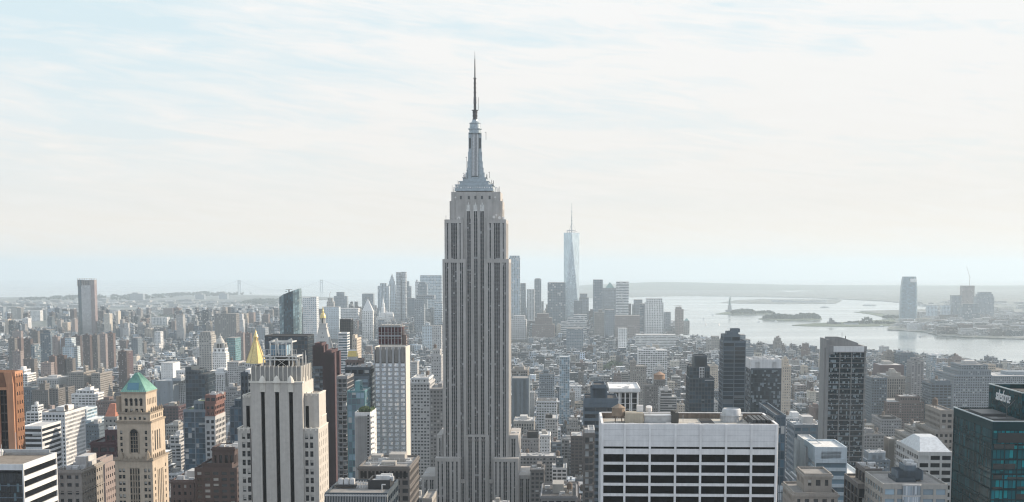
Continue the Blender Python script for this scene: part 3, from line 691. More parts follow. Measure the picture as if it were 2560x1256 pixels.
        w = MB(); w.box(a-.15, b+.15, y0-.15, y0+1.0, z, z+.45); w.box(b-.9, b+.15, y0+1.0, y0+dp, z, z+.45); w.box(a-.15, a+.6, y0+1.0, y0+dp, z, z+.45)
        for i in range(3): c = a+(b-a)*(i+.5)/3; w.bar((c, y0, z-.6), (c, y0, z+1.0), .5, 4, r2=.25)
        w.build('coping', cap, root)
        return a, b, z
    block(761, 797, 986, 4.0, 17, [(763, 773)], 1900, holeside=False); 
    m = MB(); a, b = X(764.5, 1040, 4), X(772.5, 1040, 4); m.box(a, b, 3.94, 3.99, Z(1071, 4), Z(1015, 4)); m.build('tall_window', blk, root)
    block(606, 626, 991, 4.0, 17, [(617, 624)], 1900, holeside=False)
    m = MB(); a, b = X(616, 1040, 4), X(624.5, 1040, 4); m.box(a, b, 3.94, 3.99, Z(1071, 4), Z(1015, 4)); m.build('tall_window', blk, root)
    block(758, 796, 1073, 1.0, 24, [(762, 770), (774.5, 782.5)], 1084)
    block(594, 625.5, 1073, 1.0, 26, [(604.5, 612.5), (617, 625)], 1084)
    block(797, 804, 1042, 10, 12, [], 1060); block(798, 808, 1062, 15, 9, [], 1080)
    reg(F, X(592), X(815), 0, 42, 592, 830, 912, 1256, 'pale grey tower with three black stripes')
stripe_tower()

def white_grid_tower():
    """broad white slab with a grid of black windows, seen from above its roof"""
    D = 505.0; F = Frame(1504, 1060, D); gz = F.gz
    root = empty('office_slab', (F.X, F.Y, gz), GRID, 'broad white stone office slab with wide black window bands, largest at lower right', 'office building')
    X = lambda px, py=1060, yl=0.0: F.lx(px, zat(py, D+yl), yl)
    Z = lambda py, yl=0.0: zat(py, D+yl)-gz
    wm = stone('travertine', (.78, .775, .775), .65, .13, .3); blk = glass('slab_glass', (.0015, .002, .003), (.006, .009, .013), .15, .5, None, spec=.03)
    x0, x1, dep = X(1504), X(1945), 38.0; zt = Z(1060)
    prw = x1-x0; k = prw/441.0
    piers = [1565.5-2.8, 1628.5-2.8, 1692-2.8, 1755.5-2.8, 1819-2.8, 1880-2.8]
    edges = [1504, 1563, 1626, 1689, 1753, 1816, 1878, 1945]
    P = [(x0+(e-1504)*k) for e in (1499.5, 1560, 1623, 1687, 1750, 1814, 1877, 1939)]
    P[0] = x0; pw = 5.2*k
    rows = [(1116.5, 1122)]+[(1135.5+26.3*i, 1155+26.3*i) for i in range(40)]
    zz = [(Z(b), Z(a)) for a, b in rows]; zz = [(a, b) for a, b in zz if a > 1]
    w = MB(); pn = MB()
    for i, p in enumerate(P):
        w.box(p, p+pw, -.55, .7, 0, zt, top=True)
        w.box(p+pw*.46, p+pw*.54, -.57, -.552, 0, zt)
    top = zt
    for (a, b) in zz:
        for i in range(7): w.box(P[i]+pw, P[i+1], -.0, .7, b, top)
        top = a
    for i in range(7): w.box(P[i]+pw, P[i+1], 0, .7, 0, top)
    # side walls, same system
    ns = 4
    for sx in (x0, x1-.7):
        for i in range(ns+1): c = .7+(dep-2.1)*i/ns; w.box(sx-(.3 if sx == x0 else 0), sx+.7+(.3 if sx > x0 else 0), c, c+.7, 0, zt)
        top = zt
        for (a, b) in zz+[(0, 0)]:
            if b == 0: b = .01
            for i in range(ns): c = .7+(dep-2.1)*i/ns; w.box(sx, sx+.7, c+.7, .7+(dep-2.1)*(i+1)/ns, b, top)
            top = a
    w.box(x0, x1, dep, dep+.7, 0, zt)
    w.build('wall', wm, root)
    for (a, b) in zz[:9]:
        for i in range(7):
            m = MB(); m.quad([(P[i]+pw, .5, a), (P[i+1], .5, a), (P[i+1], .5, b), (P[i]+pw, .5, b)], [(i*9, a), (i*9+5, a), (i*9+5, a+1), (i*9, a+1)])
            for q in range(1, 5): xx = P[i]+pw+(P[i+1]-P[i]-pw)*q/5; m.box(xx-.06, xx+.06, .42, .49, a, b)
            m.build('window', blk, root)
    m = MB(); m.box(x0+.75, x1-.75, .8, dep-.1, 0, zz[8][0]+.01); 
    m.box(x0+.5, x0+.6, .8, dep-.1, 0, zz[0][1]); m.box(x1-.6, x1-.5, .8, dep-.1, 0, zz[0][1]); m.build('side_glazing', blk, root)
    # joints on the blank top panels
    m = MB()
    for i in range(7):
        for q in range(1, 4): z = zt-(zt-Z(1116.5))*q/4; m.box(P[i]+pw, P[i+1], -.012, -.002, z-.03, z+.03)
        for q in range(1, 24): xx = P[i]+pw+(P[i+1]-P[i]-pw)*q/24; m.box(xx-.012, xx+.012, -.01, -.002, Z(1116.5), zt)
    m.build('panel_joint', plain('joint', (.36, .37, .39), .8), root)
    # roof, parapet, plant
    zr = zt-1.9
    m = MB(); m.quad([(x0+.7, .7, zr), (x1-.7, .7, zr), (x1-.7, dep, zr), (x0+.7, dep, zr)]); m.build('roof', stone('slab_roof', (.45, .43, .39), .95, .35, .12), root)
    m = MB(); m.box(x0, x1, .45, 1.0, zt, zt+.12); m.box(x0+.7, x1-.7, dep-.3, dep+.75, zt, zt+.35); m.box(x0-.1, x0+.7, 1.0, dep+.7, zt, zt+.2); m.box(x1-.7, x1+.1, 1.0, dep+.7, zt, zt+.2); m.build('coping', wm, root)
    brown = stone('parapet_inside', (.20, .16, .13), .9, .3, .5)
    m = MB(); m.box(x0+.72, x1-.72, dep-.5, dep-.32, zr, zt+.1); m.box(x0+.72, x0+.9, 1, dep-.5, zr, zt); m.box(x1-.9, x1-.72, 1, dep-.5, zr, zt)
    for i in range(16): xx = x0+2+(prw-4)*i/15; m.box(xx-.12, xx+.12, dep-1.0, dep-.52, zr, zt)
    m.build('parapet', brown, root)
    pl = stone('plant_wall', (.42, .38, .31), .9, .2, .4); gl_ = plain('galv', (.50, .52, .54), .4, .4)
    m = MB(); a, b = x0+(1568-1504)*k, x0+(1616-1504)*k; m.box(a, b, 20, 28, zr, zr+3.7); m.build('plant_room', pl, root)
    m = MB(); m.box(b+.4, x0+(1690-1504)*k, 21, 27, zr, zr+2.6, top=True)
    m.box(b+.4, x0+(1690-1504)*k, 20.6, 27.4, zr+2.6, zr+2.85); m.build('duct', gl_, root)
    m = MB(); c = x0+(1698-1504)*k; m.box(c-1.3, c+1.3, 19, 24, zr, zr+3.9); m.bar((c, 20, zr+3.9), (c-1.5, 20, zr+4.6), .8, 8, r2=.6); m.build('vent_hood', plain('hood_dark', (.06, .06, .055), .7), root)
    m = MB(); m.box(x0+(1768-1504)*k, x0+(1800-1504)*k, 12, dep-2, zr+.01, zr+.3); m.build('roof_well', plain('well_dark', (.02, .02, .02), .8), root)
    m = MB(); m.box(x0+(1705-1504)*k, x0+(1762-1504)*k, 5, 17, zr+.01, zr+.6); m.build('roof_deck', stone('deck_pale', (.42, .39, .35), .9, .2, .3), root)
    m = MB(); c = x0+(1850-1504)*k; rr_ = 26*k
    m.lathe(c, 27, [(rr_*1.06, zr), (rr_*1.0, zr+2.6), (rr_*.93, zr+4.6), (rr_*.82, zr+5.0), (rr_*.8, zr+4.4), (rr_*.4, zr+4.3)], 28); m.build('cooling_drum', gl_, root, smooth=False)
    m = MB(); m.lathe(c, 27, [(rr_*1.14, zr+2.3), (rr_*1.14, zr+2.55), (rr_*1.0, zr+2.56)], 28)
    for i in range(18): a_ = i*2*pi/18; m.bar((c+rr_*1.13*cos(a_), 27+rr_*1.13*sin(a_), zr), (c+rr_*1.13*cos(a_), 27+rr_*1.13*sin(a_), zr+3.3), .07)
    m.build('drum_gallery', gl_, root)
    m = MB(); m.box(x0+(1890-1504)*k, x1-2, 8, dep-3, zr, zr+1.0)
    for i in range(5): m.box(x0+(1893-1504)*k+i*1.7, x0+(1893-1504)*k+i*1.7+1.2, 12, 30, zr+1, zr+2.2)
    m.build('fan_bank', plain('fan_dark', (.05, .055, .06), .6), root)
    tank = tank_mb(x0+(1552-1504)*k, 24, zr, 2.5, 2.9, 1.0); tank.build('water_tank', plain('tank_wood_warm', (.27, .21, .16), .9), root)
    m = MB()
    for px_, h, y in ((1590, 7, 26), (1608, 5, 26), (1633, 4, 25), (1546, 3, 14), (1720, 3, 22), (1760, 2, 20)): xx = x0+(px_-1504)*k; m.bar((xx, y, zr), (xx, y, zr+h), .1)
    for i in range(9): xx = x0+4+i*1.6; m.bar((xx, 6+.3*i, zr), (xx+1.2, 7+.3*i, zr+.7), .1)
    m.bar((x0+3, 8, zr+.5), (x0+16, 10, zr+.5), .2); m.bar((x0+5, 12, zr+.4), (x0+5, 20, zr+.4), .2)
    m.build('roof_pipe', gl_, root)
    m = MB(); xx = x0+(1608-1504)*k; m.box(xx-1.2, xx+1.2, 24, 26, zr+3.8, zr+6.2); xx = x0+(1632-1504)*k; m.bar((xx, 26, zr+4), (xx, 25.4, zr+5.6), 1.2, 12, r2=1.2); m.build('dish', plain('dish_white', (.72, .70, .68), .6), root)
    m = MB()
    for i in range(26):
        a_ = random.Random(i); xx = x0+a_.uniform(3, prw-4); yy = a_.uniform(3, 17); s = a_.uniform(.3, 1.1); m.box(xx, xx+s*2, yy, yy+s, zr, zr+s*.7)
    m.build('air_unit', gl_, root)
    reg(F, x0-2, x1+2, -2, dep+8, 1487, 1950, 1060, 1256, 'broad white slab')
white_grid_tower()

def copper_tower():
    """sandstone tower with a green hipped roof"""
    D = 640.0; F = Frame(303, 983, D); gz = F.gz
    root = empty('sandstone_tower', (F.X, F.Y, gz), GRID, 'sandstone tower with green copper hipped roof and arched windows', 'tower')
    X = lambda px, py=983, yl=0.0: F.lx(px, zat(py, D+yl), yl)
    Z = lambda py, yl=0.0: zat(py, D+yl)-gz
    st = stone('sandstone', (.49, .415, .33), .9, .2, .4); tr = stone('sandstone_trim', (.31, .26, .205), .9, .22, .8)
    hsv = 0
    def mass(pa, pb, pt, zb, y0, dp, holes, sideh, nm='wall', cop=.5):
        a, b, z = X(pa, pt, y0), X(pb, pt, y0), Z(pt, y0)
        kx = (b-a)/(pb-pa); w = MB()
        H = [(a+(h[0]-pa)*kx, a+(h[1]-pa)*kx, Z(h[3], y0), Z(h[2], y0)) for h in holes]
        holed(w, a, b, y0, zb, z, H, .7); SH = [(y0+h[0], y0+h[1], Z(h[3], y0), Z(h[2], y0)) for h in sideh]
        SH = [h for h in SH if h[1] < y0+dp-.3]
        holed_side(w, b, y0+.7, y0+dp, zb, z, SH, .7)
        w.box(a, a+.7, y0+.7, y0+dp, zb, z); w.box(a+.7, b-.7, y0+dp-.7, y0+dp, zb, z); w.box(a+.7, b-.7, y0+1.6, y0+dp-.7, zb, z-.3)
        w.build(nm, st, root); windows_grid(root, [h for h in H if h[1]-h[0] < 4], y0+.45, seed=int(pt), blind=.3); windows_side(root, SH, b-.45, seed=int(pt)+1)
        m = MB(); m.box(a-cop, b+cop, y0-cop, y0+.7, z-.3, z+.5); m.box(b-.7, b+cop, y0+.7, y0+dp, z-.3, z+.5); m.box(a-cop, a+.7, y0+.7, y0+dp, z-.3, z+.5); m.box(a+.7, b-.7, y0+dp-.7, y0+dp, z-.3, z+.5); m.build('cornice', tr, root)
        return a, b, z
    # lowest visible shaft
    colsL = [(296, 303), (305, 312)]; colsR = [(359, 366), (369, 375)]
    rows = [1172+16*i for i in range(30)]
    h0 = [(a, b, y, y+9) for y in rows for a, b in colsL+colsR]
    sd = [(3+4.2*q, 4.6+4.2*q, y, y+9) for y in rows for q in (0, 4)]+[(7.6+2.6*q, 8.8+2.6*q, 1180, 1500) for q in range(4)]
    a, b, z = mass(287, 381, 1151, 0, 0, 25, h0+[(324, 348, 1170, 1700)], sd, cop=.6)
    ag, bg = a+(324-287)*(b-a)/94, a+(348-287)*(b-a)/94
    dkm = plain('pane_dark', (.008, .010, .013), .15, 0, .2)
    m = MB(); m.quad([(ag, .5, 0), (bg, .5, 0), (bg, .5, Z(1170)), (ag, .5, Z(1170))]); m.build('window_bay', dkm, root)
    m = MB()
    for q in range(1, 4): c = ag+(bg-ag)*q/4; m.box(c-.3, c+.3, .1, .49, 0, Z(1170))
    for i in range(14): zz = Z(1172+16*i); m.box(ag, bg, .3, .48, zz-.2, zz+.5) if zz > 0 else None
    m.build('window_mullion', tr, root)
    h1 = [(299, 305, 1077+15*i, 1086+15*i) for i in range(4)]+[(361, 367, 1077+15*i, 1086+15*i) for i in range(4)]+[(324.5, 344, 1083, 1132)]
    s1 = [(5.2+3.6*q, 7.0+3.6*q, 1080, 1130) for q in range(3)]+[(2, 3, 1078+15*i, 1086+15*i) for i in range(4)]
    a, b, z = mass(292, 377, 1056, Z(1152, 1.2), 1.2, 22, h1, s1, cop=.5)
    kx = (b-a)/85; ca, cr = a+(334.3-292)*kx, 9.75*kx
    m = MB(); pts = [(ca+cr*cos(t*pi/12), 1.1, Z(1083, 1.2)+cr*sin(t*pi/12)) for t in range(13)]; m.quad(pts[::-1])
    m.quad([(ca-cr, 1.75, Z(1132, 1.2)), (ca+cr, 1.75, Z(1132, 1.2)), (ca+cr, 1.75, Z(1083, 1.2)), (ca-cr, 1.75, Z(1083, 1.2))]); m.build('arched_window', dkm, root)
    m = MB()
    for t in range(12):
        p, q = pi*t/12, pi*(t+1)/12; r2 = cr*1.2; zc = Z(1083, 1.2)
        m.quad([(ca+cr*cos(p), .95, zc+cr*sin(p)), (ca+cr*cos(q), .95, zc+cr*sin(q)), (ca+r2*cos(q), .95, zc+r2*sin(q)), (ca+r2*cos(p), .95, zc+r2*sin(p))][::-1])
    for sx in (-1, 1): m.box(ca+sx*cr*1.1-.35, ca+sx*cr*1.1+.35, .9, 1.19, Z(1134, 1.2), Z(1083, 1.2)); 
    for q in (-.33, .33): m.box(ca+cr*q-.12, ca+cr*q+.12, 1.4, 1.6, Z(1132, 1.2), Z(1083, 1.2))
    for q in range(4): zz = Z(1092+10*q, 1.2); m.box(ca-cr, ca+cr, 1.5, 1.7, zz, zz+.25)
    m.build('arch_surround', tr, root)
    m = MB()                         # carved corners on the shoulder
    for cx_ in (a+1.6, b-1.6):
        m.bar((cx_, .4, Z(1151)), (cx_, .4, Z(1134)), 1.6, 6, r2=1.0); m.bar((cx_, .4, Z(1134)), (cx_, .4, Z(1126)), .9, 6, r2=.15); m.box(cx_-2.4, cx_+2.4, 0, 1.1, Z(1152), Z(1145)); m.build('carving', tr, root); m = MB()
    for q in range(6): c = 3+q*3.4; m = MB(); m.bar((b+.3, c, Z(1153)), (b+.3, c, Z(1138)), .7, 5, r2=.2); m.build('finial', tr, root)
    for q in range(7): c = a+2.5+(b-a-5)*q/6; m = MB(); m.bar((c, .6, Z(1151)), (c, .6, Z(1142)), .5, 4, r2=.2); m.build('finial', tr, root)
    h2 = [(298+12*i, 304+12*i, 1042, 1050) for i in range(6)]; s2 = [(2.2+2.9*q, 3.6+2.9*q, 1040, 1049) for q in range(6)]
    mass(296, 375, 1034, Z(1057, 2), 2.0, 20.5, h2, s2, cop=.3)
    h3 = [(312+12.3*i, 318.5+12.3*i, 999, 1015) for i in range(4)]+[(311+13*i, 318+13*i, 1022, 1031) for i in range(4)]; s3 = [(2.5+2.3*q, 3.5+2.3*q, 999, 1014) for q in range(6)]
    a, b, z = mass(303, 364, 983, Z(1035, 3.4), 3.4, 17, h3, s3, cop=.35)
    m = MB()
    for i in range(4): c = X(315.3+12.3*i, 999, 3.4); m.bar((c, 3.3, Z(1000, 3.4)), (c, 3.55, Z(1000, 3.4)), .75, 12, r2=.75)
    m.build('window_arch', dkm, root)
    m = MB()
    for q in range(6): c = 4+q*3.1; x_ = X(376, 1030, 2.0)+.1; m.box(x_-.6, x_+.2, c, c+.5, Z(1034, 2), Z(1023, 2)); m.bar((x_-.2, c+.25, Z(1023, 2)), (x_-.2, c+.25, Z(1018, 2)), .35, 4, r2=.05)
    for q in range(8): c = X(299+10.6*q, 1030, 2.0); m.box(c-.3, c+.3, 1.9, 2.5, Z(1034, 2), Z(1027, 2))
    m.build('balustrade', tr, root)
    # hipped copper roof
    cm = stone('copper_green', (.24, .47, .39), .65, .3, .5); zr = Z(983, 3.4)+.5
    apz = Z(933, 10); a0, b0, y0, y1 = a-.3, b+.3, 3.1, 20.7
    ra, rb = X(333, 933, 10), X(350, 933, 10); ym = 9.8; ym2 = 13.0
    A, B, C_, D_ = (a0, y0, zr), (b0, y0, zr), (b0, y1, zr), (a0, y1, zr); E = [(ra+1.0, ym, apz), (rb-1.2, ym, apz), (rb-1.2, ym2, apz), (ra+1.0, ym2, apz)]
    m = MB(); m.quad([A, B, E[1], E[0]]); m.quad([B, C_, E[2], E[1]]); m.quad([C_, D_, E[3], E[2]]); m.quad([D_, A, E[0], E[3]]); m.quad(E); m.quad([D_, C_, B, A]); m.build('roof', cm, root)
    m = MB()
    for i in range(13):
        t = i/12; m.bar((a0+(b0-a0)*t, y0, zr+.05), (E[0][0]+(E[1][0]-E[0][0])*t, ym, apz+.05), .1); m.bar((b0, y0+(y1-y0)*t, zr+.05), (E[1][0], ym+(ym2-ym)*t, apz+.05), .1)
    m.build('roof_seam', stone('copper_seam', (.15, .33, .28), .7, .2, .6), root)
    m = MB(); ca = (a0+b0)/2-.3; m.quad([(ca-2.6, y0+.55, zr+.9), (ca+2.6, y0+.55, zr+.9), (ca+2.5, y0+1.75, zr+4.0), (ca-2.5, y0+1.75, zr+4.0)]); 
    m.build('skylight', glass('skylight', (.10, .25, .33), (.2, .4, .5), .2), root)
    m = MB(); m.bar((X(300, 1010, 8), 9, Z(1035)), (X(300, 1010, 8), 9, Z(995)), 2.0, 10); m.build('stair_turret', tr, root)
    m = MB()
    reg(F, X(285), X(425), 0, 26, 285, 424, 930, 1256, 'sandstone tower with green roof')
copper_tower()

def teal_tower():
    """dark green-blue glass block with a higher block behind it"""
    D = 560.0; rz = R(-2.4); px = 2482
    F = Frame(2482, 1055, D); gz = F.gz
    root = empty('glass_tower', (F.X, F.Y, gz), GRID, 'dark teal glass tower at right edge with white lettering on its upper block', 'office tower')
    Z = lambda py, yl=0.0, x=0.0: F.lz(py, x, yl)-gz
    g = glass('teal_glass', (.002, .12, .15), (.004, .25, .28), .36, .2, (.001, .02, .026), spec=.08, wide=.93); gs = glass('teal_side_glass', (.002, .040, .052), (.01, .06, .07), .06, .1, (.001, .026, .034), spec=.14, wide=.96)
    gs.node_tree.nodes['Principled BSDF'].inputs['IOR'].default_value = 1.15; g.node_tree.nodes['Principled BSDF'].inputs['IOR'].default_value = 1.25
    dkf = plain('teal_frame', (.002, .034, .043), .5, 0, .05); cop = plain('teal_coping', (.45, .52, .54), .5)
    zt = Z(1055); Wd = 60.0
    dep = 10.0
    # side runs back until its top edge reaches px 2384
    for _ in range(60):
        X_, Y_ = F.world(0, dep); p = proj(X_, Y_, zt+gz)
        if p[0] < 2386: break
        dep += 2.0
    FL = 4.0; nf = 42; zl = [zt-3.2-FL*(i+1) for i in range(40)]
    f = MB(); f.box(0, Wd, 0, dep, zt-3.2, zt, top=False); f.box(-.05, .5, -.05, .5, 0, zt-3.2, top=False)
    for z in zl:
        if z > 0: f.box(.5, Wd, -.05, .3, z, z+.5); f.box(-.03, .3, .5, dep, z, z+.22)
    for i in range(1, 12): x = Wd*i/12; f.box(x-.12, x+.12, -.09, .25, 0, zt-3.2)
    f.build('frame', dkf, root)
    m = MB(); m.quad([(0.3, .31, 0), (Wd, .31, 0), (Wd, .31, zt-3.2), (.3, .31, zt-3.2)], [(0, 0), (36, 0), (36, 33), (0, 33)]); m.quad([(Wd, .31, 0), (Wd, dep, 0), (Wd, dep, zt-3.2), (Wd, .31, zt-3.2)], [(0, 0), (30, 0), (30, 33), (0, 33)])
    # open dark louvred storey
    m.build('glazing', g, root)
    m = MB(); m.quad([(.31, dep, 0), (.31, .3, 0), (.31, .3, zt-3.2), (.31, dep, zt-3.2)], [(0, 0), (34, 0), (34, 33), (0, 33)]); m.quad([(0, dep+.01, 0), (0, dep+.01, zt-3), (Wd, dep+.01, zt-3), (Wd, dep+.01, 0)]); m.build('side_glazing', gs, root)
    m = MB(); m.box(2.2, Wd-.5, -.2, .28, zt-8.2, zt-4.4); m.box(2.2, 2.6, -.3, -.2, zt-8.2, zt-4.4); m.build('louvre', plain('louvre_dark', (.004, .010, .012), .4), root)
    for i, z in enumerate(zl[1:14]):        # dark strips on the glass paint the shade of unlit rooms, not blinds
        rr = random.Random(i); m = MB(); x = .8
        while x < Wd-3:
            l = rr.uniform(2, 9); h = rr.uniform(.7, 2.2)
            if rr.random() < .6: m.box(x, x+l, -.02, .29, z+.55, z+.55+h)
            x += l+rr.uniform(.5, 3)
        m.build('blind', plain('room_dark', (.003, .012, .014), .25), root)
    m = MB(); m.box(-.2, Wd, -.2, .5, zt, zt+.35); m.box(-.2, .5, .5, dep+.3, zt, zt+.35); m.build('coping', cop, root)
    m = MB(); m.box(.5, Wd, .5, dep, zt-1.0, zt-.6); m.build('roof', roofm('tar'), root)
    # upper block stands back from both faces
    yb = 13.0
    zu = None
    XL = F.lx(2472, F.lz(962, 0, dep-4)+0, dep-4)
    # front-left corner where its top corner shows at (2562, ~985)
    xf = 15.0; zf = Z(984, yb, xf)
    zb_ = zt-1.0
    # left wall: from (xf,yb) going back to y2 where px = 2472
    y2 = yb
    for _ in range(80):
        X_, Y_ = F.world(xf, y2); p = proj(X_, Y_, zf+gz)
        if p[0] < 2474: break
        y2 += 1.0
    m = MB(); m.box(xf, Wd, yb, y2, zb_, zf, nu=20, nd=26, nv=7, top=False); m.build('upper_block', gs, root)
    m = MB(); m.box(xf-.2, Wd, yb-.2, yb+.3, zf, zf+.4); m.box(xf-.2, xf+.3, yb+.3, y2+.2, zf, zf+.4); m.box(xf+.3, Wd, y2-.2, y2+.2, zf, zf+.4); m.build('upper_coping', cop, root)
    m = MB(); m.box(xf+.3, Wd-1, yb+.3, y2-.3, zf-2, zf-1.8)
    for i in range(8): m.box(xf+2+i*3, xf+3.6+i*3, yb+4, yb+14, zf-1.8, zf+.2)
    m.build('upper_roof', roofm('tar'), root)
    # the lettering stands on the left wall of the upper block
    cu = bpy.data.curves.new('lettering', 'FONT'); cu.body = 'salesforce'; cu.extrude = .12; cu.align_x = 'CENTER'; cu.size = 5.0; cu.shear = .25
    o = bpy.data.objects.new('lettering', cu); COL.objects.link(o); o.parent = root
    # width from px 2489..2527 along the wall
    def ypx(tp):
        y = yb
        while y < y2:
            X_, Y_ = F.world(xf, y); p = proj(X_, Y_, zf+gz-6)
            if p[0] < tp: return y
            y += .25
        return y
    ya, ybb = ypx(2526), ypx(2490)
    zc = F.lz(1004, xf, (ya+ybb)/2)-gz
    o.rotation_euler = (pi/2, 0, -pi/2); o.location = (xf-.15, (ya+ybb)/2, zc)
    bpy.context.view_layer.update(); me = bpy.data.meshes.new_from_object(o); r_, l_ = o.rotation_euler.copy(), o.location.copy(); bpy.data.objects.remove(o)
    o = bpy.data.objects.new('lettering', me); COL.objects.link(o); o.parent = root; o.rotation_euler = r_; o.location = l_
    wdt = max(v.co.x for v in me.vertices)-min(v.co.x for v in me.vertices)
    o.scale = ((ybb-ya)/max(1, wdt), 1.35*1.0, 1)
    o.data.materials.append(plain('letter_white', (.85, .86, .88), .6))
    # roof plant on the lower roof
    m = MB(); m.box(3, xf-2, dep*.45, dep*.8, zt-.6, zt+.6); m.box(2, 6, 8, 16, zt-.6, zt+.4)
    m.bar((xf*.55, 10, zt-.6), (xf*.55, 10, zt+6.5), .16); m.bar((xf*.55, 10, zt+4.5), (xf*.55-3.2, 10, zt+7.8), .12); m.bar((xf*.55, 10, zt+4.5), (xf*.55+3.2, 10, zt+7.8), .12); m.box(xf*.55-3, xf*.55+3, 8, 12, zt-.6, zt+.5); m.build('window_hoist', plain('hoist', (.06, .07, .075), .5), root)
    reg(F, -2, Wd, -2, dep, 2382, 2700, 962, 1256, 'dark teal glass tower')
teal_tower()
def orange_face(root, F, last, gz):
    """one tall dark window slot down the front, and dark sloped panels over it"""
    x0, x1, y0, y1, z1 = last
    Z = lambda q: F.lz(q)-gz; X = lambda p, q=1000: F.lx(p, zat(q, F.Y))
    blk = glm('black'); o = wallm('orange'); a, b = X(1), X(20)
    m = MB(); m.quad([(a, -.05, 0), (b, -.05, 0), (b, -.05, Z(975)), (a, -.05, Z(975))], [(0, 0), (3, 0), (3, 50), (0, 50)]); m.build('window_slot', blk, root)
    m = MB()
    k = 0
    while Z(985)-k*3.9 > 4: z = Z(985)-k*3.9; m.box(a, b, -.3, -.06, z-.9, z-.35); k += 1
    m.box((a+b)/2-.15, (a+b)/2+.15, -.35, -.06, 0, Z(977)); m.build('window_rail', plain('rail_brown', (.06, .05, .045), .7), root)
    m = MB(); m.box(b, x1-.6, -1.2, -.01, 0, Z(960)); m.prism([(b, -1.2), (x1-.6, -1.2), (x1-.6, -.01), (b, -.01)], Z(960), Z(931), [(b-1.2, -.6, Z(931)), (x1-1.2, -.6, Z(931)), (x1-1.2, -.01, Z(931)), (b-1.2, -.01, Z(931))]); m.box(x0, a, -1.2, -.01, 0, Z(960)); m.box(a-.5, b+.1, -.9, -.02, Z(975), Z(968)); m.build('pier', o, root)
    m = MB(); m.quad([(a-.5, -.85, Z(968)), (b+.05, -.85, Z(968)), (b-1.6, -.05, Z(932)), (a-.5, -.05, Z(932))]); m.build('sloped_panel', plain('orange_shadow_panel', (.20, .10, .06), .8), root)  # darkened copy of the orange, shade put into the panel's colour
    m = MB()
    for i in range(3):
        c = y0+1.6+i*2.6
        for k in range(40):
            z = Z(945)-k*3.9
            if z > 100: m.quad([(x1+.02, c, z), (x1+.02, c+.9, z), (x1+.02, c+.9, z+1.6), (x1+.02, c, z+1.6)])
    m.build('side_window', plain('pane_dark', (.008, .010, .013), .15, 0, .2), root)
def banded_front(root, F, last, gz):
    """the front of the corner block is dark glass, not bands"""
    x0, x1, y0, y1, z1 = last
    g = glass('corner_glass', (.010, .014, .018), (.10, .16, .19), .12, .12, (.015, .018, .02), spec=.4)
    m = MB(); m.quad([(x0, -.1, 0), (x1-.5, -.1, 0), (x1-.5, -.1, z1-16), (x0, -.1, z1-16)], [(0, 0), (24, 0), (24, 20), (0, 20)]); m.build('curtain_wall', glass('corner_blue_glass', (.09, .15, .18), (.22, .30, .34), .3, .1, (.03, .05, .06), spec=.7), root)
    m = MB(); m.quad([(x0, -.1, z1-16), (x1-.5, -.1, z1-16), (x1-.5, -.1, z1-3), (x0, -.1, z1-3)], [(0, 0), (24, 0), (24, 4), (0, 4)]); m.build('dark_glazing', g, root)
    m = MB()
    for k in range(1, 4): m.box(x0, x1-.5, -.2, -.11, z1-3-k*4-.3, z1-3-k*4)
    for i in range(25): x = x0+(x1-x0-1)*i/24; m.box(x-.08, x+.08, -.2, -.11, 0, z1-16)
    m.build('transom', wallm('slate'), root)
    m = MB()
    for x, y, h in ((x1-14, 30, 7), (x1-3, 50, 3), (x0+10, 20, 4)): m.bar((x, y, z1), (x, y, z1+h), .12); m.build('roof_mast', wallm('steel'), root); m = MB()
    m.box(x0+2, x1-2, y1-1.6, y1-.8, z1, z1+1.1); m.box(x1-24, x1-18, 24, 30, z1-.8, z1+.6); m.lathe(x1-20, 27, [(2.6, z1+.6), (2.2, z1+1.4), (.2, z1+1.8)], 12); m.build('roof_fitting', wallm('steel'), root)
EXTRA = {'orange stone tower cut by the left edge with a dark window slot': orange_face, 'low modern block at bottom left with pale flat roof and cream bands': banded_front}
def facing(root, F, gz, rects, name, mat, yl=0.0, t=.3, each=True):
    """pieces standing a little proud of a front wall: (px0, px1, py top, py bottom)"""
    m = MB()
    for (a, b, p, q) in rects:
        xa, xb = F.lx(a, zat(p, F.Y+yl), yl), F.lx(b, zat(p, F.Y+yl), yl); za, zb = F.lz(q, 0, yl)-gz, F.lz(p, 0, yl)-gz
        if za < 0: continue
        if each: m = MB()
        m.box(xa, xb, yl-t, yl-.01, za, zb)
        if each: m.build(name, mat, root)
    if not each and m.v: m.build(name, mat, root)
def window_strip_extra(root, F, last, gz):
    facing(root, F, gz, [(1748, 1761, 918, 976)], 'window_panel', wallm('pale'), 1.0, .35)
    facing(root, F, gz, [(1749.5+4*i, 1752+4*i, 920+7*k, 925.5+7*k) for i in range(3) for k in range(8)], 'window', glm('dark'), 1.0, .5)
    facing(root, F, gz, [(1762, 1785, 950, 951.5)], 'ledge', wallm('pale'), 0.0, .4)
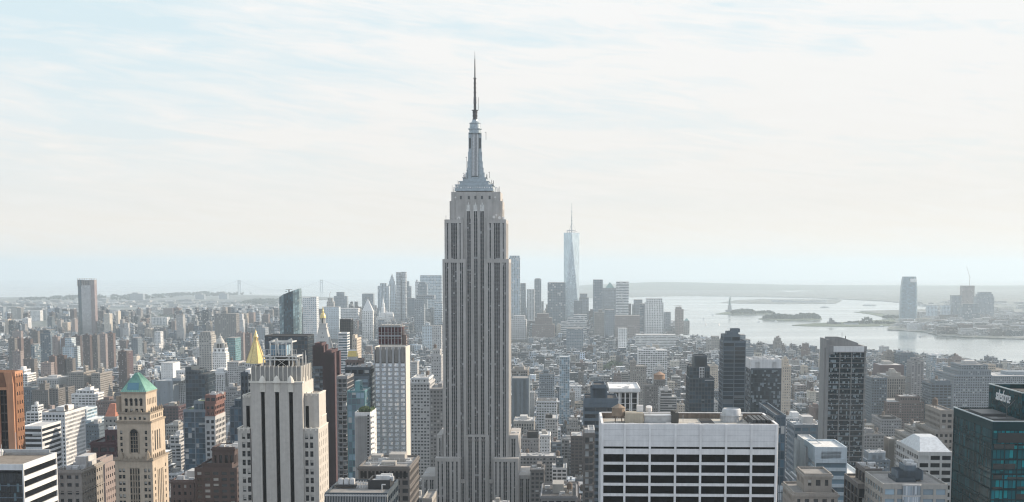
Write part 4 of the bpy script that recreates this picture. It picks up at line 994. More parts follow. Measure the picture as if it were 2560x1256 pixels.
def party_wall_extra(root, F, last, gz):
    facing(root, F, gz, [(918.5, 922.5, 1037+7.6*k, 1041.5+7.6*k) for k in range(20)], 'window', glm('black'), 0.0, .06)
    x0, x1, y0, y1, z1 = last
    for k in range(34):
        z = z1-3-k*3.0
        if z < 40: break
        m = MB(); m.box(x1+.01, x1+1.9, 1, 7, z, z+.25); m.box(x1+1.7, x1+1.9, 1, 7, z+.25, z+1.2); m.build('balcony', wallm('pale'), root)
    m = MB(); rr = random.Random(2)
    for k in range(40):
        cx, cy_, r = x0+(x1-x0)*rr.uniform(.2, .95), rr.uniform(4, 18), rr.uniform(.5, 1.2); m.lathe(cx, cy_, [(r*.3, z1-.8), (r, z1+.2), (r*.8, z1+1.2), (.1, z1+2.0)], 6)
    m.build('roof_planting', stone('leaf_roof', (.05, .08, .035), .95, .5, 1.0), root)
def billboard_extra(root, F, last, gz):
    facing(root, F, gz, [(1044, 1058, 992, 1037)], 'billboard', plain('poster_grey', (.35, .38, .40), .7), 0.0, .4); facing(root, F, gz, [(1044.5, 1057.5, 1019, 1036.5)], 'poster', wallm('white'), 0.0, .5)
def curved_glass_extra(root, F, last, gz):
    X = lambda p: F.lx(p, zat(1215, F.Y)); a, b = X(2256), X(2302); zt = F.lz(1212)-gz; c = (a+b)/2; r = (b-a)/2; m = MB(); n = 12
    for k in range(40):
        z0, z1 = zt-4.2*(k+1), zt-4.2*k
        if z0 < 60: break
        for i in range(n):
            p = [(c+r*cos(pi+pi*t/n), -.1+r*.42*sin(pi+pi*t/n)) for t in (i, i+1)]
            m.quad([(p[0][0], p[0][1], z0), (p[1][0], p[1][1], z0), (p[1][0], p[1][1], z1), (p[0][0], p[0][1], z1)], [(i, k), (i+1, k), (i+1, k+1), (i, k+1)])
    m.build('curved_glazing', glass('curved_office_glass', (.18, .22, .26), (.5, .55, .6), .35, .1, (.30, .33, .36), spec=.8, wide=.88), root)
    for k in range(14):
        z = zt-4.2*k; m = MB(); m.prism([(c+r*1.06*cos(pi+pi*t/n), r*.47*sin(pi+pi*t/n)) for t in range(n+1)], z-.3, z+.35); m.build('curved_ledge', wallm('lightgrey'), root)
def netted_brace_extra(root, F, last, gz):
    m = MB(); X = lambda p: F.lx(p, zat(1020, F.Y)); Z = lambda q: F.lz(q)-gz
    for k in range(4): m.bar((X(513+6*k), -.4, Z(1038)), (X(516+6*k), -.4, Z(1024)), .25); m.bar((X(519+6*k), -.4, Z(1038)), (X(516+6*k), -.4, Z(1024)), .25)
    for q in (1040, 1024, 1006): m.bar((X(512), -.4, Z(q)), (X(540), -.4, Z(q)), .3)
    m.build('brace', wallm('redframe'), root)
def colonnade_extra(root, F, last, gz):
    x0, x1, y0, y1, z1 = last; w = wallm('white'); m = MB(); m.box(x0-2, x1+1, -2.2, y1+1, z1, z1+.1); parapet(m, x0-2, x1+1, -2.2, y1+1, z1+1.2, 1.1, .6); m.box(x0-2, x1+1, -2.2, -.2, z1-1.4, z1-.01); m.build('roof_frame', w, root)
    for i in range(5):
        x = x0+(x1-x0-1.6)*i/4; m = MB(); m.box(x+.3, x+1.2, -1.0, -.1, z1-60, z1-1.45); m.build('column', w, root)
EXTRA.update({'black stepped glass tower with a white window strip': window_strip_extra, 'plain white party-wall tower with a column of small windows': party_wall_extra,
 'grey building with a blank wall left of the tallest tower': billboard_extra, 'concrete office with curved glass front at the bottom right': curved_glass_extra,
 'red-topped tower under construction beside the blue striped tower': netted_brace_extra, 'office tower with white colonnade and flat white roof frame': colonnade_extra})

def fan_roof_extra(root, F, last, gz):
    z = F.lz(1232)-gz; X = lambda p, y: F.lx(p, z+gz, y); g = plain('unit_metal', (.55, .56, .57), .5)
    for i in range(3):
        x = X(846+14*i, 16); m = MB(); m.box(x, x+1.75, 16, 18.5, z+.6, z+2.6); m.lathe(x+.9, 17.2, [(.7, z+2.6), (.75, z+2.9)], 10); m.build('cooling_fan', g, root)
    m = MB(); m.box(X(838, 15), X(890, 15), 15, 19.5, z-.2, z+.5); m.build('fan_plinth', wallm('black'), root)
    m = MB()
    for p in (892, 899, 906, 912): m.bar((X(p, 14), 14, z-.4), (X(p+3, 14), 14.5, z+2.4), .13)
    m.bar((X(890, 14), 14, z+2), (X(920, 14), 14, z+1.2), .2); m.bar((X(955, 6), 6, z-.4), (X(955, 6), 6, z+2.2), .25); m.bar((X(955, 6), 6, z+2.2), (X(964, 6), 6, z+2.2), .25); m.build('roof_pipe', g, root)
    m = MB(); x0, x1 = X(812, 0), X(968, 0)
    for i in range(40): x = x0+(x1-x0)*i/39; m.box(x-.08, x+.08, -.55, -.05, z-4, z-.5)
    m.box(x0, x1, -.7, -.56, z-1.2, z-.6); m.build('parapet_panel', wallm('lightgrey'), root)
def brown_roof_extra(root, F, last, gz):
    x0, x1, y0, y1, z1 = last; g = plain('unit_metal', (.55, .56, .57), .5); m = MB()
    for i in range(9): x = x0+2+(x1-x0-4)*i/8; m.bar((x, 3, z1-.8), (x, 3, z1+1.4), .1); m.bar((x, 20, z1-.8), (x, 20, z1+1.4), .1)
    m.bar((x0+2, 3, z1+1.4), (x1-2, 3, z1+1.4), .1); m.bar((x0+2, 20, z1+1.4), (x1-2, 20, z1+1.4), .1); m.build('roof_rail', g, root)
    for a, b, c, d, h in ((3, 8, 24, 32, 2.2), (10, 17, 8, 14, 1.2), (12, 20, 22, 33, 3.0)): m = MB(); m.box(x0+a, x0+b, c, d, z1-.8, z1+h); m.build('roof_house', wallm('concrete'), root)
    m = MB(); m.box(x0+.8, x1-.8, 16, 16.6, z1-.8, z1-.2); m.box(x0+9, x0+9.5, 2, 34, z1-.8, z1-.1); m.build('duct', g, root)
    # tall dark openings of the top storey
    facing(root, F, gz, [(901+9.8*i, 907+9.8*i, 1178, 1196) for i in range(12)], 'tall_window', glm('black'), 0.0, .1)
EXTRA.update({'dark building with rooftop fans at the bottom beside the striped tower': fan_roof_extra, 'brown stone office with tall top windows below the white windowed tower': brown_roof_extra})
# ================================================================ buildings one can tell apart, near to middle distance
def lit_cap(px0, px1, py): pass
T = [
 # name, label, category, distance, tiers, wall, glass, style, ybot, roof, tops
 # ---- left edge
 ('orange_tower', 'orange stone tower cut by the left edge with a dark window slot', 'tower', 620, [(-60, 37, 929, 9)], 'orange', 'black', 'blank', 1130, 'gravel', ''),
 ('office_building', 'low modern block at bottom left with pale flat roof and cream bands', 'office building', 470, [(-130, 58, 1160, 31)], 'pale', 'black', 'bands', 1256, 'brown', ''),
 ('grid_tower', 'white tower with a grid of small square windows behind the banded block', 'office building', 1250, [(105, 162, 1031, 52)], 'pale', 'dark', 'grid', 1168, 'tar', 'bt'),
 ('stone_building', 'beige stone building with bracketed cornice below the white grid tower', 'building', 640, [(142, 203, 1175, 30)], 'tan', 'dark', 'punched', 1256, 'tar', 'bc'),
 ('pink_building', 'plain pinkish slab squeezed beside the sandstone tower foot', 'building', 700, [(228, 262, 1160, 26), (232, 250, 1150, 20, 2)], 'pink', 'dark', 'punched', 1256, 'gravel', ''),
 ('maroon_building', 'maroon brick block with grid windows left of the sandstone tower', 'building', 760, [(226, 290, 1105, 40), (262, 290, 1075, 30, 2)], 'burgundy', 'dark', 'loft', 1256, 'tar', 'c'),
 ('dark_box', 'small black rooftop box building above the pink slab', 'building', 730, [(186, 222, 1158, 20)], 'black', 'black', 'blank', 1200, 'gravel', ''),
 ('glass_roof_building', 'pale blue glass building with a slanted roof behind the white grid tower', 'building', 1150, [(190, 228, 1050, 50), (192, 216, 1023, 40, 3)], 'bluewhite', 'sky', 'bands', 1110, 'white', ''),
 ('white_office', 'low white office with dark bands left of the grid tower', 'office building', 1050, [(55, 104, 1066, 40)], 'pale', 'dark', 'bands', 1112, 'silver', ''),
 ('white_office', 'small stepped white block above the dark-banded white office', 'building', 1230, [(65, 96, 1030, 40), (78, 94, 1014, 20, 6)], 'pale', 'dark', 'wide', 1066, 'silver', 'b'),
 ('brown_building', 'dark slate-brown block with fins at the far left', 'building', 1450, [(48, 98, 970, 50), (52, 78, 968, 30, 4)], 'slate', 'dark', 'fins', 1030, 'tar', ''),
 ('brown_building', 'brown building behind the fin-fronted slate block', 'building', 1600, [(80, 120, 975, 40), (98, 112, 960, 20, 6)], 'brown', 'dark', 'punched', 1010, 'gravel', 'b'),
 ('twin_slab', 'grey brick apartment slab with sunlit edge left of the pyramid roof', 'apartment building', 1350, [(122, 145, 972, 30)], 'brown', 'dark', 'slab', 1025, 'tar', 'b'),
 ('twin_slab', 'taller grey apartment slab with dark rooftop box beside its twin', 'apartment building', 1340, [(146, 170, 968, 30), (149, 158, 962, 12, 8, 'black', 'black', 'blank')], 'brown', 'dark', 'slab', 1025, 'tar', ''),
 ('apartment_building', 'beige apartment block with warm sunlit side and rooftop chimney tower', 'apartment building', 1650, [(171, 209, 931, 60), (208, 214, 915, 14, 8)], 'tan', 'dark', 'office', 985, 'gravel', 'b'),
 ('apartment_building', 'tall pale slab with sunlit orange side left of the pyramid roof', 'apartment building', 1550, [(228, 250, 934, 64), (248, 255, 920, 12, 10)], 'tan', 'dark', 'office', 1000, 'gravel', 'b'),
 ('white_apartments', 'white stepped apartment building at the left near the orange tower', 'apartment building', 1750, [(36, 68, 935, 40), (42, 60, 925, 30, 3)], 'white', 'grey', 'wide', 970, 'silver', 'b'),
 ('white_apartments', 'stepped white residential block between the brown slabs and green roof', 'apartment building', 1500, [(178, 238, 985, 40), (190, 232, 975, 26, 4), (212, 226, 968, 16, 8)], 'white', 'grey', 'wide', 1010, 'silver', 'bt'),
 ('arcaded_building', 'long stone block with arcaded top floor at far left', 'building', 1700, [(92, 145, 946, 60)], 'lightgrey', 'dark', 'fins', 972, 'silver', 'bct'),
 ('brick_building', 'dark red brick block with arched roofline right of the glass roof', 'building', 1120, [(240, 296, 1003, 50)], 'brick', 'dark', 'punched', 1060, 'tar', 'bt'),
 ('blue_building', 'dark blue-grey lumpy block in shade behind the grid tower', 'building', 1000, [(196, 248, 1072, 40), (214, 246, 1060, 30, 4)], 'slate', 'dark', 'punched', 1130, 'tar', 'b'),
 ('concrete_church', 'square concrete block with pitched orange gable behind the maroon block', 'building', 1080, [(260, 292, 1042, 26)], 'concrete', 'dark', 'punched', 1080, 'brown', 'b'),
 # ---- between the pyramid roof and the art deco tower
 ('glass_tower', 'dark glass block with a sloping curved top right of the green roof', 'office tower', 1350, [(463, 512, 936, 40), (463, 494, 926, 34, 1), (463, 478, 918, 30, 1.5)], 'dark', 'deep', 'curtain', 1020, 'tar', ''),
 ('department_store', 'white columned block behind the sloping dark glass', 'building', 1650, [(510, 562, 932, 70)], 'pale', 'dark', 'fins', 972, 'silver', 'bc'),
 ('department_store', 'white pillared block left of the sloping dark glass', 'building', 1700, [(440, 463, 926, 50)], 'pale', 'dark', 'fins', 955, 'silver', 'c'),
 ('warehouse', 'plain blue-grey block with a wide blank wall right of the green roof', 'building', 1500, [(388, 432, 952, 60), (430, 452, 946, 50, 1)], 'bluegrey', 'grey', 'blank', 1000, 'silver', 'bc'),
 ('striped_glass_tower', 'blue glass tower with tall pale vertical stripes and roof garden', 'apartment tower', 1020, [(458, 515, 1024, 34), (484, 510, 1003, 20, 4)], 'bluegrey', 'blue', 'glassfin', 1160, 'green', ''),
 ('unfinished_tower', 'red-topped tower under construction beside the blue striped tower', 'tower', 1010, [(512, 538, 1040, 30), (513, 537, 1006, 28, 1, 'redframe', 'dark', 'loft'), (512, 540, 988, 28, .8, 'redframe', 'dark', 'wide')], 'lightgrey', 'dark', 'loft', 1130, 'tar', 'c'),
 ('brick_building', 'maroon brick building beside the sandstone tower upper corner', 'building', 1180, [(398, 446, 1016, 40)], 'burgundy', 'dark', 'loft', 1050, 'tar', 'bt'),
 ('stone_building', 'grey stone block with arched windows right of the sandstone tower', 'building', 1000, [(414, 446, 1062, 30)], 'concrete', 'dark', 'office', 1100, 'silver', 'b'),
 ('crowned_building', 'dark brown brick hotel with raised crown pavilion at lower left', 'hotel', 690, [(486, 592, 1170, 40), (504, 580, 1158, 30, 4), (530, 586, 1118, 16, 8, 'darkbrick', 'dark', 'fins')], 'darkbrick', 'mixed', 'slab', 1256, 'tar', 'c'),
 ('brick_building', 'brown brick block with pale top at the foot of the sandstone tower', 'building', 720, [(426, 484, 1200, 30)], 'brick', 'dark', 'punched', 1256, 'silver', 'bc'),
 ('white_building', 'small white stepped building between sandstone tower and brown hotel', 'building', 760, [(425, 452, 1110, 40), (425, 448, 1090, 30, 2)], 'lightgrey', 'dark', 'wide', 1180, 'silver', 'bc'),
 ('tall_stone_building', 'grey loft tower seen left of the art deco tower top', 'building', 1120, [(558, 600, 978, 40), (564, 590, 968, 30, 3)], 'grey', 'dark', 'office', 1040, 'tar', 'bt'),
 ('blue_glass_tower', 'dark blue glass slab tucked left of the art deco tower', 'office tower', 840, [(574, 606, 1018, 40), (586, 604, 998, 30, 2)], 'slate', 'blue', 'curtain', 1150, 'tar', 'b'),
 ('black_white_tower', 'narrow dark tower with a white blank edge left of the striped crown', 'tower', 780, [(601, 620, 931, 24), (613, 626, 924, 24, .5, 'white', 'grey', 'blank')], 'dark', 'dark', 'wide', 1010, 'silver', ''),
 ('gothic_building', 'ornate grey limestone building under the gold pyramid', 'building', 1640, [(590, 668, 915, 60), (606, 662, 906, 40, 6)], 'lightgrey', 'dark', 'office', 990, 'gravel', ''),
 ('stone_building', 'pale grey building between the clock-like white tower and gold pyramid', 'building', 1700, [(568, 596, 905, 40)], 'lightgrey', 'dark', 'office', 960, 'gravel', 't'),
 ('dark_slab', 'wide black glass slab behind the white rooftop frame', 'office building', 1350, [(662, 769, 839, 34)], 'black', 'deep', 'curtain', 945, 'tar', ''),
 # ---- centre left
 ('burgundy_tower', 'burgundy brick tower with balconied lower half', 'apartment tower', 1130, [(783, 813, 916, 26, 0, 'slate', 'mixed', 'balcony'), (786, 804, 858, 22, 2, 'burgundy', 'dark', 'blank')], 'burgundy', 'mixed', 'balcony', 1080, 'tar', 'b'),
 ('burgundy_slab', 'windowless dark burgundy slab rising beside the balconied tower', 'apartment tower', 1100, [(813, 829, 876, 30)], 'burgundy', 'black', 'blank', 1110, 'tar', ''),
 ('balcony_tower', 'slim tower with white balcony bands in front of the black slab', 'apartment tower', 2050, [(845, 868, 832, 24)], 'pale', 'blue', 'bands', 965, 'silver', ''),
 ('black_tower', 'slim black glass slab rising behind the white-banded tower', 'apartment tower', 2100, [(849, 877, 798, 24)], 'black', 'black', 'curtain', 870, 'tar', 'c'),
 ('sunlit_tower', 'cream tower with sunlit orange side left of the red scaffold', 'apartment building', 1900, [(880, 892, 846, 40), (881, 888, 838, 20, 4)], 'sand', 'grey', 'punched', 930, 'gravel', 'b'),
 ('gold_roof_building', 'red brick building with a small gold mansard roof', 'apartment building', 1250, [(864, 898, 900, 30)], 'brick', 'dark', 'office', 935, 'tar', ''),
 ('scaffold_tower', 'grey brick tower with balcony stacks left of the teal glass', 'apartment tower', 960, [(841, 868, 941, 30)], 'grey', 'mixed', 'balcony', 1190, 'tar', 'c'),
 ('glass_terrace_tower', 'grey tower with glass terraces and rounded corner top', 'apartment tower', 1000, [(868, 922, 941, 34), (862, 925, 918, 24, 5, 'dark', 'dark', 'wide')], 'slate', 'sky', 'wide', 1000, 'tar', 'c'),
 ('teal_glass_tower', 'teal glass tower left of the white blank wall', 'apartment tower', 880, [(868, 912, 977, 26)], 'teal', 'sky', 'curtain', 1190, 'silver', 'b'),
 ('blank_wall_tower', 'plain white party-wall tower with a column of small windows', 'apartment tower', 800, [(887, 926, 1031, 24)], 'white', 'dark', 'blank', 1190, 'green', ''),
 ('brownstone_block', 'brown stone office with tall top windows below the white windowed tower', 'office building', 690, [(896, 1024, 1166, 42)], 'brown', 'dark', 'loft', 1256, 'gravel', 'c'),
 ('low_roof_building', 'dark building with rooftop fans at the bottom beside the striped tower', 'office building', 520, [(812, 968, 1232, 34), (920, 975, 1200, 12, 14, 'black', 'black', 'blank')], 'dark', 'blue', 'wide', 1256, 'gravel', 'c'),
 ('sunlit_apartments', 'narrow orange sunlit apartment building right of the white windowed tower', 'apartment building', 1060, [(1024, 1038, 1066, 30), (1025, 1033, 1036, 20, 3)], 'sand', 'dark', 'punched', 1200, 'gravel', 'b'),
 ('billboard_building', 'grey building with a blank wall left of the tallest tower', 'building', 1480, [(1042, 1062, 995, 30)], 'grey', 'dark', 'blank', 1060, 'gravel', 'b'),
 ('long_stone_building', 'large grey stone block with regular windows tight left of the tallest tower', 'office building', 1420, [(1074, 1108, 972, 70)], 'grey', 'grey', 'office', 1110, 'gravel', 'b'),
 ('long_stone_building', 'grey stone block with cornice and windows between white tower and tallest tower', 'office building', 1560, [(1026, 1074, 957, 60), (1028, 1072, 945, 50, 2, 'pale', 'dark', 'office')], 'lightgrey', 'dark', 'office', 995, 'silver', 'ct'),
 ('stone_tower', 'pale stone apartment tower between white windowed tower and tallest tower', 'apartment building', 1750, [(1078, 1103, 888, 30), (1082, 1100, 874, 20, 4)], 'lightgrey', 'grey', 'punched', 960, 'gravel', 't'),
 ('stone_tower', 'grey loft tower right beside the white windowed tower top', 'apartment building', 1650, [(1027, 1043, 905, 30)], 'lightgrey', 'dark', 'punched', 945, 'gravel', 't'),
 ('low_loft', 'low grey loft at the bottom between brownstone and tallest tower', 'building', 720, [(1056, 1080, 1246, 30)], 'concrete', 'dark', 'punched', 1256, 'gravel', 'b'),
 ('roof_edge_building', 'narrow grey block with a light parapet left of the tallest tower base', 'building', 1180, [(1048, 1070, 1090, 90)], 'grey', 'dark', 'punched', 1190, 'silver', 'c'),
 # ---- right of the tallest tower
 ('white_loft', 'white loft building with rows of windows right of the tallest tower', 'building', 1500, [(1341, 1392, 1003, 50)], 'pale', 'dark', 'office', 1070, 'tar', 'c'),
 ('ornate_loft', 'narrow ornate stone loft in front of the white loft', 'building', 1350, [(1362, 1394, 1046, 50), (1366, 1378, 1036, 16, 8, 'black', 'black', 'blank')], 'lightgrey', 'dark', 'office', 1105, 'silver', ''),
 ('arched_loft', 'stone loft with arched top windows and dark cornice', 'building', 1280, [(1284, 1335, 1052, 50)], 'concrete', 'dark', 'fins', 1090, 'silver', 'bc'),
 ('grey_white_loft', 'grey brick loft with dark rooftop shed', 'building', 1130, [(1304, 1347, 1096, 40), (1318, 1345, 1080, 20, 8, 'black', 'black', 'blank')], 'grey', 'dark', 'punched', 1125, 'tar', ''),
 ('white_narrow_building', 'bright white narrow building beside the grey brick loft', 'building', 1120, [(1347, 1375, 1088, 36)], 'white', 'dark', 'punched', 1125, 'white', 'b'),
 ('long_loft', 'long low loft with grey roof and rooftop dish', 'building', 1050, [(1299, 1390, 1140, 30)], 'grey', 'dark', 'office', 1158, 'silver', 'ct'),
 ('brick_loft', 'brown loft with bold windows right of the tallest tower foot', 'building', 950, [(1326, 1360, 1174, 40)], 'brown', 'dark', 'loft', 1230, 'gravel', 'bc'),
 ('white_top_building', 'small white stepped building deep between lofts near tall grey slab', 'building', 960, [(1380, 1417, 1170, 36), (1390, 1408, 1145, 18, 8, 'dark', 'dark', 'punched')], 'pale', 'dark', 'wide', 1205, 'silver', 't'),
 ('dark_loft', 'dark brick loft beside the tall grey slab', 'building', 1080, [(1427, 1457, 1090, 50)], 'darkbrick', 'dark', 'loft', 1200, 'silver', 'c'),
 ('roof_garden_building', 'low roof crowded with water tanks at the bottom right of the tallest tower', 'building', 830, [(1352, 1442, 1240, 50)], 'grey', 'dark', 'loft', 1256, 'tar', 'btc'),
 ('blue_glass_tower', 'slim blue glass tower standing alone among low lofts', 'apartment tower', 2250, [(1399, 1424, 892, 26)], 'bluewhite', 'sky', 'curtain', 968, 'white', ''),
 ('pale_building', 'pale block with flat roof and sunlit side above the lofts', 'building', 2000, [(1279, 1319, 925, 70), (1286, 1310, 918, 30, 10)], 'tan', 'dark', 'office', 945, 'gravel', 'b'),
 ('dark_block', 'wide dark flat block below the pale sunlit building', 'building', 1900, [(1279, 1322, 946, 50)], 'slate', 'dark', 'blank', 970, 'gravel', ''),
 ('banded_building', 'grey banded office building among lofts right of the tallest tower', 'building', 1850, [(1348, 1386, 936, 50), (1358, 1372, 925, 20, 8)], 'bluegrey', 'dark', 'office', 975, 'tar', 'b'),
 ('grey_slab_tower', 'tall grey glass slab with a raised sloping box beside the broad white slab', 'office tower', 780, [(1459, 1548, 1010, 34, 0), (1460, 1545, 996, 30, 1), (1482, 1514, 962, 22, 3, 'slate', 'dark', 'blank')], 'slate', 'deep', 'bands', 1070, 'tar', ''),
 ('balcony_slab', 'narrow burgundy and grey slab left of the broad white slab', 'apartment building', 640, [(1459, 1487, 1083, 30), (1470, 1487, 1075, 20, 3, 'lightgrey', 'dark', 'blank')], 'brown', 'mixed', 'balcony', 1256, 'silver', ''),
 ('colonnade_tower', 'office tower with white colonnade and flat white roof frame', 'office tower', 980, [(1530, 1597, 975, 50)], 'white', 'black', 'glassfin', 1035, 'gravel', 'c'),
 ('tank_tower', 'brown brick tower with an orange round water tank', 'building', 1180, [(1612, 1645, 965, 40), (1636, 1663, 950, 24, 6)], 'brown', 'dark', 'punched', 1035, 'tar', ''),
 ('balcony_building', 'grey building with white balconies behind the broad white slab roof', 'apartment building', 1080, [(1650, 1692, 992, 40), (1652, 1680, 975, 30, 3)], 'lightgrey', 'dark', 'bands', 1035, 'silver', 'b'),
 ('ornate_tower', 'pale ornate stone tower above the brown tank tower', 'building', 1700, [(1634, 1664, 930, 40), (1637, 1662, 922, 30, 3)], 'lightgrey', 'dark', 'punched', 950, 'gravel', 'b'),
 ('dark_tower', 'black stepped glass tower with a white window strip', 'apartment tower', 1350, [(1723, 1786, 945, 40), (1724, 1775, 917, 34, 1), (1736, 1768, 889, 24, 3, 'dark', 'dark', 'blank')], 'dark', 'deep', 'curtain', 1030, 'tar', ''),
 ('white_top_building', 'stepped building with white penthouse in front of the black stepped tower', 'building', 1040, [(1752, 1794, 1004, 30), (1760, 1787, 995, 20, 4), (1765, 1783, 984, 12, 7, 'white', 'dark', 'wide')], 'lightgrey', 'dark', 'office', 1035, 'silver', 'b'),
 ('dark_block', 'dark block behind the white penthouse building', 'building', 1150, [(1741, 1806, 978, 40)], 'slate', 'dark', 'office', 1035, 'tar', 'c'),
 ('banded_tower', 'tall dark tower with pale horizontal bands and a stepped fin top', 'apartment tower', 1230, [(1808, 1865, 852, 30), (1809, 1851, 837, 24, 1), (1818, 1846, 829, 16, 3), (1828, 1850, 822, 10, 6)], 'slate', 'deep', 'thinband', 1032, 'tar', ''),
 ('mottled_tower', 'dark mottled glass tower with a plain pale top band', 'apartment tower', 1130, [(1877, 1954, 921, 34), (1877, 1954, 899, 34, .2, 'pale', 'grey', 'blank')], 'dark', 'mottled', 'fine', 1040, 'silver', 'c'),
 ('dark_side_block', 'small dark block between banded tower and mottled tower', 'building', 1160, [(1860, 1882, 958, 40), (1868, 1880, 915, 20, 4)], 'dark', 'deep', 'wide', 1036, 'tar', ''),
 ('sunlit_tower', 'sunlit cream stepped tower behind the mottled tower', 'building', 1900, [(1956, 1978, 915, 40), (1959, 1972, 900, 24, 6), (1962, 1968, 893, 10, 10)], 'sand', 'grey', 'punched', 940, 'gravel', ''),
 ('sunlit_block', 'cream sunlit block between the black tower and banded tower', 'building', 1750, [(1775, 1795, 915, 40)], 'sand', 'grey', 'punched', 945, 'gravel', 'b'),
 ('long_grid_building', 'long white gridded block above the city at centre right', 'building', 3000, [(1596, 1668, 876, 60), (1608, 1640, 870, 40, 8)], 'white', 'dark', 'wide', 898, 'silver', 'bc'),
 ('brick_apartments', 'beige apartment slab left of the black stepped tower far back', 'apartment building', 2300, [(1577, 1616, 916, 40), (1576, 1590, 904, 30, 4)], 'tan', 'grey', 'punched', 940, 'gravel', 'b'),
 # ---- right
 ('glass_slab', 'dark blue glass slab behind the right edge of the broad white slab', 'office building', 640, [(1940, 1965, 1038, 60)], 'slate', 'blue', 'curtain', 1200, 'tar', ''),
 ('balcony_block', 'dark brown building with red roof railing left of the balcony tower', 'building', 760, [(1984, 2028, 1090, 50), (1990, 2025, 1084, 30, 4, 'burgundy', 'dark', 'blank')], 'brown', 'dark', 'punched', 1180, 'tar', ''),
 ('glass_office', 'green glazed low office behind the red-railed building', 'office building', 900, [(1985, 2062, 1062, 30)], 'bluegrey', 'sky', 'wide', 1100, 'white', 'bc'),
 ('white_lofts', 'white loft with big windows right of the broad white slab', 'building', 1250, [(1964, 2004, 1044, 40)], 'pale', 'dark', 'wide', 1075, 'silver', 'bt'),
 ('blue_white_tower', 'pale blue and white banded office with a blank blue top', 'office building', 640, [(2038, 2118, 1147, 30), (2038, 2118, 1118, 30, .2, 'bluewhite', 'sky', 'blank')], 'bluewhite', 'sky', 'bands', 1256, 'white', ''),
 ('white_core', 'tall blank white core on the left of the blue banded office', 'office building', 660, [(2022, 2054, 1108, 34)], 'pale', 'grey', 'blank', 1200, 'white', ''),
 ('white_annex', 'white banded annex right of the blue banded office', 'office building', 650, [(2118, 2160, 1188, 40)], 'bluewhite', 'sky', 'bands', 1256, 'white', ''),
 ('vaulted_building', 'low pale building with round vaulted roofs beside the broad slab', 'building', 640, [(1946, 2010, 1214, 30)], 'bluewhite', 'grey', 'blank', 1256, 'silver', ''),
 ('stepped_stone_building', 'beige stepped stone tower at the bottom right of centre', 'building', 560, [(1985, 2095, 1232, 30), (2012, 2080, 1184, 20, 5)], 'tan', 'dark', 'punched', 1256, 'gravel', ''),
 ('octagon_tower', 'brown octagonal-topped stone tower at the bottom right', 'building', 580, [(2145, 2206, 1210, 30), (2163, 2206, 1172, 20, 4)], 'brown', 'dark', 'glassfin', 1256, 'brown', 'c'),
 ('curved_office', 'concrete office with curved glass front at the bottom right', 'office building', 540, [(2208, 2370, 1210, 34), (2240, 2290, 1196, 14, 10, 'dark', 'dark', 'blank'), (2262, 2290, 1164, 10, 12, 'slate', 'dark', 'blank')], 'concrete', 'sky', 'wide', 1256, 'gravel', 'c'),
 ('silver_roof_building', 'stone building with a white metal hipped roof behind the curved office', 'building', 720, [(2296, 2382, 1130, 50)], 'lightgrey', 'dark', 'wide', 1200, 'white', ''),
 ('ornate_hotel', 'beige stone hotel with balconies left of the teal glass tower', 'hotel', 900, [(2336, 2384, 1076, 50), (2352, 2384, 1026, 40, 4)], 'tan', 'dark', 'office', 1130, 'gravel', 't'),
 ('stepped_lofts', 'brown stepped loft building before the white rooftops on the right', 'building', 980, [(2204, 2254, 1048, 60), (2206, 2240, 1042, 30, 5, 'black', 'black', 'blank')], 'grey', 'dark', 'office', 1110, 'tar', 't'),
 ('stepped_lofts', 'beige terraced loft left of the ornate hotel', 'building', 960, [(2268, 2336, 1088, 60), (2282, 2330, 1068, 40, 6)], 'tan', 'dark', 'loft', 1125, 'gravel', 'bt'),
 ('slim_stone_tower', 'slim stone slab with sunlit corner below the stepped lofts', 'building', 820, [(2222, 2240, 1097, 24)], 'tan', 'dark', 'blank', 1150, 'silver', ''),
 ('stone_building', 'small stone building beside the slim stone slab', 'building', 840, [(2244, 2266, 1098, 30), (2280, 2306, 1110, 20, 4)], 'tan', 'dark', 'punched', 1150, 'tar', 'b'),
 ('blue_shed_building', 'slate blue shed-topped building right of the balcony tower foot', 'building', 780, [(2165, 2225, 1150, 40), (2172, 2214, 1132, 24, 6, 'bluegrey', 'grey', 'blank')], 'slate', 'dark', 'punched', 1180, 'silver', 'c'),
 ('tank_loft', 'grey brick loft with twin round tanks behind the balcony tower', 'building', 920, [(2160, 2210, 1086, 40)], 'grey', 'dark', 'office', 1130, 'tar', 'tb'),
 ('brick_loft', 'brown brick tower with pale rooftop rim right of the balcony tower', 'building', 1150, [(2166, 2206, 1010, 40), (2168, 2198, 987, 30, 3)], 'brick', 'dark', 'office', 1060, 'silver', ''),
 ('red_brick_block', 'plain red-brown brick block left of the balcony tower', 'building', 1400, [(2034, 2062, 1020, 40)], 'brick', 'grey', 'blank', 1055, 'gravel', 'b'),
 ('low_white_block', 'long white loft with even windows on the right', 'building', 1350, [(2285, 2355, 1024, 50)], 'pale', 'dark', 'office', 1050, 'silver', 'tc'),
 ('long_brick_block', 'long brick block behind the white lofts on the right', 'building', 1750, [(2218, 2310, 1005, 60), (2250, 2300, 991, 30, 8)], 'brick', 'dark', 'office', 1016, 'silver', 'c'),
 ('grey_office_block', 'broad grey banded office block far right', 'office building', 2050, [(2385, 2480, 938, 110), (2398, 2478, 925, 90, 6), (2404, 2470, 912, 60, 12)], 'bluegrey', 'dark', 'office', 1010, 'gravel', 'b'),
 ('long_office_block', 'very long low office block at far right edge', 'office building', 2300, [(2480, 2640, 940, 90)], 'bluegrey', 'dark', 'office', 960, 'silver', 'bc'),
 ('grand_stone_block', 'tan stone loft with columned top in the right middle', 'building', 2000, [(2219, 2264, 941, 70), (2226, 2252, 932, 30, 10)], 'tan', 'dark', 'fins', 985, 'silver', 'b'),
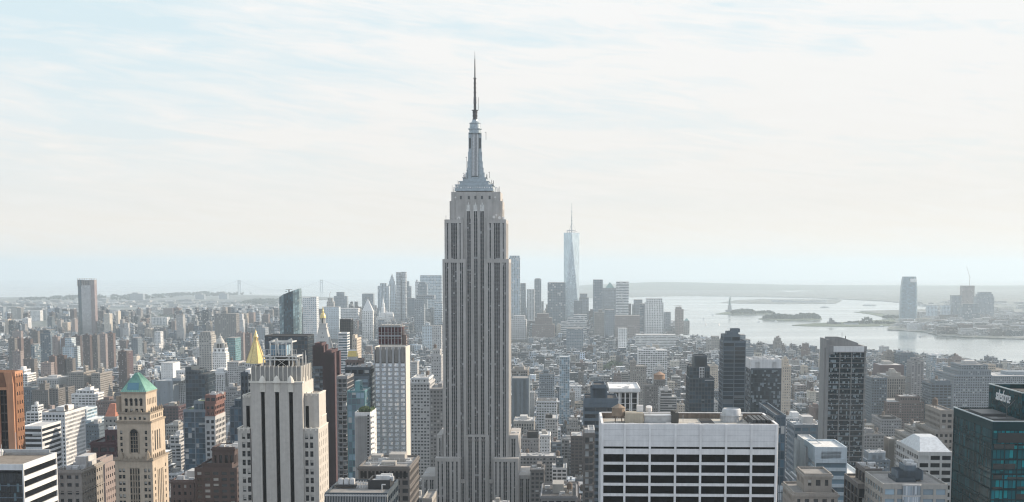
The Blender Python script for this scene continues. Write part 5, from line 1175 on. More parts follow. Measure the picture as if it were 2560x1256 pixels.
 ('slab_tower', 'tall grey-beige slab in the right middle distance', 'apartment tower', 2050, [(2279, 2310, 903, 30), (2283, 2300, 895, 20, 4)], 'grey', 'grey', 'slab', 1000, 'gravel', ''),
 ('glass_loft', 'dark windowed loft behind the slab tower on the right', 'building', 1900, [(2328, 2380, 960, 50), (2340, 2376, 952, 30, 4)], 'slate', 'dark', 'wide', 1000, 'tar', 'ct'),
 ('dark_loft', 'dark glass loft left of the columned tan loft', 'building', 1950, [(2180, 2218, 945, 60)], 'slate', 'dark', 'office', 985, 'tar', 'tc'),
 ('riverside_tower', 'beige stepped tower near the river on the right', 'apartment building', 2900, [(2213, 2240, 890, 40), (2216, 2234, 880, 30, 4), (2220, 2230, 875, 12, 8)], 'tan', 'grey', 'punched', 912, 'gravel', ''),
 ('riverside_glass', 'dark glassy block beside the beige riverside tower', 'apartment building', 2850, [(2250, 2288, 887, 50), (2252, 2284, 882, 30, 5)], 'slate', 'blue', 'wide', 915, 'tar', 'c'),
 ('reflecting_tower', 'bright glass block flashing in the sun by the river', 'apartment building', 2850, [(2328, 2342, 888, 40), (2342, 2360, 886, 40, 0, 'white', 'white', 'curtain')], 'pale', 'sky', 'curtain', 915, 'white', ''),
 ('riverside_brick', 'pink brick riverside building with stepped roof', 'apartment building', 2750, [(2384, 2412, 898, 40), (2388, 2404, 892, 24, 5)], 'pink', 'grey', 'office', 930, 'gravel', 'bt'),
 ('riverside_block', 'cream low block with gabled roof near the river at right', 'building', 2600, [(2465, 2520, 925, 60), (2470, 2490, 912, 30, 8)], 'sand', 'grey', 'office', 940, 'brown', ''),
 ('dark_riverside_block', 'maroon block in front of the riverside glass', 'building', 2650, [(2200, 2260, 913, 60)], 'burgundy', 'grey', 'blank', 935, 'silver', 'b'),
 # ---- left middle distance apartment slabs
]
slabs = [(58, 89, 898, 2500), (101, 131, 907, 2450), (122, 141, 891, 2650), (142, 164, 889, 2600), (165, 185, 897, 2600), (31, 55, 878, 2800), (36, 52, 846, 3300), (55, 80, 848, 3400),
 (100, 128, 826, 3600), (130, 148, 842, 3300), (152, 172, 846, 3400), (207, 228, 838, 3300), (228, 247, 838, 3320), (248, 267, 835, 3500), (269, 287, 834, 3450), (295, 320, 879, 2700), (20, 36, 846, 3250),
 (590, 612, 832, 3300), (612, 626, 834, 3250), (180, 204, 840, 3500), (78, 98, 828, 3700), (30, 56, 828, 3900)]
ORD = ['first', 'second', 'third', 'fourth', 'fifth', 'sixth', 'seventh', 'eighth', 'ninth', 'tenth', 'eleventh', 'twelfth']
def rowof(D): return 'front' if D < 2700 else ('middle' if D < 3450 else 'back')
for i, (a, b, y, D) in enumerate(slabs):
    row = rowof(D); rank = sorted(q[0] for q in slabs if rowof(q[3]) == row).index(a)
    T.append(('brick_slab', f'brown brick apartment slab, {ORD[rank]} from left in the {row} row of the estate', 'apartment building', D, [(a, b-4 if b-a > 16 else b, y, 16), (a+(b-a)*.3, a+(b-a)*.55, y-3.5, 6, 4)], ['brown', 'pink', 'brick', 'darkbrick'][i % 4], 'grey', 'punched', y+22, 'gravel', ''))
HBR = {}
def rnd_h(a): return 68+(int(a)*7 % 22)
for t in T:
    name, label, cat, D, tiers, wall, gl, sty, yb, roof, tops = t
    zt_ = zat(tiers[0][2], D)
    if cat in ('building', 'apartment building') and yb < 1256 and D < 1900 and tiers[0][2] > 900 and zt_ > 88 and name not in ('silver_roof_building', 'concrete_church', 'vaulted_building', 'crowned_building'): D = min(2400, (265-rnd_h(tiers[0][0]))*3590/(tiers[0][2]-668))
    HBR[label], _, _ = hb(name, label, cat, float(D), tiers, wall, gl, sty, yb, roof, tops, extra=EXTRA.get(label), group='brown apartment slabs on the left' if name == 'brick_slab' else None)

def attach(o, rootlabel, part=None):
    root = HBR[rootlabel]; d = (o.location[0]-root.location[0], o.location[1]-root.location[1]); c, s_ = cos(-GRID), sin(-GRID)
    o.location = (d[0]*c-d[1]*s_, d[0]*s_+d[1]*c, o.location[2]-root.location[2]); o.rotation_euler = (0, 0, 0); o.parent = root
    for k in ('label', 'category', 'group'):
        if k in o: del o[k]
def special_mid():
    # --- white windowed tower under construction
    def ex(root, F, last, gz): pass
    D = 900.0; F = Frame(934, 868, D); gz = F.gz
    root = empty('windowed_tower', (F.X, F.Y, gz), GRID, 'white windowed tower with blank flared grey top, left of the tallest tower', 'tower')
    X = lambda px, py=868, yl=0.0: F.lx(px, zat(py, D+yl), yl); Z = lambda py, yl=0.0: zat(py, D+yl)-gz
    x0, x1, dep = X(935), X(1014), 24.0; zt = Z(868); zw = Z(909)
    fr = stone('windowed_frame', (.36, .365, .375), .8, .1, .3); con = stone('windowed_concrete', (.26, .25, .24), .9, .15, .3); side = stone('windowed_side', (.58, .55, .50), .85, .08, .3)
    n = 5; bw = (x1-x0)/n
    w = MB(); t = .9
    for i in range(n+1):
        c = x0+bw*i; hw = .66 if 0 < i < n else .4; c0, c1 = max(x0, c-hw), min(x1, c+hw); w.box(c0, c1, 0, t, 0, zt)
    k = 0; z = zw; rows = []
    while z > 6:
        h = 2.75; w.box(x0+.01, x1-.01, .05, t, z-h, z-h+.75, top=True); rows.append((z-h+.75, z)); z -= h
    w.build('frame', fr, root)
    pg = glass('windowed_panes', (.55, .66, .78), (.86, .89, .92), .5, .25, (.90, .90, .90), spec=.6, wide=.90)
    pg.node_tree.nodes['Principled BSDF'].inputs['Metallic'].default_value = .8
    def pane(m, i, a, b):
        p, q = x0+bw*i+.62, x0+bw*(i+1)-.62; m.quad([(p, t-.35, a), (q, t-.35, a), (q, t-.35, b), (p, t-.35, b)], [(i*2, round(a)), (i*2+2, round(a)), (i*2+2, round(a)+1), (i*2, round(a)+1)]); m.box(p, q, t-.5, t-.36, a, a+.12, mi=1)
    for (a, b) in rows[:20]:
        for i in range(n): m = MB(); pane(m, i, a, b); m.build('window', [pg, wallm('white')], root)
    m = MB()
    for (a, b) in rows[20:]:
        for i in range(n): pane(m, i, a, b)
    m.build('windows', [pg, wallm('white')], root)['kind'] = 'stuff'
    m = MB(); m.box(x0+.5, x1-1.0, t, dep, 0, zw+.05); m.build('core', con, root)
    m = MB()
    for i in range(n):                     # flared blank panels of the top
        a, b = x0+bw*i+.9, x0+bw*(i+1)-.9
        m.quad([(a, t-.05, zw), (b, t-.05, zw), (b, -.15, zt-1.2), (a, -.15, zt-1.2)]); m.box(a, b, -.2, t, zt-1.2, zt)
    m.build('crown_panel', con, root)
    m = MB()
    for i in range(n): a, b = x0+bw*i+.9, x0+bw*(i+1)-.9; m.quad([(a, t-.1, zw-.05), (b, t-.1, zw-.05), (b, t-.12, zw+1.8), (a, t-.12, zw+1.8)])
    m.build('soffit', plain('soffit_dark', (.02, .02, .022), .8), root)
    m = MB(); m.box(x1-1.0, x1-.02, t, dep, 0, zt-.02); m.box(x0, x0+.5, t, dep, 0, zt-.02); m.box(x0+.5, x1-1.0, dep-.5, dep, 0, zt); m.build('wall', side, root)
    m = MB(); m.quad([(x0+.5, t, zt-1.5), (x1-1, t, zt-1.5), (x1-1, dep-.5, zt-1.5), (x0+.5, dep-.5, zt-1.5)]); m.build('roof', roofm('silver'), root)
    reg(F, x0-1, x1+3, 0, dep, 934, 1027, 868, 1145, 'white windowed tower')
    # --- tower behind it wrapped in red netting
    D = 1000.0; F = Frame(945, 808, D); gz = F.gz
    root = empty('netted_tower', (F.X, F.Y, gz), GRID, 'unfinished tower top wrapped in dark red netting and scaffold poles', 'tower')
    X = lambda px, py=808, yl=0.0: F.lx(px, zat(py, D+yl), yl); Z = lambda py, yl=0.0: zat(py, D+yl)-gz
    x0, x1 = X(945), X(1003); zt = Z(810); m = MB(); m.box(x0+.8, x1-.8, .8, 20, 0, zt-1); m.build('core', wallm('concrete'), root)
    net = glass('red_net', (.085, .028, .034), (.15, .06, .06), .25, .8, (.05, .02, .025), spec=.1, wide=.9)
    zb = Z(900); fl = 4.0; k = 0; z = zt-2.5
    while z > zb:
        m = MB(); m.box(x0+.3, x1-.3, .3, 20.4, z-fl+.5, z, nu=12, nd=12, nv=2, top=False); m.build('net', net, root); z -= fl; k += 1
    m = MB()
    for i in range(8): x = x0+(x1-x0)*i/7; m.box(x-.2, x+.2, 0, .29, zb, zt+1.8)
    for i in range(4): y = 1+18*i/3; m.box(x1-.29, x1, y-.2, y+.2, zb, zt+1.5)
    for z in (Z(840), Z(838)): m.box(x0, x1+.1, -.05, .25, z-.4, z)
    m.box(x0-.4, x1+.4, -.4, 21, zt-2.2, zt-1.9)
    for i in range(10): x = x0+(x1-x0)*i/9; m.bar((x, 2, zt-1.9), (x, 2, zt+.9), .12); m.bar((x, 19, zt-1.9), (x, 19, zt+.9), .12)
    m.bar((x0, 2, zt+.9), (x1, 2, zt+.9), .12); m.build('scaffold', wallm('steel'), root)
    hx0, hx1 = X(1003, 815, 4), X(1019, 835, 4); m = MB()
    for i in range(5): x = hx0+(hx1-hx0)*i/4; m.bar((x, 4, zb), (x, 4, Z(820+i*4, 4)), .15); m.bar((x, 9, zb), (x, 9, Z(820+i*4, 4)), .15)
    for q in range(14):
        z = zb+q*1.9; m.box(hx0, hx1, 4, 9, z, z+.15)
    m.box(hx0+.5, hx1-1, 4.5, 8.5, zb, Z(838, 4)); m.build('hoist', wallm('pink'), root)
    reg(F, x0, x1+5, 0, 21, 945, 1020, 806, 880, 'red-netted tower')
    # --- gold mansard on the red brick building
    D = 1255.0; F = Frame(870, 892, D); gz = F.gz
    X = lambda px, py=892, yl=0.0: F.lx(px, zat(py, D+yl), yl); Z = lambda py, yl=0.0: zat(py, D+yl)-gz
    root = bpy.data.objects.new('mansard', None); COL.objects.link(root); root.location = (F.X, F.Y, Z(903)+gz); pav = root; base = HBR['red brick building with a small gold mansard roof']
    z0 = Z(903); a, b = X(868), X(892); m = MB(); m.box(a+.5, b-.5, .5, 9.5, 0, Z(892)-z0); m.build('wall', wallm('lightgrey'), root)
    m = MB(); m.prism([(a, 0), (b, 0), (b, 10), (a, 10)], Z(892)-z0, Z(878)-z0, [(a+.9, 1.5, Z(878)-z0), (b-1.1, 1.5, Z(878)-z0), (b-1.1, 8.5, Z(878)-z0), (a+.9, 8.5, Z(878)-z0)]); m.build('mansard_roof', plain('gold_roof', (.62, .48, .16), .5, .2), root)
    m = MB(); m.box(a+.9, b-1.1, 1.5, 8.5, Z(878)-z0+.01, Z(876)-z0); m.build('coping', wallm('white'), root)
    attach(pav, 'red brick building with a small gold mansard roof')
    # --- gold pyramid
    D = 1700.0; F = Frame(611, 908, D); gz = F.gz
    root = empty('gold_pyramid_tower', (F.X, F.Y, gz), GRID, 'tower with tall gilded octagonal pyramid roof and lantern', 'tower')
    X = lambda px, py=908, yl=0.0: F.lx(px, zat(py, D+yl), yl); Z = lambda py, yl=0.0: zat(py, D+yl)-gz
    a, b = X(611), X(659); cx, cy_ = (a+b)/2, 12.0; r = (b-a)/2*1.08
    gold = plain('gold_leaf', (.78, .60, .24), .38, .35, .6)
    m = MB(); m.box(a+.5, b-.5, 1, 24, 0, Z(909), nu=8, nd=8, nv=30); m.build('wall', flatm('lightgrey', 'grey', .5, .5), root)
    def octo(r, z): return [(cx+r*cos(pi/8+i*pi/4), cy_+r*sin(pi/8+i*pi/4), z) for i in range(8)]
    m = MB(); lv = [(r, 908), (r*.50, 872), (r*.235, 852)]
    for (r0, p0), (r1, p1) in zip(lv, lv[1:]): m.prism([(p[0], p[1]) for p in octo(r0, 0)], Z(p0, 12), Z(p1, 12), octo(r1, Z(p1, 12)))
    m.build('pyramid_roof', gold, root)
    m = MB()
    for i in range(8): p, q = octo(r*1.01, Z(908, 12))[i], octo(r*.24, Z(852, 12))[i]; m.bar(p, q, .3, 4)
    for k in range(1, 12):
        t = k/12; P_, Q_ = octo(r*1.005*(1-t)+r*.5*t, Z(908, 12)+(Z(872, 12)-Z(908, 12))*t), 0
        for i in range(8): m.bar(P_[i], P_[(i+1) % 8], .09, 4)
    m.build('roof_rib', plain('gold_seam', (.46, .34, .14), .5, .2), root)
    m = MB()
    for i in range(8): p = octo(r*.2, 0)[i]; m.box(p[0]-.35, p[0]+.35, p[1]-.35, p[1]+.35, Z(853, 12), Z(843, 12))
    m.lathe(cx, cy_, [(r*.24, Z(843.5, 12)), (r*.22, Z(842, 12)), (.25, Z(826, 12)), (.05, Z(822, 12))], 8); m.lathe(cx, cy_, [(r*.12, Z(853, 12)), (r*.12, Z(843, 12))], 6); m.build('lantern', gold, root)
    reg(F, a, b, 0, 24, 606, 664, 822, 915, 'gold pyramid')
    # --- white campanile with gilded cupola
    D = 2050.0; F = Frame(793, 822, D); gz = F.gz
    root = empty('campanile', (F.X, F.Y, gz), GRID, 'white marble campanile with steep pyramid roof and gilded cupola', 'tower')
    X = lambda px, py=822, yl=0.0: F.lx(px, zat(py, D+yl), yl); Z = lambda py, yl=0.0: zat(py, D+yl)-gz
    cx, cy_ = X(804.5), 11.0; wm = stone('marble', (.50, .50, .49), .7, .1, .2); s = D/FPX; e = 12.5
    m = MB(); m.box(cx-e, cx+e, cy_-e, cy_+e, 0, Z(874), nu=6, nd=6, nv=40); m.build('wall', flatm('pale', 'grey', .5, .55), root)
    m = MB(); q = 5.6; m.prism([(cx-e, cy_-e), (cx+e, cy_-e), (cx+e, cy_+e), (cx-e, cy_+e)], Z(874), Z(822), [(cx-q, cy_-q, Z(822)), (cx+q, cy_-q, Z(822)), (cx+q, cy_+q, Z(822)), (cx-q, cy_+q, Z(822))]); m.build('pyramid_roof', wm, root)
    m = MB()
    for k, (py, n) in enumerate(((832, 1), (842, 2), (854, 3))):
        for i in range(n):
            x = cx+(i-(n-1)/2)*3; f = (py-822)/52; yy = cy_-q-(e-q)*f; m.box(x-.5, x+.5, yy-.6, yy+.8, Z(py+3), Z(py))
    m.build('dormer', plain('dormer_dark', (.05, .05, .05), .7), root)
    m = MB(); m.box(cx-6.8, cx+6.8, cy_-6.8, cy_+6.8, Z(822), Z(820)); m.box(cx-5.2, cx+5.2, cy_-5.2, cy_+5.2, Z(820), Z(811)); m.box(cx-5.8, cx+5.8, cy_-5.8, cy_+5.8, Z(811), Z(809.5))
    for i in range(8): a = i*pi/4+pi/8; m.bar((cx+3.2*cos(a), cy_+3.2*sin(a), Z(809.5)), (cx+3.2*cos(a), cy_+3.2*sin(a), Z(796)), .5, 5)
    m.build('belfry', wm, root)
    m = MB(); m.lathe(cx, cy_, [(1.6, Z(810)), (1.6, Z(796))], 8); m.build('belfry_core', plain('dormer_dark', (.05, .05, .05), .7), root)
    m = MB(); m.lathe(cx, cy_, [(4.3, Z(796.5)), (4.3, Z(795)), (3.9, Z(791)), (3.0, Z(786)), (1.6, Z(783)), (1.5, Z(778)), (1.0, Z(776)), (.5, Z(770)), (.1, Z(766))], 14); m.build('gilded_cupola', gold, root, smooth=True)
    reg(F, cx-13, cx+13, -2, 24, 785, 828, 766, 870, 'white campanile')
    # --- slanted dark glass tower with rooftop crane
    D = 2150.0; F = Frame(697, 745, D); gz = F.gz
    root = empty('slanted_glass_tower', (F.X, F.Y, gz), GRID, 'dark blue faceted glass tower with slanted top and small crane', 'apartment tower')
    X = lambda px, py=745, yl=0.0: F.lx(px, zat(py, D+yl), yl); Z = lambda py, yl=0.0: zat(py, D+yl)-gz
    zb = Z(850); P = [(X(699, 838), 2), (X(706, 838), 0), (X(735, 838), 0), (X(746, 838), 6), (X(746, 838), 26), (X(699, 838), 26)]
    Tp = [(X(697), 3, Z(743)), (X(709), 0, Z(736)), (X(732), 0, Z(727.5)), (X(746), 6, Z(722)), (X(746), 26, Z(722)), (X(697), 26, Z(741))]
    side_g = glass('slanted_glass_side', (.16, .24, .27), (.25, .32, .34), .1, .12, (.10, .15, .17), spec=.6); dark_g = glass('slanted_glass', (.018, .055, .082), (.05, .1, .13), .05, .12, (.012, .03, .045), spec=.4)
    for i in range(6):
        j = (i+1) % 6; m = MB(); a, b = P[i], P[j]; c, d = Tp[j], Tp[i]; n = max(1, round(math.dist(a, b)/3)); g = dark_g if i in (1, 4) else side_g
        m.quad([(a[0], a[1], 0), (b[0], b[1], 0), c, d], [(0, 0), (n, 0), (n, 58), (0, 58)]); m.build('facade', g, root)
    m = MB(); m.quad(Tp); m.build('roof', roofm('tar'), root)
    m = MB(); cx = X(719.5); z = Z(731); m.bar((cx, 10, z-2), (cx, 10, z+3.5), .9, 6); m.bar((cx-5, 10, z+3.8), (cx+5, 10, z+3.8), .4); m.bar((cx-5.5, 10, z+1), (cx-3, 10, z+1), .5); m.build('crane', wallm('black'), root)
    reg(F, X(697), X(748), 0, 26, 695, 750, 722, 838, 'slanted glass tower')
    # --- white tower with lantern, far left of centre
    D = 2500.0; F = Frame(531, 880, D); gz = F.gz
    root = empty('lantern_tower', (F.X, F.Y, gz), GRID, 'white stone tower with columned lantern and conical cap, left middle', 'tower')
    X = lambda px, py=880, yl=0.0: F.lx(px, zat(py, D+yl), yl); Z = lambda py, yl=0.0: zat(py, D+yl)-gz
    cx = X(547.5); wm = stone('lantern_stone', (.50, .49, .46), .8, .12, .2)
    m = MB(); m.box(cx-12, cx+12, 0, 24, 0, Z(882), nu=7, nd=7, nv=26); m.box(cx-10.5, cx+10.5, 1.5, 22.5, Z(882), Z(871), nu=3, nd=3, nv=1); m.build('wall', flatm('white', 'dark', .42, .5), root)
    m = MB()
    for sx in (-1, 1):
        for sy in (-1, 1): m.box(cx+sx*7.6-1.6, cx+sx*7.6+1.6, 12+sy*7.6-1.6, 12+sy*7.6+1.6, Z(871), Z(860)); m.bar((cx+sx*10, 12+sy*10, Z(871)), (cx+sx*10, 12+sy*10, Z(864)), 1, 6, r2=.3)
    for i in range(3): x = cx-4.5+4.5*i; m.box(x-.6, x+.6, 3, 4.2, Z(871), Z(860)); m.box(x-.6, x+.6, 19.8, 21, Z(871), Z(860))
    m.box(cx-9.4, cx+9.4, 2.8, 21.2, Z(860), Z(858.5)); m.lathe(cx, 12, [(7.4, Z(858.5)), (7, Z(854)), (4.8, Z(849)), (3.2, Z(846)), (3, Z(843)), (1.2, Z(841)), (.2, Z(834))], 12); m.build('lantern', wm, root)
    m = MB(); m.box(cx-5, cx+5, 6, 18, Z(871), Z(860)); m.build('lantern_core', plain('dormer_dark', (.05, .05, .05), .7), root)
    reg(F, cx-12, cx+12, 0, 24, 530, 568, 838, 925, 'white lantern tower')
    # --- balcony tower on the right
    D = 860.0; F = Frame(2066, 880, D); gz = F.gz
    root = empty('balcony_tower', (F.X, F.Y, gz), GRID, 'tall dark balconied apartment tower with curved concrete screen on its roof', 'apartment tower')
    X = lambda px, py=880, yl=0.0: F.lx(px, zat(py, D+yl), yl); Z = lambda py, yl=0.0: zat(py, D+yl)-gz
    x0, x1, dep = X(2068), X(2167), 24.0; zt = Z(878); con = stone('balcony_concrete', (.25, .255, .26), .85, .15, .3); lw = wallm('pale')
    g = glass('balcony_glass', (.012, .028, .040), (.28, .35, .39), .34, .1, (.03, .04, .045), spec=.5, wide=.94)
    m = MB(); m.box(x0+1.5, x1-.4, 1.5, dep, 0, zt, nu=26, nd=10, nv=80, top=True); m.build('glazing', g, root)
    fl = 3.15; nf = int(zt/fl); rr = random.Random(5)
    for k in range(nf-1, nf-41, -1):
        z = zt-(nf-1-k)*fl-.6; m = MB()
        m.box(x0+1.2, x1+.25, -.1+.3*(k % 3), 1.49, z-.35, z-.05)
        m.build('balcony_slab', con, root)
    m = MB()
    for k in range(0, nf-40): z = k*fl; m.box(x0+1.2, x1+.25, .1, 1.49, z+2.8, z+3.1)
    m.build('lower_slabs', con, root)
    m = MB(); m.box(x0-.3, x0+1.2, 0, dep, 0, zt+7); m.box(x0-1.0, x0-.7, 3, 4, 0, zt+2); m.box(x1-.4, x1, 2, dep, 0, zt); 
    for i in (9, 17, 26): x = x0+(x1-x0)*i/27; m.box(x-.25, x+.25, .6, 1.49, 0, zt)
    m.build('wall', con, root)
    m = MB(); m.box(X(2084), x1-1.6, 0, .8, Z(880), Z(866)); m.build('pale_band', lw, root)
    m = MB(); m.box(x1-1.6, x1, 0, dep, zt, Z(866)); m.box(x0+1.2, X(2084)-.01, .5, 1.4, zt-2, Z(864)); m.build('top_wall', con, root)
    m = MB(); pts = [(x0-.3, Z(842, 6)), (X(2098), Z(842, 6)), (X(2115), Z(846, 6)), (X(2135), Z(853, 6)), (X(2150), Z(858, 6)), (X(2150), zt)]
    fr_ = [(p[0], 6, p[1]) for p in pts]+[(x0-.3, 6, zt)]; bk = [(p[0], 7.5, p[2]) for p in fr_]
    m.quad(fr_[::-1]); m.quad(bk)
    for i in range(len(fr_)): j = (i+1) % len(fr_); m.quad([fr_[i], fr_[j], bk[j], bk[i]])
    m.build('roof_screen', con, root)
    m = MB(); m.bar((X(2111), 9, zt), (X(2111), 9, Z(832)), .12); m.bar((X(2120), 9, zt), (X(2120), 9, Z(842)), .3); m.build('aerial', wallm('black'), root)
    reg(F, x0-1, x1+1, -1, dep, 2060, 2170, 838, 1170, 'balcony tower')
    # orange round tank on the brown tower
    D = 1190.0; F = Frame(1650, 950, D)
    m = MB(); X = F.lx(1650, zat(945, D)); m.lathe(X, 10, [(4.2, 0), (4.6, .3), (4.6, 3.4), (5.0, 3.5), (5.0, 4), (.5, 6.5)], 16)
    o = m.build('roof_tank', plain('tank_orange', (.36, .24, .17), .8), None, loc=(F.X, F.Y, zat(951, D))); attach(o, 'brown brick tower with an orange round water tank')
    # red gable, sloped cap of the glass roof building etc.
    # vaults on the low pale building
    # white metal hipped roof
    def roofcap(name, label, cat, D, pa, pb, py, dep, h, mat, n=1):
        F = Frame(pa, py, D); x0, x1 = F.lx(pa, zat(py, D)), F.lx(pb, zat(py, D)); w = (x1-x0)/n; m = MB()
        for i in range(n):
            a, b = x0+w*i+.05, x0+w*(i+1)-.05
            if n == 1: m.prism([(a, 0), (b, 0), (b, dep), (a, dep)], 0, h, [(a+(b-a)*.22, dep*.35, h), (b-(b-a)*.22, dep*.35, h), (b-(b-a)*.22, dep*.65, h), (a+(b-a)*.22, dep*.65, h)])
            else:
                p = [(a+(b-a)*(.5-.5*cos(pi*t/8)), 0, h*sin(pi*t/8)) for t in range(9)]; q = [(v[0], dep, v[2]) for v in p]
                m.quad(p); m.quad(q)
                for t in range(8): m.quad([p[t], p[t+1], q[t+1], q[t]])
        o = m.build(name, mat, None, loc=(F.X, F.Y, zat(py, D)+.02)); attach(o, label)
    roofcap('metal_roof', 'stone building with a white metal hipped roof behind the curved office', 'roof', 722, 2300, 2378, 1131, 46, 6, plain('white_metal_roof', (.62, .65, .68), .4, .3))
    roofcap('vaulted_roof', 'low pale building with round vaulted roofs beside the broad slab', 'roof', 641, 1948, 2008, 1214.5, 26, 3.0, plain('vault_metal', (.42, .46, .50), .35, .3), 4)
    roofcap('gable_roof', 'square concrete block with pitched orange gable behind the maroon block', 'roof', 1082, 262, 288, 1042, 20, 9, plain('orange_tile', (.42, .17, .11), .8))
special_mid()
# ================================================================ water, land, hills
def sheet(name, pts, z, mat, kind='structure', thick=3.0, label=None, cat=None, world=False, step=None):
    """a land outline given by the pixels of its shore, laid on the sea and given a low bank"""
    P = [p if world else ground_at(p[0], p[1], z) for p in pts]
    bm = bmesh.new(); vs = [bm.verts.new((x, y, z)) for x, y in P]
    for t in mathutils.geometry.tessellate_polygon([[mathutils.Vector((x/100, y/100, 0)) for x, y in P]]):
        try: bm.faces.new([vs[i] for i in t])
        except ValueError: pass
    for _ in range(7):
        es = [e for e in bm.edges if e.calc_length() > 1500]
        if not es: break
        bmesh.ops.subdivide_edges(bm, edges=es, cuts=1); bmesh.ops.triangulate(bm, faces=[f for f in bm.faces if len(f.verts) > 3])
    r = bmesh.ops.extrude_edge_only(bm, edges=[e for e in bm.edges if e.is_boundary])
    for v in r['geom']:
        if isinstance(v, bmesh.types.BMVert): v.co.z -= thick
    for v in bm.verts: v.co.z += curv(v.co.x, v.co.y)
    me = bpy.data.meshes.new(name); bm.to_mesh(me); bm.free(); me.materials.append(mat)
    o = bpy.data.objects.new(name, me); COL.objects.link(o); o['kind'] = kind
    if label: o['label'] = label
    if cat: o['category'] = cat
    return o, P
import bmesh
def land_mat(name, stops, scale, rough=.95):
    m, nt, b = newmat(name); tc = N(nt, 'ShaderNodeTexCoord')
    n = N(nt, 'ShaderNodeTexNoise', inp={'Scale': scale, 'Detail': 8.0, 'Roughness': .7}); L(nt, tc.outputs['Object'], n.inputs['Vector'])
    v = N(nt, 'ShaderNodeTexVoronoi', inp={'Scale': scale*8}); L(nt, tc.outputs['Object'], v.inputs['Vector'])
    sx = N(nt, 'ShaderNodeSeparateXYZ'); L(nt, v.outputs['Color'], sx.inputs[0])
    f = math_(nt, 'ADD', math_(nt, 'MULTIPLY', n.outputs[0], .75), math_(nt, 'MULTIPLY', sx.outputs[0], .25))
    L(nt, ramp(nt, f, stops), b.inputs['Base Color']); b.inputs['Roughness'].default_value = rough; return m
def setting():
    # water: curved with the earth, to the horizon
    m, nt, b = newmat('sea'); tc = N(nt, 'ShaderNodeTexCoord')
    n = N(nt, 'ShaderNodeTexNoise', inp={'Scale': .02, 'Detail': 6.0, 'Roughness': .6}); L(nt, tc.outputs['Object'], n.inputs['Vector'])
    mp = N(nt, 'ShaderNodeMapping'); mp.inputs['Scale'].default_value = (.0006, .003, 1); L(nt, tc.outputs['Object'], mp.inputs[0])
    n2 = N(nt, 'ShaderNodeTexNoise', inp={'Scale': 1.0, 'Detail': 5.0}); L(nt, mp.outputs[0], n2.inputs['Vector'])
    bp = N(nt, 'ShaderNodeBump', inp={'Strength': .10, 'Distance': 1.0}); L(nt, n.outputs[0], bp.inputs['Height']); L(nt, bp.outputs[0], b.inputs['Normal'])
    b.inputs['Base Color'].default_value = (.22, .26, .27, 1); L(nt, ramp(nt, n2.outputs[0], [(.35, .08), (.65, .22)]), b.inputs['Roughness']); b.inputs['Specular IOR Level'].default_value = .6
    rs = [0]+list(np.geomspace(2500, 58000, 40)); na = 48; vs, fs = [], []
    for r in rs:
        for i in range(na+1):
            a = -R(35)+R(70)*i/na; x, y = r*sin(a), r*cos(a)-400; vs.append((x, y, curv(x, y)))
    for k in range(len(rs)-1):
        for i in range(na): a = k*(na+1)+i; fs.append((a, a+1, a+na+2, a+na+1))
    me = bpy.data.meshes.new('water'); me.from_pydata(vs, [], fs); me.materials.append(m); o = bpy.data.objects.new('water', me); COL.objects.link(o); o['kind'] = 'structure'
    asphalt = land_mat('asphalt', [(.3, (.025, .027, .03)), (.7, (.05, .05, .052))], .03)
    city = land_mat('city_ground', [(.30, (.04, .065, .05)), (.42, (.07, .095, .08)), (.55, (.12, .13, .13)), (.62, (.34, .35, .35)), (.70, (.09, .10, .10))], .006)
    green = land_mat('park_ground', [(.3, (.05, .075, .045)), (.7, (.10, .13, .07))], .01)
    # the city's own ground: from under the camera to the harbour; its right shore is the river
    right = [(1700, 845), (1740, 858), (1800, 868), (1880, 872), (1960, 884), (2060, 890), (2200, 893), (2330, 905), (2440, 917), (2560, 925)]
    rp = [ground_at(*p, 0) for p in right]
    lp = [ground_at(*p, 0) for p in [(1690, 806), (1560, 790), (1300, 786), (1000, 788), (880, 800), (760, 836), (560, 838), (300, 834), (0, 832)]]
    pts = [(-2600, -300), (2600, -300), (2600, rp[-1][1]-200)]+rp[::-1]+lp+[(-3200, lp[-1][1])]
    o, _ = sheet('ground', pts, 4.0, asphalt, world=True, thick=5); GP['manhattan'] = pts
    bk = [(-420, 832), (0, 830), (300, 830), (500, 831), (590, 832), (600, 815), (610, 806), (640, 803), (690, 798), (760, 792), (700, 786), (640, 783), (590, 781), (640, 772), (700, 770), (700, 760), (745, 758), (760, 752), (800, 748), (860, 745), (780, 741), (600, 738), (520, 740), (380, 742), (200, 742), (0, 744), (-420, 745)]
    sheet('brooklyn_land', bk, 6.0, city)
    GP['brooklyn'] = [ground_at(*p, 6) for p in bk]
    bpy.data.objects['brooklyn_land'].name = 'land'
    # inlets seen as bright slips of water in the far land
    for a, b_, y0, y1 in ((430, 560, 776, 780), (420, 540, 799, 808), (398, 520, 828, 832)):
        pass
    sj, _ = sheet('land', [(2222, 818), (2218, 824), (2262, 826), (2310, 829), (2345, 838), (2420, 843), (2560, 847), (2760, 847), (2760, 712), (2300, 716), (1900, 733), (1830, 741), (1960, 743), (2070, 746), (2200, 752), (2300, 760), (2340, 772), (2240, 775), (2150, 778), (2205, 784), (2228, 793), (2240, 800), (2230, 807)], 4.0, city)
    GP['jersey'] = [ground_at(*p, 4) for p in [(2222, 820), (2262, 825), (2310, 828), (2345, 837), (2420, 842), (2760, 846), (2760, 715), (2300, 720), (2000, 738), (2200, 752), (2340, 772), (2240, 806)]]
    sheet('land', [(1980, 813), (2040, 808), (2100, 806), (2200, 800), (2260, 800), (2300, 812), (2200, 815), (2120, 816), (2020, 815)], 2.5, green)
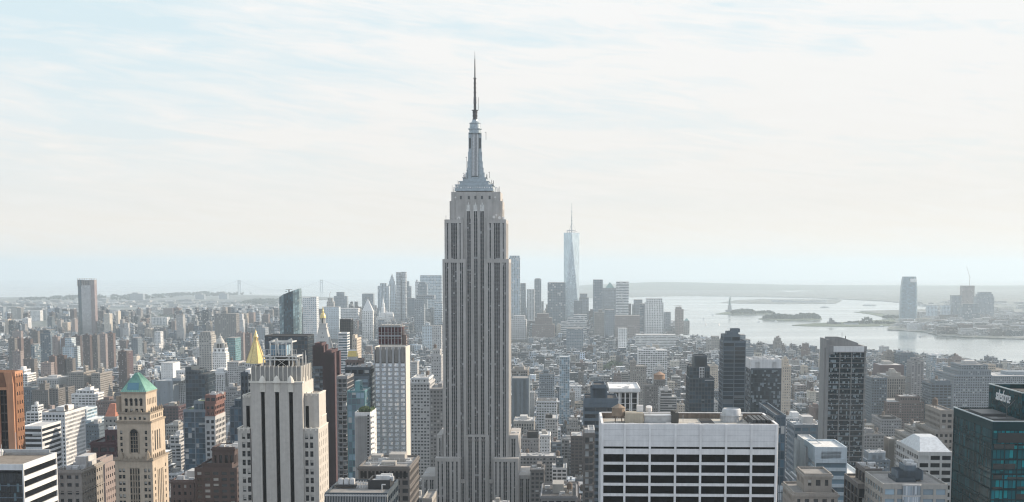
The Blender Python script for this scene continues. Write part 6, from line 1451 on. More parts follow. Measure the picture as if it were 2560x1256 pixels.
    sheet('land', [(2135, 780), (2200, 781), (2245, 787), (2262, 794), (2248, 799), (2228, 799), (2200, 791), (2175, 785)], 2.0, green)
    sheet('island', [(1788, 785), (1812, 781), (1840, 778), (1880, 777), (1902, 782), (1936, 782), (1930, 785), (1870, 786), (1820, 786)], 2.5, green)
    sheet('island', [(1896, 797), (1915, 794), (1960, 792), (2052, 793), (2055, 798), (2020, 800), (1960, 801), (1915, 799)], 2.5, green)
    sheet('pier_land', [(1802, 757), (1838, 751), (1900, 748), (2100, 749), (2105, 752), (2090, 759), (1960, 760), (1860, 759)], 2.0, city)
    sheet('land', [(1440, 748), (1500, 744), (1700, 740), (1830, 741), (1900, 738), (2000, 733), (1900, 722), (1440, 722)], 3.0, city)
    # far hills
    hm = land_mat('hill_wood', [(.3, (.03, .05, .035)), (.62, (.06, .085, .05)), (.70, (.25, .25, .23))], .002)
    def hills(name, prof, D, depth, seed):
        vs, fs = [], []; n = len(prof); nd = 14; rr = np.random.RandomState(seed)
        xs = np.linspace(prof[0][0], prof[-1][0], 140); ys = np.interp(xs, [p[0] for p in prof], [p[1] for p in prof])
        for j in range(nd+1):
            t = j/nd
            for i, (px, py) in enumerate(zip(xs, ys)):
                Y = D+depth*t; top = zat(py, D+depth*.6)-curv(xat(px, D, 0), D); sh = max(0, sin(pi*min(1, t/.6)*.5)) if t < .6 else 1-.3*(t-.6)
                x = xat(px, Y, 0); z = curv(x, Y)+max(-3, (top)*sh*(1+.03*sin(px*.05+j)+.015*rr.randn()*(t > 0))) if t > 0 else curv(x, Y)-3
                vs.append((x, Y, z))
        w = len(xs)
        for j in range(nd):
            for i in range(w-1): a = j*w+i; fs.append((a, a+1, a+w+1, a+w))
        me = bpy.data.meshes.new(name); me.from_pydata(vs, [], fs); me.materials.append(hm); me.polygons.foreach_set('use_smooth', [True]*len(fs))
        o = bpy.data.objects.new(name, me); COL.objects.link(o); o['kind'] = 'structure'
    hills('hills', [(1330, 745), (1400, 728), (1440, 718), (1470, 714), (1520, 712), (1600, 707), (1650, 705), (1720, 706), (1800, 709), (1900, 711.5), (2000, 714), (2200, 715.5), (2400, 716), (2700, 716)], 17500, 6000, 1)
    hills('hills', [(1900, 716), (2050, 711), (2200, 708), (2400, 707), (2640, 706)], 27000, 6000, 2)
    hills('hills', [(-200, 713), (100, 713), (240, 712), (400, 714), (560, 711), (700, 711), (820, 709), (950, 707), (1100, 708), (1330, 712), (1500, 712)], 27000, 5000, 3)
    hills('hills', [(790, 742), (850, 732), (900, 729), (960, 729), (1050, 730), (1110, 733)], 18600, 900, 4)
    hills('hills', [(-300, 744.5), (60, 743.5), (300, 743.5), (520, 744)], 13500, 900, 5)
GP = {}
setting()
# ================================================================ the far skyline
FT = [
 # downtown, left to right
 ('far_tower', 'pale blue twin-shafted slab right of the slanted glass tower', 4800, [(757, 791, 745, 40), (776, 791, 743, 38, 1)], 'pale', 'sky', (.5, .5), 860),
 ('far_slab', 'pale windowless slab with dark top behind the white campanile', 5200, [(808, 847, 768, 40)], 'bluewhite', 'grey', (.3, .3), 860),
 ('unfinished_tower', 'far unfinished tower with a crane above the pale windowless slab', 5900, [(817, 834, 755, 30), (819, 831, 746, 20, 2)], 'concrete', 'grey', (.6, .4), 768),
 ('far_tower', 'far dark blue tower with stepped top above the harbour', 6300, [(835, 867, 741, 40), (841, 860, 731, 30, 3)], 'bluegrey', 'blue', (.5, .5), 775),
 ('far_block', 'low flat far block with pale roof band below the dark blue tower', 5700, [(848, 895, 772, 60)], 'pale', 'blue', (.8, .4), 800),
 ('far_tower', 'flat-topped far tower left of the pyramid-roofed courthouse', 6400, [(905, 933, 735, 40)], 'bluegrey', 'blue', (.5, .5), 760),
 ('far_tower', 'columned far tower left of the stepped spire', 6300, [(944, 972, 716, 40), (950, 966, 709, 30, 3)], 'bluewhite', 'blue', (.5, .9), 800),
 ('far_tower', 'far slab right of the rippled steel tower with sloped shoulders', 6200, [(1017, 1027, 716, 30), (1017, 1022, 704, 24, 2)], 'bluegrey', 'blue', (.5, .8), 790),
 ('far_block', 'dark low far block right of the rippled steel tower', 6000, [(1018, 1036, 746, 40)], 'slate', 'blue', (.5, .5), 790),
 ('far_tower', 'narrow pale far tower left of the broad glass box', 6300, [(1038, 1049, 705, 30), (1040, 1044, 700, 10, 3)], 'pale', 'blue', (.5, .5), 760),
 ('far_tower', 'rounded blue far tower in front of the broad glass box', 6100, [(1045, 1067, 711, 36), (1048, 1064, 706, 30, 3)], 'bluegrey', 'blue', (.7, .6), 760),
 ('far_tower', 'broad pale far glass box left of the tallest tower', 6400, [(1050, 1104, 689, 50)], 'bluewhite', 'sky', (.8, .6), 770),
 ('far_tower', 'broad two-tone far federal slab, its right half darker', 5000, [(1036, 1060, 749, 40), (1041, 1086, 739, 40, 8)], 'bluegrey', 'grey', (.6, .4), 830),
 ('far_block', 'striped far block tucked against the tallest tower left flank', 5300, [(1086, 1105, 757, 40)], 'bluewhite', 'blue', (.8, .4), 830),
 ('far_tower', 'tall far blue glass tower right beside the tallest tower', 5900, [(1272, 1300, 645, 44), (1274, 1299, 640, 40, 1)], 'bluewhite', 'sky', (.7, .9), 800),
 ('far_tower', 'far grey slab tucked right of the tall blue glass tower', 6000, [(1300, 1314, 709, 44)], 'bluegrey', 'blue', (.6, .5), 790),
 ('far_tower', 'pale ribbed far tower with white crown right of the grey slab', 6000, [(1317, 1336, 724, 40)], 'pale', 'blue', (.4, .9), 800),
 ('far_tower', 'slim far tower with rooftop hoist right of the ribbed tower', 6100, [(1336, 1353, 699, 34), (1338, 1351, 697, 30, 2)], 'bluegrey', 'blue', (.6, .6), 790),
 ('far_tower', 'wide dark blue far glass box left of the tallest glass spire tower', 5750, [(1369, 1414, 707, 50)], 'bluegrey', 'blue', (.85, .85), 810),
 ('far_tower', 'domed-shoulder far tower right of the glass spire tower', 6350, [(1448, 1472, 745, 44), (1450, 1468, 735, 36, 3)], 'bluegrey', 'grey', (.5, .5), 800),
 ('far_block', 'small dark far block at the foot of the glass spire tower', 5700, [(1435, 1456, 753, 30)], 'slate', 'grey', (.5, .5), 790),
 ('far_tower', 'dark far tower with pale left flank right of the glass spire tower', 5700, [(1483, 1507, 700, 40)], 'bluegrey', 'blue', (.6, .6), 810),
 ('far_tower', 'far tower with a pyramid roof between two slabs', 6300, [(1507, 1542, 721, 44)], 'bluegrey', 'grey', (.5, .5), 800),
 ('far_tower', 'far horizontally striped pale slab right of the pyramid roof', 5900, [(1541, 1572, 705, 44)], 'white', 'blue', (1.0, .5), 800),
 ('far_tower', 'far grey tower with chamfered top left of the white gridded bank tower', 6100, [(1581, 1610, 762, 44), (1585, 1606, 750, 36, 3)], 'bluegrey', 'grey', (.5, .5), 830),
 ('far_tower', 'far white gridded tower with vertical crown fins near the river', 5500, [(1613, 1659, 757, 50), (1616, 1656, 747, 44, 1)], 'white', 'grey', (.5, .6), 850),
 ('far_tower', 'far blue banded block tucked left of the white gridded tower', 5550, [(1600, 1618, 760, 40)], 'bluegrey', 'blue', (1.0, .5), 830),
 ('far_block', 'far grey block below the crane right of the white gridded tower', 5800, [(1660, 1677, 781, 40)], 'bluegrey', 'grey', (.5, .5), 830),
 ('unfinished_tower', 'far brown tower with cranes at the river edge', 5600, [(1689, 1709, 774, 40), (1690, 1704, 768, 30, 2)], 'pink', 'grey', (.5, .5), 840),
 ('far_tower', 'small far tower with a pointed cap at the river edge', 5500, [(1710, 1724, 803, 30)], 'tan', 'grey', (.5, .5), 845),
 ('far_block', 'wide far brown brick block right of downtown', 5200, [(1538, 1600, 790, 60)], 'pink', 'grey', (.5, .5), 845),
 ('far_block', 'far brown brick ziggurat right of the tallest tower', 5000, [(1330, 1386, 812, 60), (1338, 1380, 795, 50, 3), (1342, 1372, 785, 40, 5)], 'brick', 'grey', (.4, .4), 845),
 ('far_block', 'far white banded stepped block at the foot of the dark glass box', 5100, [(1402, 1467, 806, 50), (1420, 1467, 796, 40, 3), (1434, 1467, 787, 30, 5)], 'white', 'blue', (1.0, .5), 835),
 ('far_block', 'far grey banded blocks between tallest tower and brick ziggurat', 5100, [(1276, 1316, 800, 50), (1284, 1312, 790, 40, 4)], 'pale', 'grey', (.5, .5), 860),
 ('far_block', 'far tan tower in front of the striped pale slab', 5000, [(1486, 1512, 782, 50), (1496, 1506, 775, 20, 5)], 'tan', 'grey', (.5, .5), 840),
 ('far_block', 'far blue-grey block under the pyramid roof tower', 4900, [(1512, 1536, 775, 50)], 'bluegrey', 'grey', (.5, .5), 840),
 ('far_block', 'far white riverside low block with dark bands right of downtown', 4300, [(1590, 1690, 838, 60)], 'white', 'dark', (1.0, .4), 850),
 ('far_block', 'far blue curved apartment block at centre right', 4200, [(1416, 1458, 822, 50)], 'bluegrey', 'blue', (.7, .5), 870),
 ('far_block', 'far white-capped narrow slab at centre right', 4100, [(1546, 1568, 822, 40)], 'white', 'grey', (.4, .5), 860),
 ('far_block', 'far terraced grey block behind the banded dark tower', 3600, [(1845, 1884, 868, 60), (1848, 1876, 850, 50, 4), (1850, 1864, 838, 40, 8)], 'bluegrey', 'blue', (1.0, .5), 880),
 ('far_block', 'far pale block beside the pier shore with steps', 4200, [(1770, 1812, 850, 60), (1780, 1798, 842, 40, 6)], 'tan', 'grey', (.5, .5), 865),
 # estate towers on the far left
 ('far_tower', 'wide brown far round-fronted tower in front of the inlet', 4600, [(537, 590, 785, 44), (553, 566, 777, 20, 8)], 'brown', 'grey', (.4, .5), 840),
 ('far_tower', 'far reddish-pink block beyond the inlet on the left', 7600, [(408, 431, 771, 50)], 'burgundy', 'grey', (.3, .3), 797),
 ('far_block', 'far pale blue slab with white stripe below the reddish block', 6500, [(377, 417, 794, 50)], 'pale', 'blue', (.5, .8), 818),
 ('far_tower', 'far tall blue-grey tower group at the left edge, leftmost one', 7600, [(0, 8, 768, 40)], 'bluegrey', 'grey', (.5, .5), 800),
 ('far_tower', 'far pale topped brown tower near the left edge', 7300, [(27, 42, 768, 40)], 'tan', 'grey', (.4, .5), 800),
 ('far_tower', 'far twin brown tower right of the pale topped one', 7300, [(42, 52, 770, 40)], 'brown', 'grey', (.4, .5), 800),
 ('far_tower', 'far grey tower with pale right flank on the left', 7000, [(75, 100, 777, 40)], 'pale', 'grey', (.4, .5), 820),
 ('far_tower', 'far narrow dark tower right of the pale-flanked tower', 7100, [(102, 114, 776, 40)], 'slate', 'grey', (.4, .5), 820),
 ('far_block', 'far long row of white flat-roofed blocks beyond the river', 9500, [(279, 325, 765, 50)], 'white', 'grey', (.4, .5), 775),
 ('far_tower', 'leaning far pale slab below the netted-top tower', 3600, [(219, 232, 856, 34)], 'bluewhite', 'sky', (.9, .9), 908),
 ('far_tower', 'dark blue far tower beside the pale slab on the left', 3700, [(233, 250, 870, 40)], 'slate', 'blue', (.8, .8), 905),
 ('far_block', 'bright blue wrapped far block on the left', 3400, [(70, 86, 862, 40)], 'bluegrey', 'blue', (.8, .8), 890),
 ('far_block', 'far pale stepped block among the brown slabs', 3300, [(156, 184, 868, 44), (162, 178, 845, 30, 4)], 'bluewhite', 'sky', (.7, .5), 885),
 ('far_tower', 'far dark glass slab beside the brown slabs', 3500, [(100, 126, 834, 40), (108, 126, 826, 30, 2)], 'slate', 'blue', (.6, .6), 870),
 ('far_block', 'far slate box on the left between low roofs', 3800, [(328, 344, 846, 40)], 'slate', 'grey', (.4, .4), 870),
 ('far_block', 'far maroon slab left of the white lantern tower', 2900, [(296, 321, 879, 30)], 'burgundy', 'grey', (.4, .4), 905),
 ('far_block', 'far pale block with dark top behind the white lantern tower', 2900, [(497, 528, 840, 40), (500, 526, 831, 36, 1)], 'concrete', 'grey', (.5, .5), 870),
 ('far_block', 'far teal-roofed block right of the white lantern tower', 3000, [(566, 588, 846, 50)], 'teal', 'grey', (.5, .5), 865),
 ('far_block', 'far white box building left of the lantern tower foot', 2700, [(402, 432, 909, 50)], 'white', 'grey', (.2, .2), 925),
 ('far_tower', 'far pale twin-tone tower in front of the inlet', 4300, [(386, 401, 830, 30)], 'pale', 'grey', (.4, .5), 855),
 ('far_block', 'far grey buildings clustered right of the gold pyramid spire', 4500, [(636, 663, 820, 50), (642, 656, 814, 30, 4)], 'bluegrey', 'grey', (.4, .5), 850),
 # mid far
 ('far_tower', 'slim far pale tower in the city centre left of the tallest tower', 3800, [(1080, 1103, 815, 30)], 'lightgrey', 'grey', (.5, .5), 860),
 ('far_tower', 'pinkish far stone tower in front of the federal slab', 4300, [(1056, 1082, 815, 30), (1062, 1074, 808, 16, 5)], 'bluewhite', 'grey', (.5, .5), 870),
 # across the river
 ('far_tower', 'far dark blue slab in the riverside group across the river', 7300, [(2381, 2404, 739, 44)], 'bluegrey', 'blue', (.5, .8), 800),
 ('far_tower', 'far unfinished brown tower with tall crane across the river', 7500, [(2406, 2437, 715, 44)], 'pink', 'grey', (.5, .5), 760),
 ('far_tower', 'far wide blue glass tower in the middle of the riverside group', 7000, [(2404, 2450, 768, 50), (2407, 2444, 760, 40, 2)], 'bluegrey', 'blue', (.8, .8), 815),
 ('far_tower', 'far chamfered tower at the right of the riverside group', 7200, [(2441, 2486, 742, 50), (2445, 2483, 736, 44, 1), (2449, 2479, 731, 40, 2)], 'bluegrey', 'blue', (.5, .6), 805),
 ('far_tower', 'far short pale twin tower across the river, left one', 7300, [(2320, 2344, 764, 40)], 'bluewhite', 'grey', (.5, .5), 800),
 ('far_tower', 'far short pale twin tower across the river, right one', 7300, [(2356, 2377, 764, 40)], 'bluewhite', 'blue', (.5, .5), 800),
 ('far_block', 'low far blocks at the foot of the curved tower across the river', 6900, [(2292, 2380, 800, 60)], 'bluegrey', 'grey', (.5, .5), 822),
 ('far_block', 'pale pink far waterfront block across the river', 6600, [(2336, 2420, 818, 60), (2370, 2414, 808, 40, 8)], 'pale', 'grey', (.5, .5), 836),
 ('far_block', 'long white far waterfront pier block across the river', 6300, [(2408, 2450, 826, 60), (2412, 2446, 824, 50, 2)], 'white', 'grey', (.7, .6), 842),
 ('far_block', 'second long white far pier block across the river', 6300, [(2454, 2526, 828, 60), (2458, 2520, 825, 50, 2)], 'white', 'grey', (.7, .6), 843),
 ('far_block', 'grey far blocks behind the white piers across the river', 7200, [(2450, 2530, 812, 60), (2484, 2506, 802, 40, 6)], 'bluegrey', 'grey', (.5, .5), 825),
 ('far_tower', 'white far stepped block right of the riverside group', 8200, [(2500, 2530, 790, 60), (2507, 2522, 784, 40, 5)], 'white', 'grey', (.5, .5), 805),
 ('far_block', 'banded far block at the right edge across the river', 6800, [(2528, 2590, 818, 60), (2538, 2580, 806, 40, 6), (2545, 2570, 800, 30, 8)], 'bluegrey', 'grey', (1.0, .5), 840),
 ('far_block', 'pale far cluster of blocks on the Brooklyn horizon', 11500, [(325, 357, 735, 60), (330, 344, 732, 50, 4)], 'bluegrey', 'grey', (.4, .5), 745),
 ('far_block', 'far grey block on the horizon left of the suspension bridge', 12000, [(488, 510, 737, 60), (494, 504, 734, 50, 4)], 'bluegrey', 'grey', (.4, .5), 750),
 ('far_block', 'second far grey block nearer the suspension bridge tower', 12000, [(547, 568, 735, 60), (552, 562, 732, 50, 4)], 'bluegrey', 'grey', (.4, .5), 750),
]
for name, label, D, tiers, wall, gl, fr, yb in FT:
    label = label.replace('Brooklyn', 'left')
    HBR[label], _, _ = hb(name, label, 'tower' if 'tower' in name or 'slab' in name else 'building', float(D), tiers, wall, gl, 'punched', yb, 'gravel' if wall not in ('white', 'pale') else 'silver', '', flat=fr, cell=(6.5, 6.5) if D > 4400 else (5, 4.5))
def far_special():
    def fz(px, py, D, rz=0.0): F = Frame(px, py, D, rz); return F, (lambda p, q=py, yl=0.0: F.lx(p, zat(q, D+yl), yl)), (lambda q, yl=0.0: zat(q, D+yl)-F.gz)
    # the tallest glass tower with the spire
    D = 5850.0; F, X, Z = fz(1430, 578, D, R(0))
    root = empty('glass_spire_tower', (F.X, F.Y, F.gz), 0, 'tallest far glass tower with tapering triangular faces and spire', 'skyscraper')
    s = D/FPX; hw = 19.3*s; th = R(10); zt = Z(582); zb = 0
    # square base, square top turned 45 degrees: eight triangles
    def sq(r, a0): return [(r*sin(a0+i*pi/2), 30+r*cos(a0+i*pi/2)) for i in range(4)]
    rot = R(3); rb = hw*1.33; rt = hw*1.0
    B = sq(rb, pi/4+rot); Tt = sq(rt*1.02, rot)
    g1 = glass('spire_glass', (.46, .56, .64), (.52, .61, .68), .05, .24, (.42, .52, .60), spec=1.0, wide=.97); g1.node_tree.nodes['Principled BSDF'].inputs['Metallic'].default_value = .75
    zc = Z(775)
    for i in range(4):
        j = (i+1) % 4
        for tri in (((*B[i], zc), (*B[j], zc), (*Tt[j], zt)), ((*B[i], zc), (*Tt[j], zt), (*Tt[i], zt))):
            m = MB(); m.quad(list(tri), [(0, 0), (20, 0), (10, 80)]); m.build('facade', g1, root)
    m = MB(); m.prism(B[::-1], 0, zc, cells=8, nv=10); m.build('base', g1, root)
    m = MB(); m.quad([(*p, zt) for p in Tt]); m.build('roof', roofm('silver'), root)
    m = MB(); m.lathe(0, 30, [(13*s, zt), (13*s, zt+1), (9*s, zt+1.2)], 20); m.lathe(0, 30, [(12.6*s, Z(577)), (12.6*s, Z(575.5)), (12*s, Z(575.4)), (12*s, Z(577))], 20)
    for i in range(12): a = i*pi/6; m.bar((12*s*cos(a), 30+12*s*sin(a), zt), (12*s*cos(a), 30+12*s*sin(a), Z(576)), .8)
    m.build('beacon_ring', wallm('pale'), root)
    m = MB(); m.bar((0, 30, zt), (0, 30, Z(545)), 2.6, 6, r2=1.6); m.bar((0, 30, Z(545)), (0, 30, Z(507)), 1.6, 6, r2=.5)
    for q in (552, 545, 530): m.lathe(0, 30, [(3.4, Z(q)), (3.4, Z(q-1.2))], 8)
    for a in range(3): m.bar((20*cos(a*2.1), 30+20*sin(a*2.1), zt+4), (0, 30, Z(556)), .4)
    m.build('spire', plain('spire_grey', (.30, .33, .36), .5), root)
    reg(F, -30, 30, 0, 60, 1410, 1450, 578, 800, 'glass spire tower')
    # rippled steel tower
    D = 5400.0; F, X, Z = fz(990, 680, D)
    root = empty('rippled_tower', (F.X, F.Y, F.gz), 0, 'far rippled steel tower with two pale rounded shafts', 'tower'); m = None
    rip = facade('rippled_steel', (.42, .45, .47), (.12, .17, .21), (.1, .7), (.2, .7), rough=.35, metal=.4)
    for a, b, y in ((989, 1002.5, 681), (1002.8, 1016, 680)):
        m = MB(); x0, x1 = X(a), X(b); c = (x0+x1)/2; r = (x1-x0)/2; zt = Z(y); prof = [(r*(1+.04*sin(k*1.9)), zt*k/40) for k in range(41)]
        m.lathe(c, 14, prof, 18, cells=.5); m.build('shaft', rip, root)
    m = MB(); m.box(X(992), X(1013), 16, 40, 0, Z(700), nu=6, nd=4, nv=30); m.build('core', rip, root)
    reg(F, X(989), X(1016), 0, 40, 989, 1016, 680, 805, 'rippled steel tower')
    # stepped spire
    D = 6500.0; F, X, Z = fz(970, 700, D)
    root = empty('stepped_spire_tower', (F.X, F.Y, F.gz), 0, 'far stepped stone tower with slim pointed spire', 'tower')
    m = MB(); c = X(979); s = D/FPX
    for hw, y in ((11, 735), (9.5, 712), (7.5, 703), (5.5, 698), (3.8, 693)): m.box(c-hw*s, c+hw*s, 30-hw*s*.8, 30+hw*s*.8, 0 if hw == 11 else Z(y+25), Z(y), nu=5, nd=5, nv=20)
    m.build('wall', flatm('bluewhite', 'grey', .5, .6), root)
    m = MB(); m.bar((c, 30, Z(693)), (c, 30, Z(684)), 3*s, 6, r2=.3); m.build('spire', wallm('bluegrey'), root)
    reg(F, X(968), X(990), 0, 60, 968, 990, 684, 800, 'stepped spire')
    # courthouse pyramid
    D = 5000.0; F, X, Z = fz(904, 772, D)
    root = empty('courthouse_tower', (F.X, F.Y, F.gz), 0, 'far white stone tower with steep pyramid roof and sunlit right side', 'tower')
    a, b = X(905), X(932); m = MB(); m.box(a, b, 0, b-a, 0, Z(778), nu=6, nd=6, nv=18); m.build('wall', flatm('white', 'grey', .4, .6), root)
    c = (a+b)/2; h = (b-a)/2; m = MB(); m.prism([(c-h, 0), (c+h, 0), (c+h, 2*h), (c-h, 2*h)], Z(778), Z(748), [(c-1, h-1, Z(748)), (c+1, h-1, Z(748)), (c+1, h+1, Z(748)), (c-1, h+1, Z(748))]); m.build('pyramid_roof', wallm('pale'), root)
    m = MB(); m.bar((c, h, Z(748)), (c, h, Z(741)), 1.5, 5, r2=.2); m.build('finial', wallm('concrete'), root)
    reg(F, a, b, 0, 40, 904, 933, 742, 850, 'courthouse pyramid')
    # municipal building
    D = 5150.0; F, X, Z = fz(940, 790, D)
    root = empty('civic_building', (F.X, F.Y, F.gz), 0, 'far white civic building with wedding-cake spire and corner pavilions', 'building'); c = X(957); s = D/FPX
    m = MB(); m.box(X(940), X(983), 0, 40, 0, Z(793), nu=14, nd=9, nv=16); m.box(X(966), X(983), -2, 30, 0, Z(786), nu=6, nd=6, nv=16); m.build('wall', flatm('white', 'grey', .45, .5), root)
    m = MB(); m.lathe(c, 18, [(6.5*s, Z(793)), (6.5*s, Z(783)), (5*s, Z(782)), (5*s, Z(770)), (3.8*s, Z(769)), (3.6*s, Z(760)), (2.2*s, Z(757)), (2*s, Z(752)), (.8*s, Z(748)), (.3, Z(738))], 10)
    for p in (948, 966): m.lathe(X(p), 14, [(2.2*s, Z(793)), (2.2*s, Z(783)), (.4, Z(777))], 8)
    m.box(X(967), X(982), 4, 20, Z(786), Z(781)); m.build('spire', wallm('white'), root)
    reg(F, X(940), X(983), 0, 40, 938, 983, 738, 800, 'civic spire')
    # pyramid cap on the downtown tower, pointed cap at the river edge
    for px0, px1, y0, y1, D, lab in ((1514, 1536, 720, 706, 6302, 'far tower with a pyramid roof between two slabs'), (1711, 1723, 803, 796, 5501, 'small far tower with a pointed cap at the river edge')):
        F, X, Z = fz(px0, y0, D, GRID); a, b = X(px0), X(px1); w = b-a; zz = zat(y1, D)-zat(y0, D); m = MB(); m.prism([(0, 2), (w, 2), (w, 2+w), (0, 2+w)], 0, zz, [(w/2-.5, 2+w/2, zz), (w/2+.5, 2+w/2, zz), (w/2+.5, 3+w/2, zz), (w/2-.5, 3+w/2, zz)])
        o = m.build('pyramid_roof', plain('verdigris', (.22, .36, .34), .7), None, loc=(F.X, F.Y, zat(y0, D))); attach(o, lab)
    # roof cranes
    def crane(px, y0, y1, D, jib, label):
        F, X, Z = fz(px, y0, D); r_ = empty('tower_crane', (F.X, F.Y, zat(y0, D)), 0, label, 'crane'); s = D/FPX; h = (y0-y1)*s; m = MB(); m.bar((0, 8, 0), (0, 8, h), .9); m.build('mast', wallm('brick'), r_)
        m = MB(); m.bar((0, 8, h), (jib[0]*s, 8, h+jib[1]*s), .9, r2=.5); m.bar((0, 8, h), (-jib[0]*s*.25, 8, h), .9); m.build('jib', wallm('brick'), r_)
    crane(2425, 715, 694, 7500, (-9, 27), 'tall luffing crane above the unfinished tower across the river')
    crane(1700, 768, 765, 5600, (-18, 0), 'crane with a level jib over the far brown riverside tower')
    crane(1700, 778, 776, 5590, (22, 0), 'lower level crane jib right of the far brown riverside tower')
    crane(824, 746, 735, 5900, (3, 6), 'small crane on the far unfinished tower above the harbour')
    # netted-top tower over the far river
    D = 5450.0; F, X, Z = fz(192, 698, D)
    root = empty('riverfront_tower', (F.X, F.Y, F.gz), 0, 'lone tall far glass tower on the left with unfinished scaffolded top', 'apartment tower')
    x0, x1, xm, xn = X(193), X(235), X(202), X(225); zt = Z(714); dep = 36
    bl = glass('riverfront_glass', (.008, .04, .07), (.02, .05, .08), .05, .3, (.008, .035, .06), spec=.2); wv = facade('riverfront_panel', (.46, .46, .47), (.05, .06, .08), (.2, .7), (.2, .6)); pk = facade('riverfront_side', (.26, .19, .19), (.10, .09, .10), (.2, .7), (.2, .7))
    m = MB(); m.box(x0, xm, 4, dep, 0, Z(700), nu=4, nd=10, nv=60); m.build('flank', bl, root)
    m = MB(); m.box(xm, xn, 0, dep, 0, zt, nu=9, nd=10, nv=60); m.build('wall', wv, root)
    m = MB(); m.box(xn, x1, 2, dep-2, 0, Z(712), nu=4, nd=10, nv=60); m.build('flank', pk, root)
    m = MB(); m.box(xm, X(224), 3, dep-3, zt, Z(701), nu=8, nd=5, nv=4); m.build('crown', flatm('darkbrick', 'dark', .5, .5), root)
    m = MB()
    for i in range(8): x = x0+(x1-x0)*i/7; m.bar((x, 1, Z(716)), (x, 1, Z(696)), .8); m.bar((x, dep-3, Z(716)), (x, dep-3, Z(697)), .45)
    for q in (708, 703, 698): m.box(x0, x1, 0, dep-2, Z(q), Z(q)+.8) if q == 698 else m.box(x0, x0+9, .2, dep-2, Z(q), Z(q)+.8)
    m.box(xn, x1, .5, dep-3, Z(712), Z(700)); m.build('scaffold', wallm('pink'), root)
    reg(F, x0, x1, 0, dep, 190, 240, 695, 838, 'lone far glass tower')
    # curved tower across the river
    D = 6900.0; F, X, Z = fz(2258, 700, D)
    root = empty('curved_tower', (F.X, F.Y, F.gz), 0, 'tallest tower across the river, curved glass with squared notch crown', 'skyscraper'); s = D/FPX; c = X(2277)
    g = glass('curved_glass', (.12, .20, .26), (.2, .28, .34), .05, .15, (.10, .16, .20), spec=.7)
    m = MB(); pr = [(20.5, 822), (20.5, 760), (19.5, 720), (18, 705), (16, 692)]
    for (r0, y0), (r1, y1) in zip(pr, pr[1:]):
        def oval(r): return [(c+r*s*(abs(cos(t))**.5)*(1 if cos(t) > 0 else -1), 30+r*s*.8*(abs(sin(t))**.5)*(1 if sin(t) > 0 else -1)) for t in [i*2*pi/20 for i in range(20)]]
        b0, b1 = oval(r0), oval(r1); m.prism(b0, 0 if y0 == 822 else Z(y0), Z(y1), [(p[0], p[1], Z(y1)) for p in b1], cells=5, nv=max(2, int((y0-y1)/2.2)))
    m.build('shaft', g, root)
    m = MB(); m.box(X(2276), X(2291), -2, 5, Z(706), Z(697)); m.build('crown_window', wallm('white'), root)
    reg(F, c-40, c+40, 0, 60, 2256, 2298, 690, 822, 'curved tower across the river')
    # suspension bridge on the horizon
    D = 17500.0; F, X, Z = fz(598, 735, D); s = D/FPX
    root = empty('suspension_bridge', (F.X, F.Y, curv(F.X, F.Y)), 0, 'distant suspension bridge with two tall towers over the harbour mouth', 'bridge'); g0 = curv(F.X, F.Y)
    Zb = lambda q: zat(q, D)-g0; steel = plain('bridge_steel', (.20, .24, .28), .7)
    for p, yt, yb in ((598.5, 701, 738), (804, 699.5, 742)):
        m = MB(); x = X(p)
        for dx in (-2.6, 2.6): m.box(x+(dx-1.1)*s, x+(dx+1.1)*s, -8, 8, min(0, Zb(yb)), Zb(yt))
        for q in (yt+1.5, yt+7, 731): m.box(x-2.6*s, x+2.6*s, -6, 6, Zb(q+1.6), Zb(q-.8))
        m.build('tower', steel, root)
    m = MB(); prev = None
    for i in range(61):
        t = -.45+1.9*i/60; px = 598.5+205.5*t; y = 729.5-(1-(2*t-1)**2)*1.6+.0
        y = 728.3+((t-.5)**2)*4.2; q = (X(px), 0, Zb(y))
        if prev: m.bar(prev, q, 6.5)
        prev = q
    m.build('deck', steel, root)
    m = MB(); prev = None
    for i in range(65):
        t = -.4+1.8*i/64; px = 598.5+205.5*t
        if 0 <= t <= 1: y = 726-25*(2*t-1)**2
        elif t < 0: y = 701+(-t/.4)*29
        else: y = 700+((t-1)/.4)*29
        q = (X(px), 0, Zb(y))
        if prev: m.bar(prev, q, 1.6)
        prev = q
    m.build('cable', steel, root)
    # river bridge with towers at left, and the long low bridge deck
    D = 5700.0; F, X, Z = fz(22, 800, D); s = D/FPX; g0 = F.gz
    root = empty('river_bridge', (F.X, F.Y, F.gz), 0, 'blue-grey suspension bridge with slanting cables at the left edge', 'bridge'); blu = plain('bridge_blue', (.16, .22, .28), .7)
    for p in (23, 190):
        m = MB(); x = X(p)
        for dx in (-3, 3): m.box(x+(dx-.8)*s, x+(dx+.8)*s, 0, 4, 0, Z(802))
        for q in (804, 812, 822): m.box(x-3*s, x+3*s, 1, 3, Z(q+1), Z(q))
        m.build('tower', blu, root)
    m = MB()
    for d in (0, 6, 12):
        pv = None
        for i in range(41):
            t = -.4+1.8*i/40; px = 23+167*t; y = (828-26*(2*t-1)**2) if 0 <= t <= 1 else (802+(-t if t < 0 else t-1)/.4*27); q = (X(px, 805, d*2), d, Z(y))
            if pv: m.bar(pv, q, .9)
            pv = q
            
    m.build('cable', plain('cable_pale', (.5, .53, .55), .6), root)
    m = MB(); m.box(X(-60), X(262), 0, 10, Z(832), Z(830)); m.build('deck', blu, root)
    D = 5600.0; F, X, Z = fz(290, 826, D)
    root = empty('long_bridge', (F.X, F.Y, F.gz), 0, 'long low dark bridge deck crossing the strip of river on the left', 'bridge')
    m = MB(); pv = None
    for i in range(21): px = 244+296*i/20; q = (X(px), 0, Z(827.2+.6*abs(i-10)/10)); (m.bar(pv, q, 2.2) if pv else None); pv = q
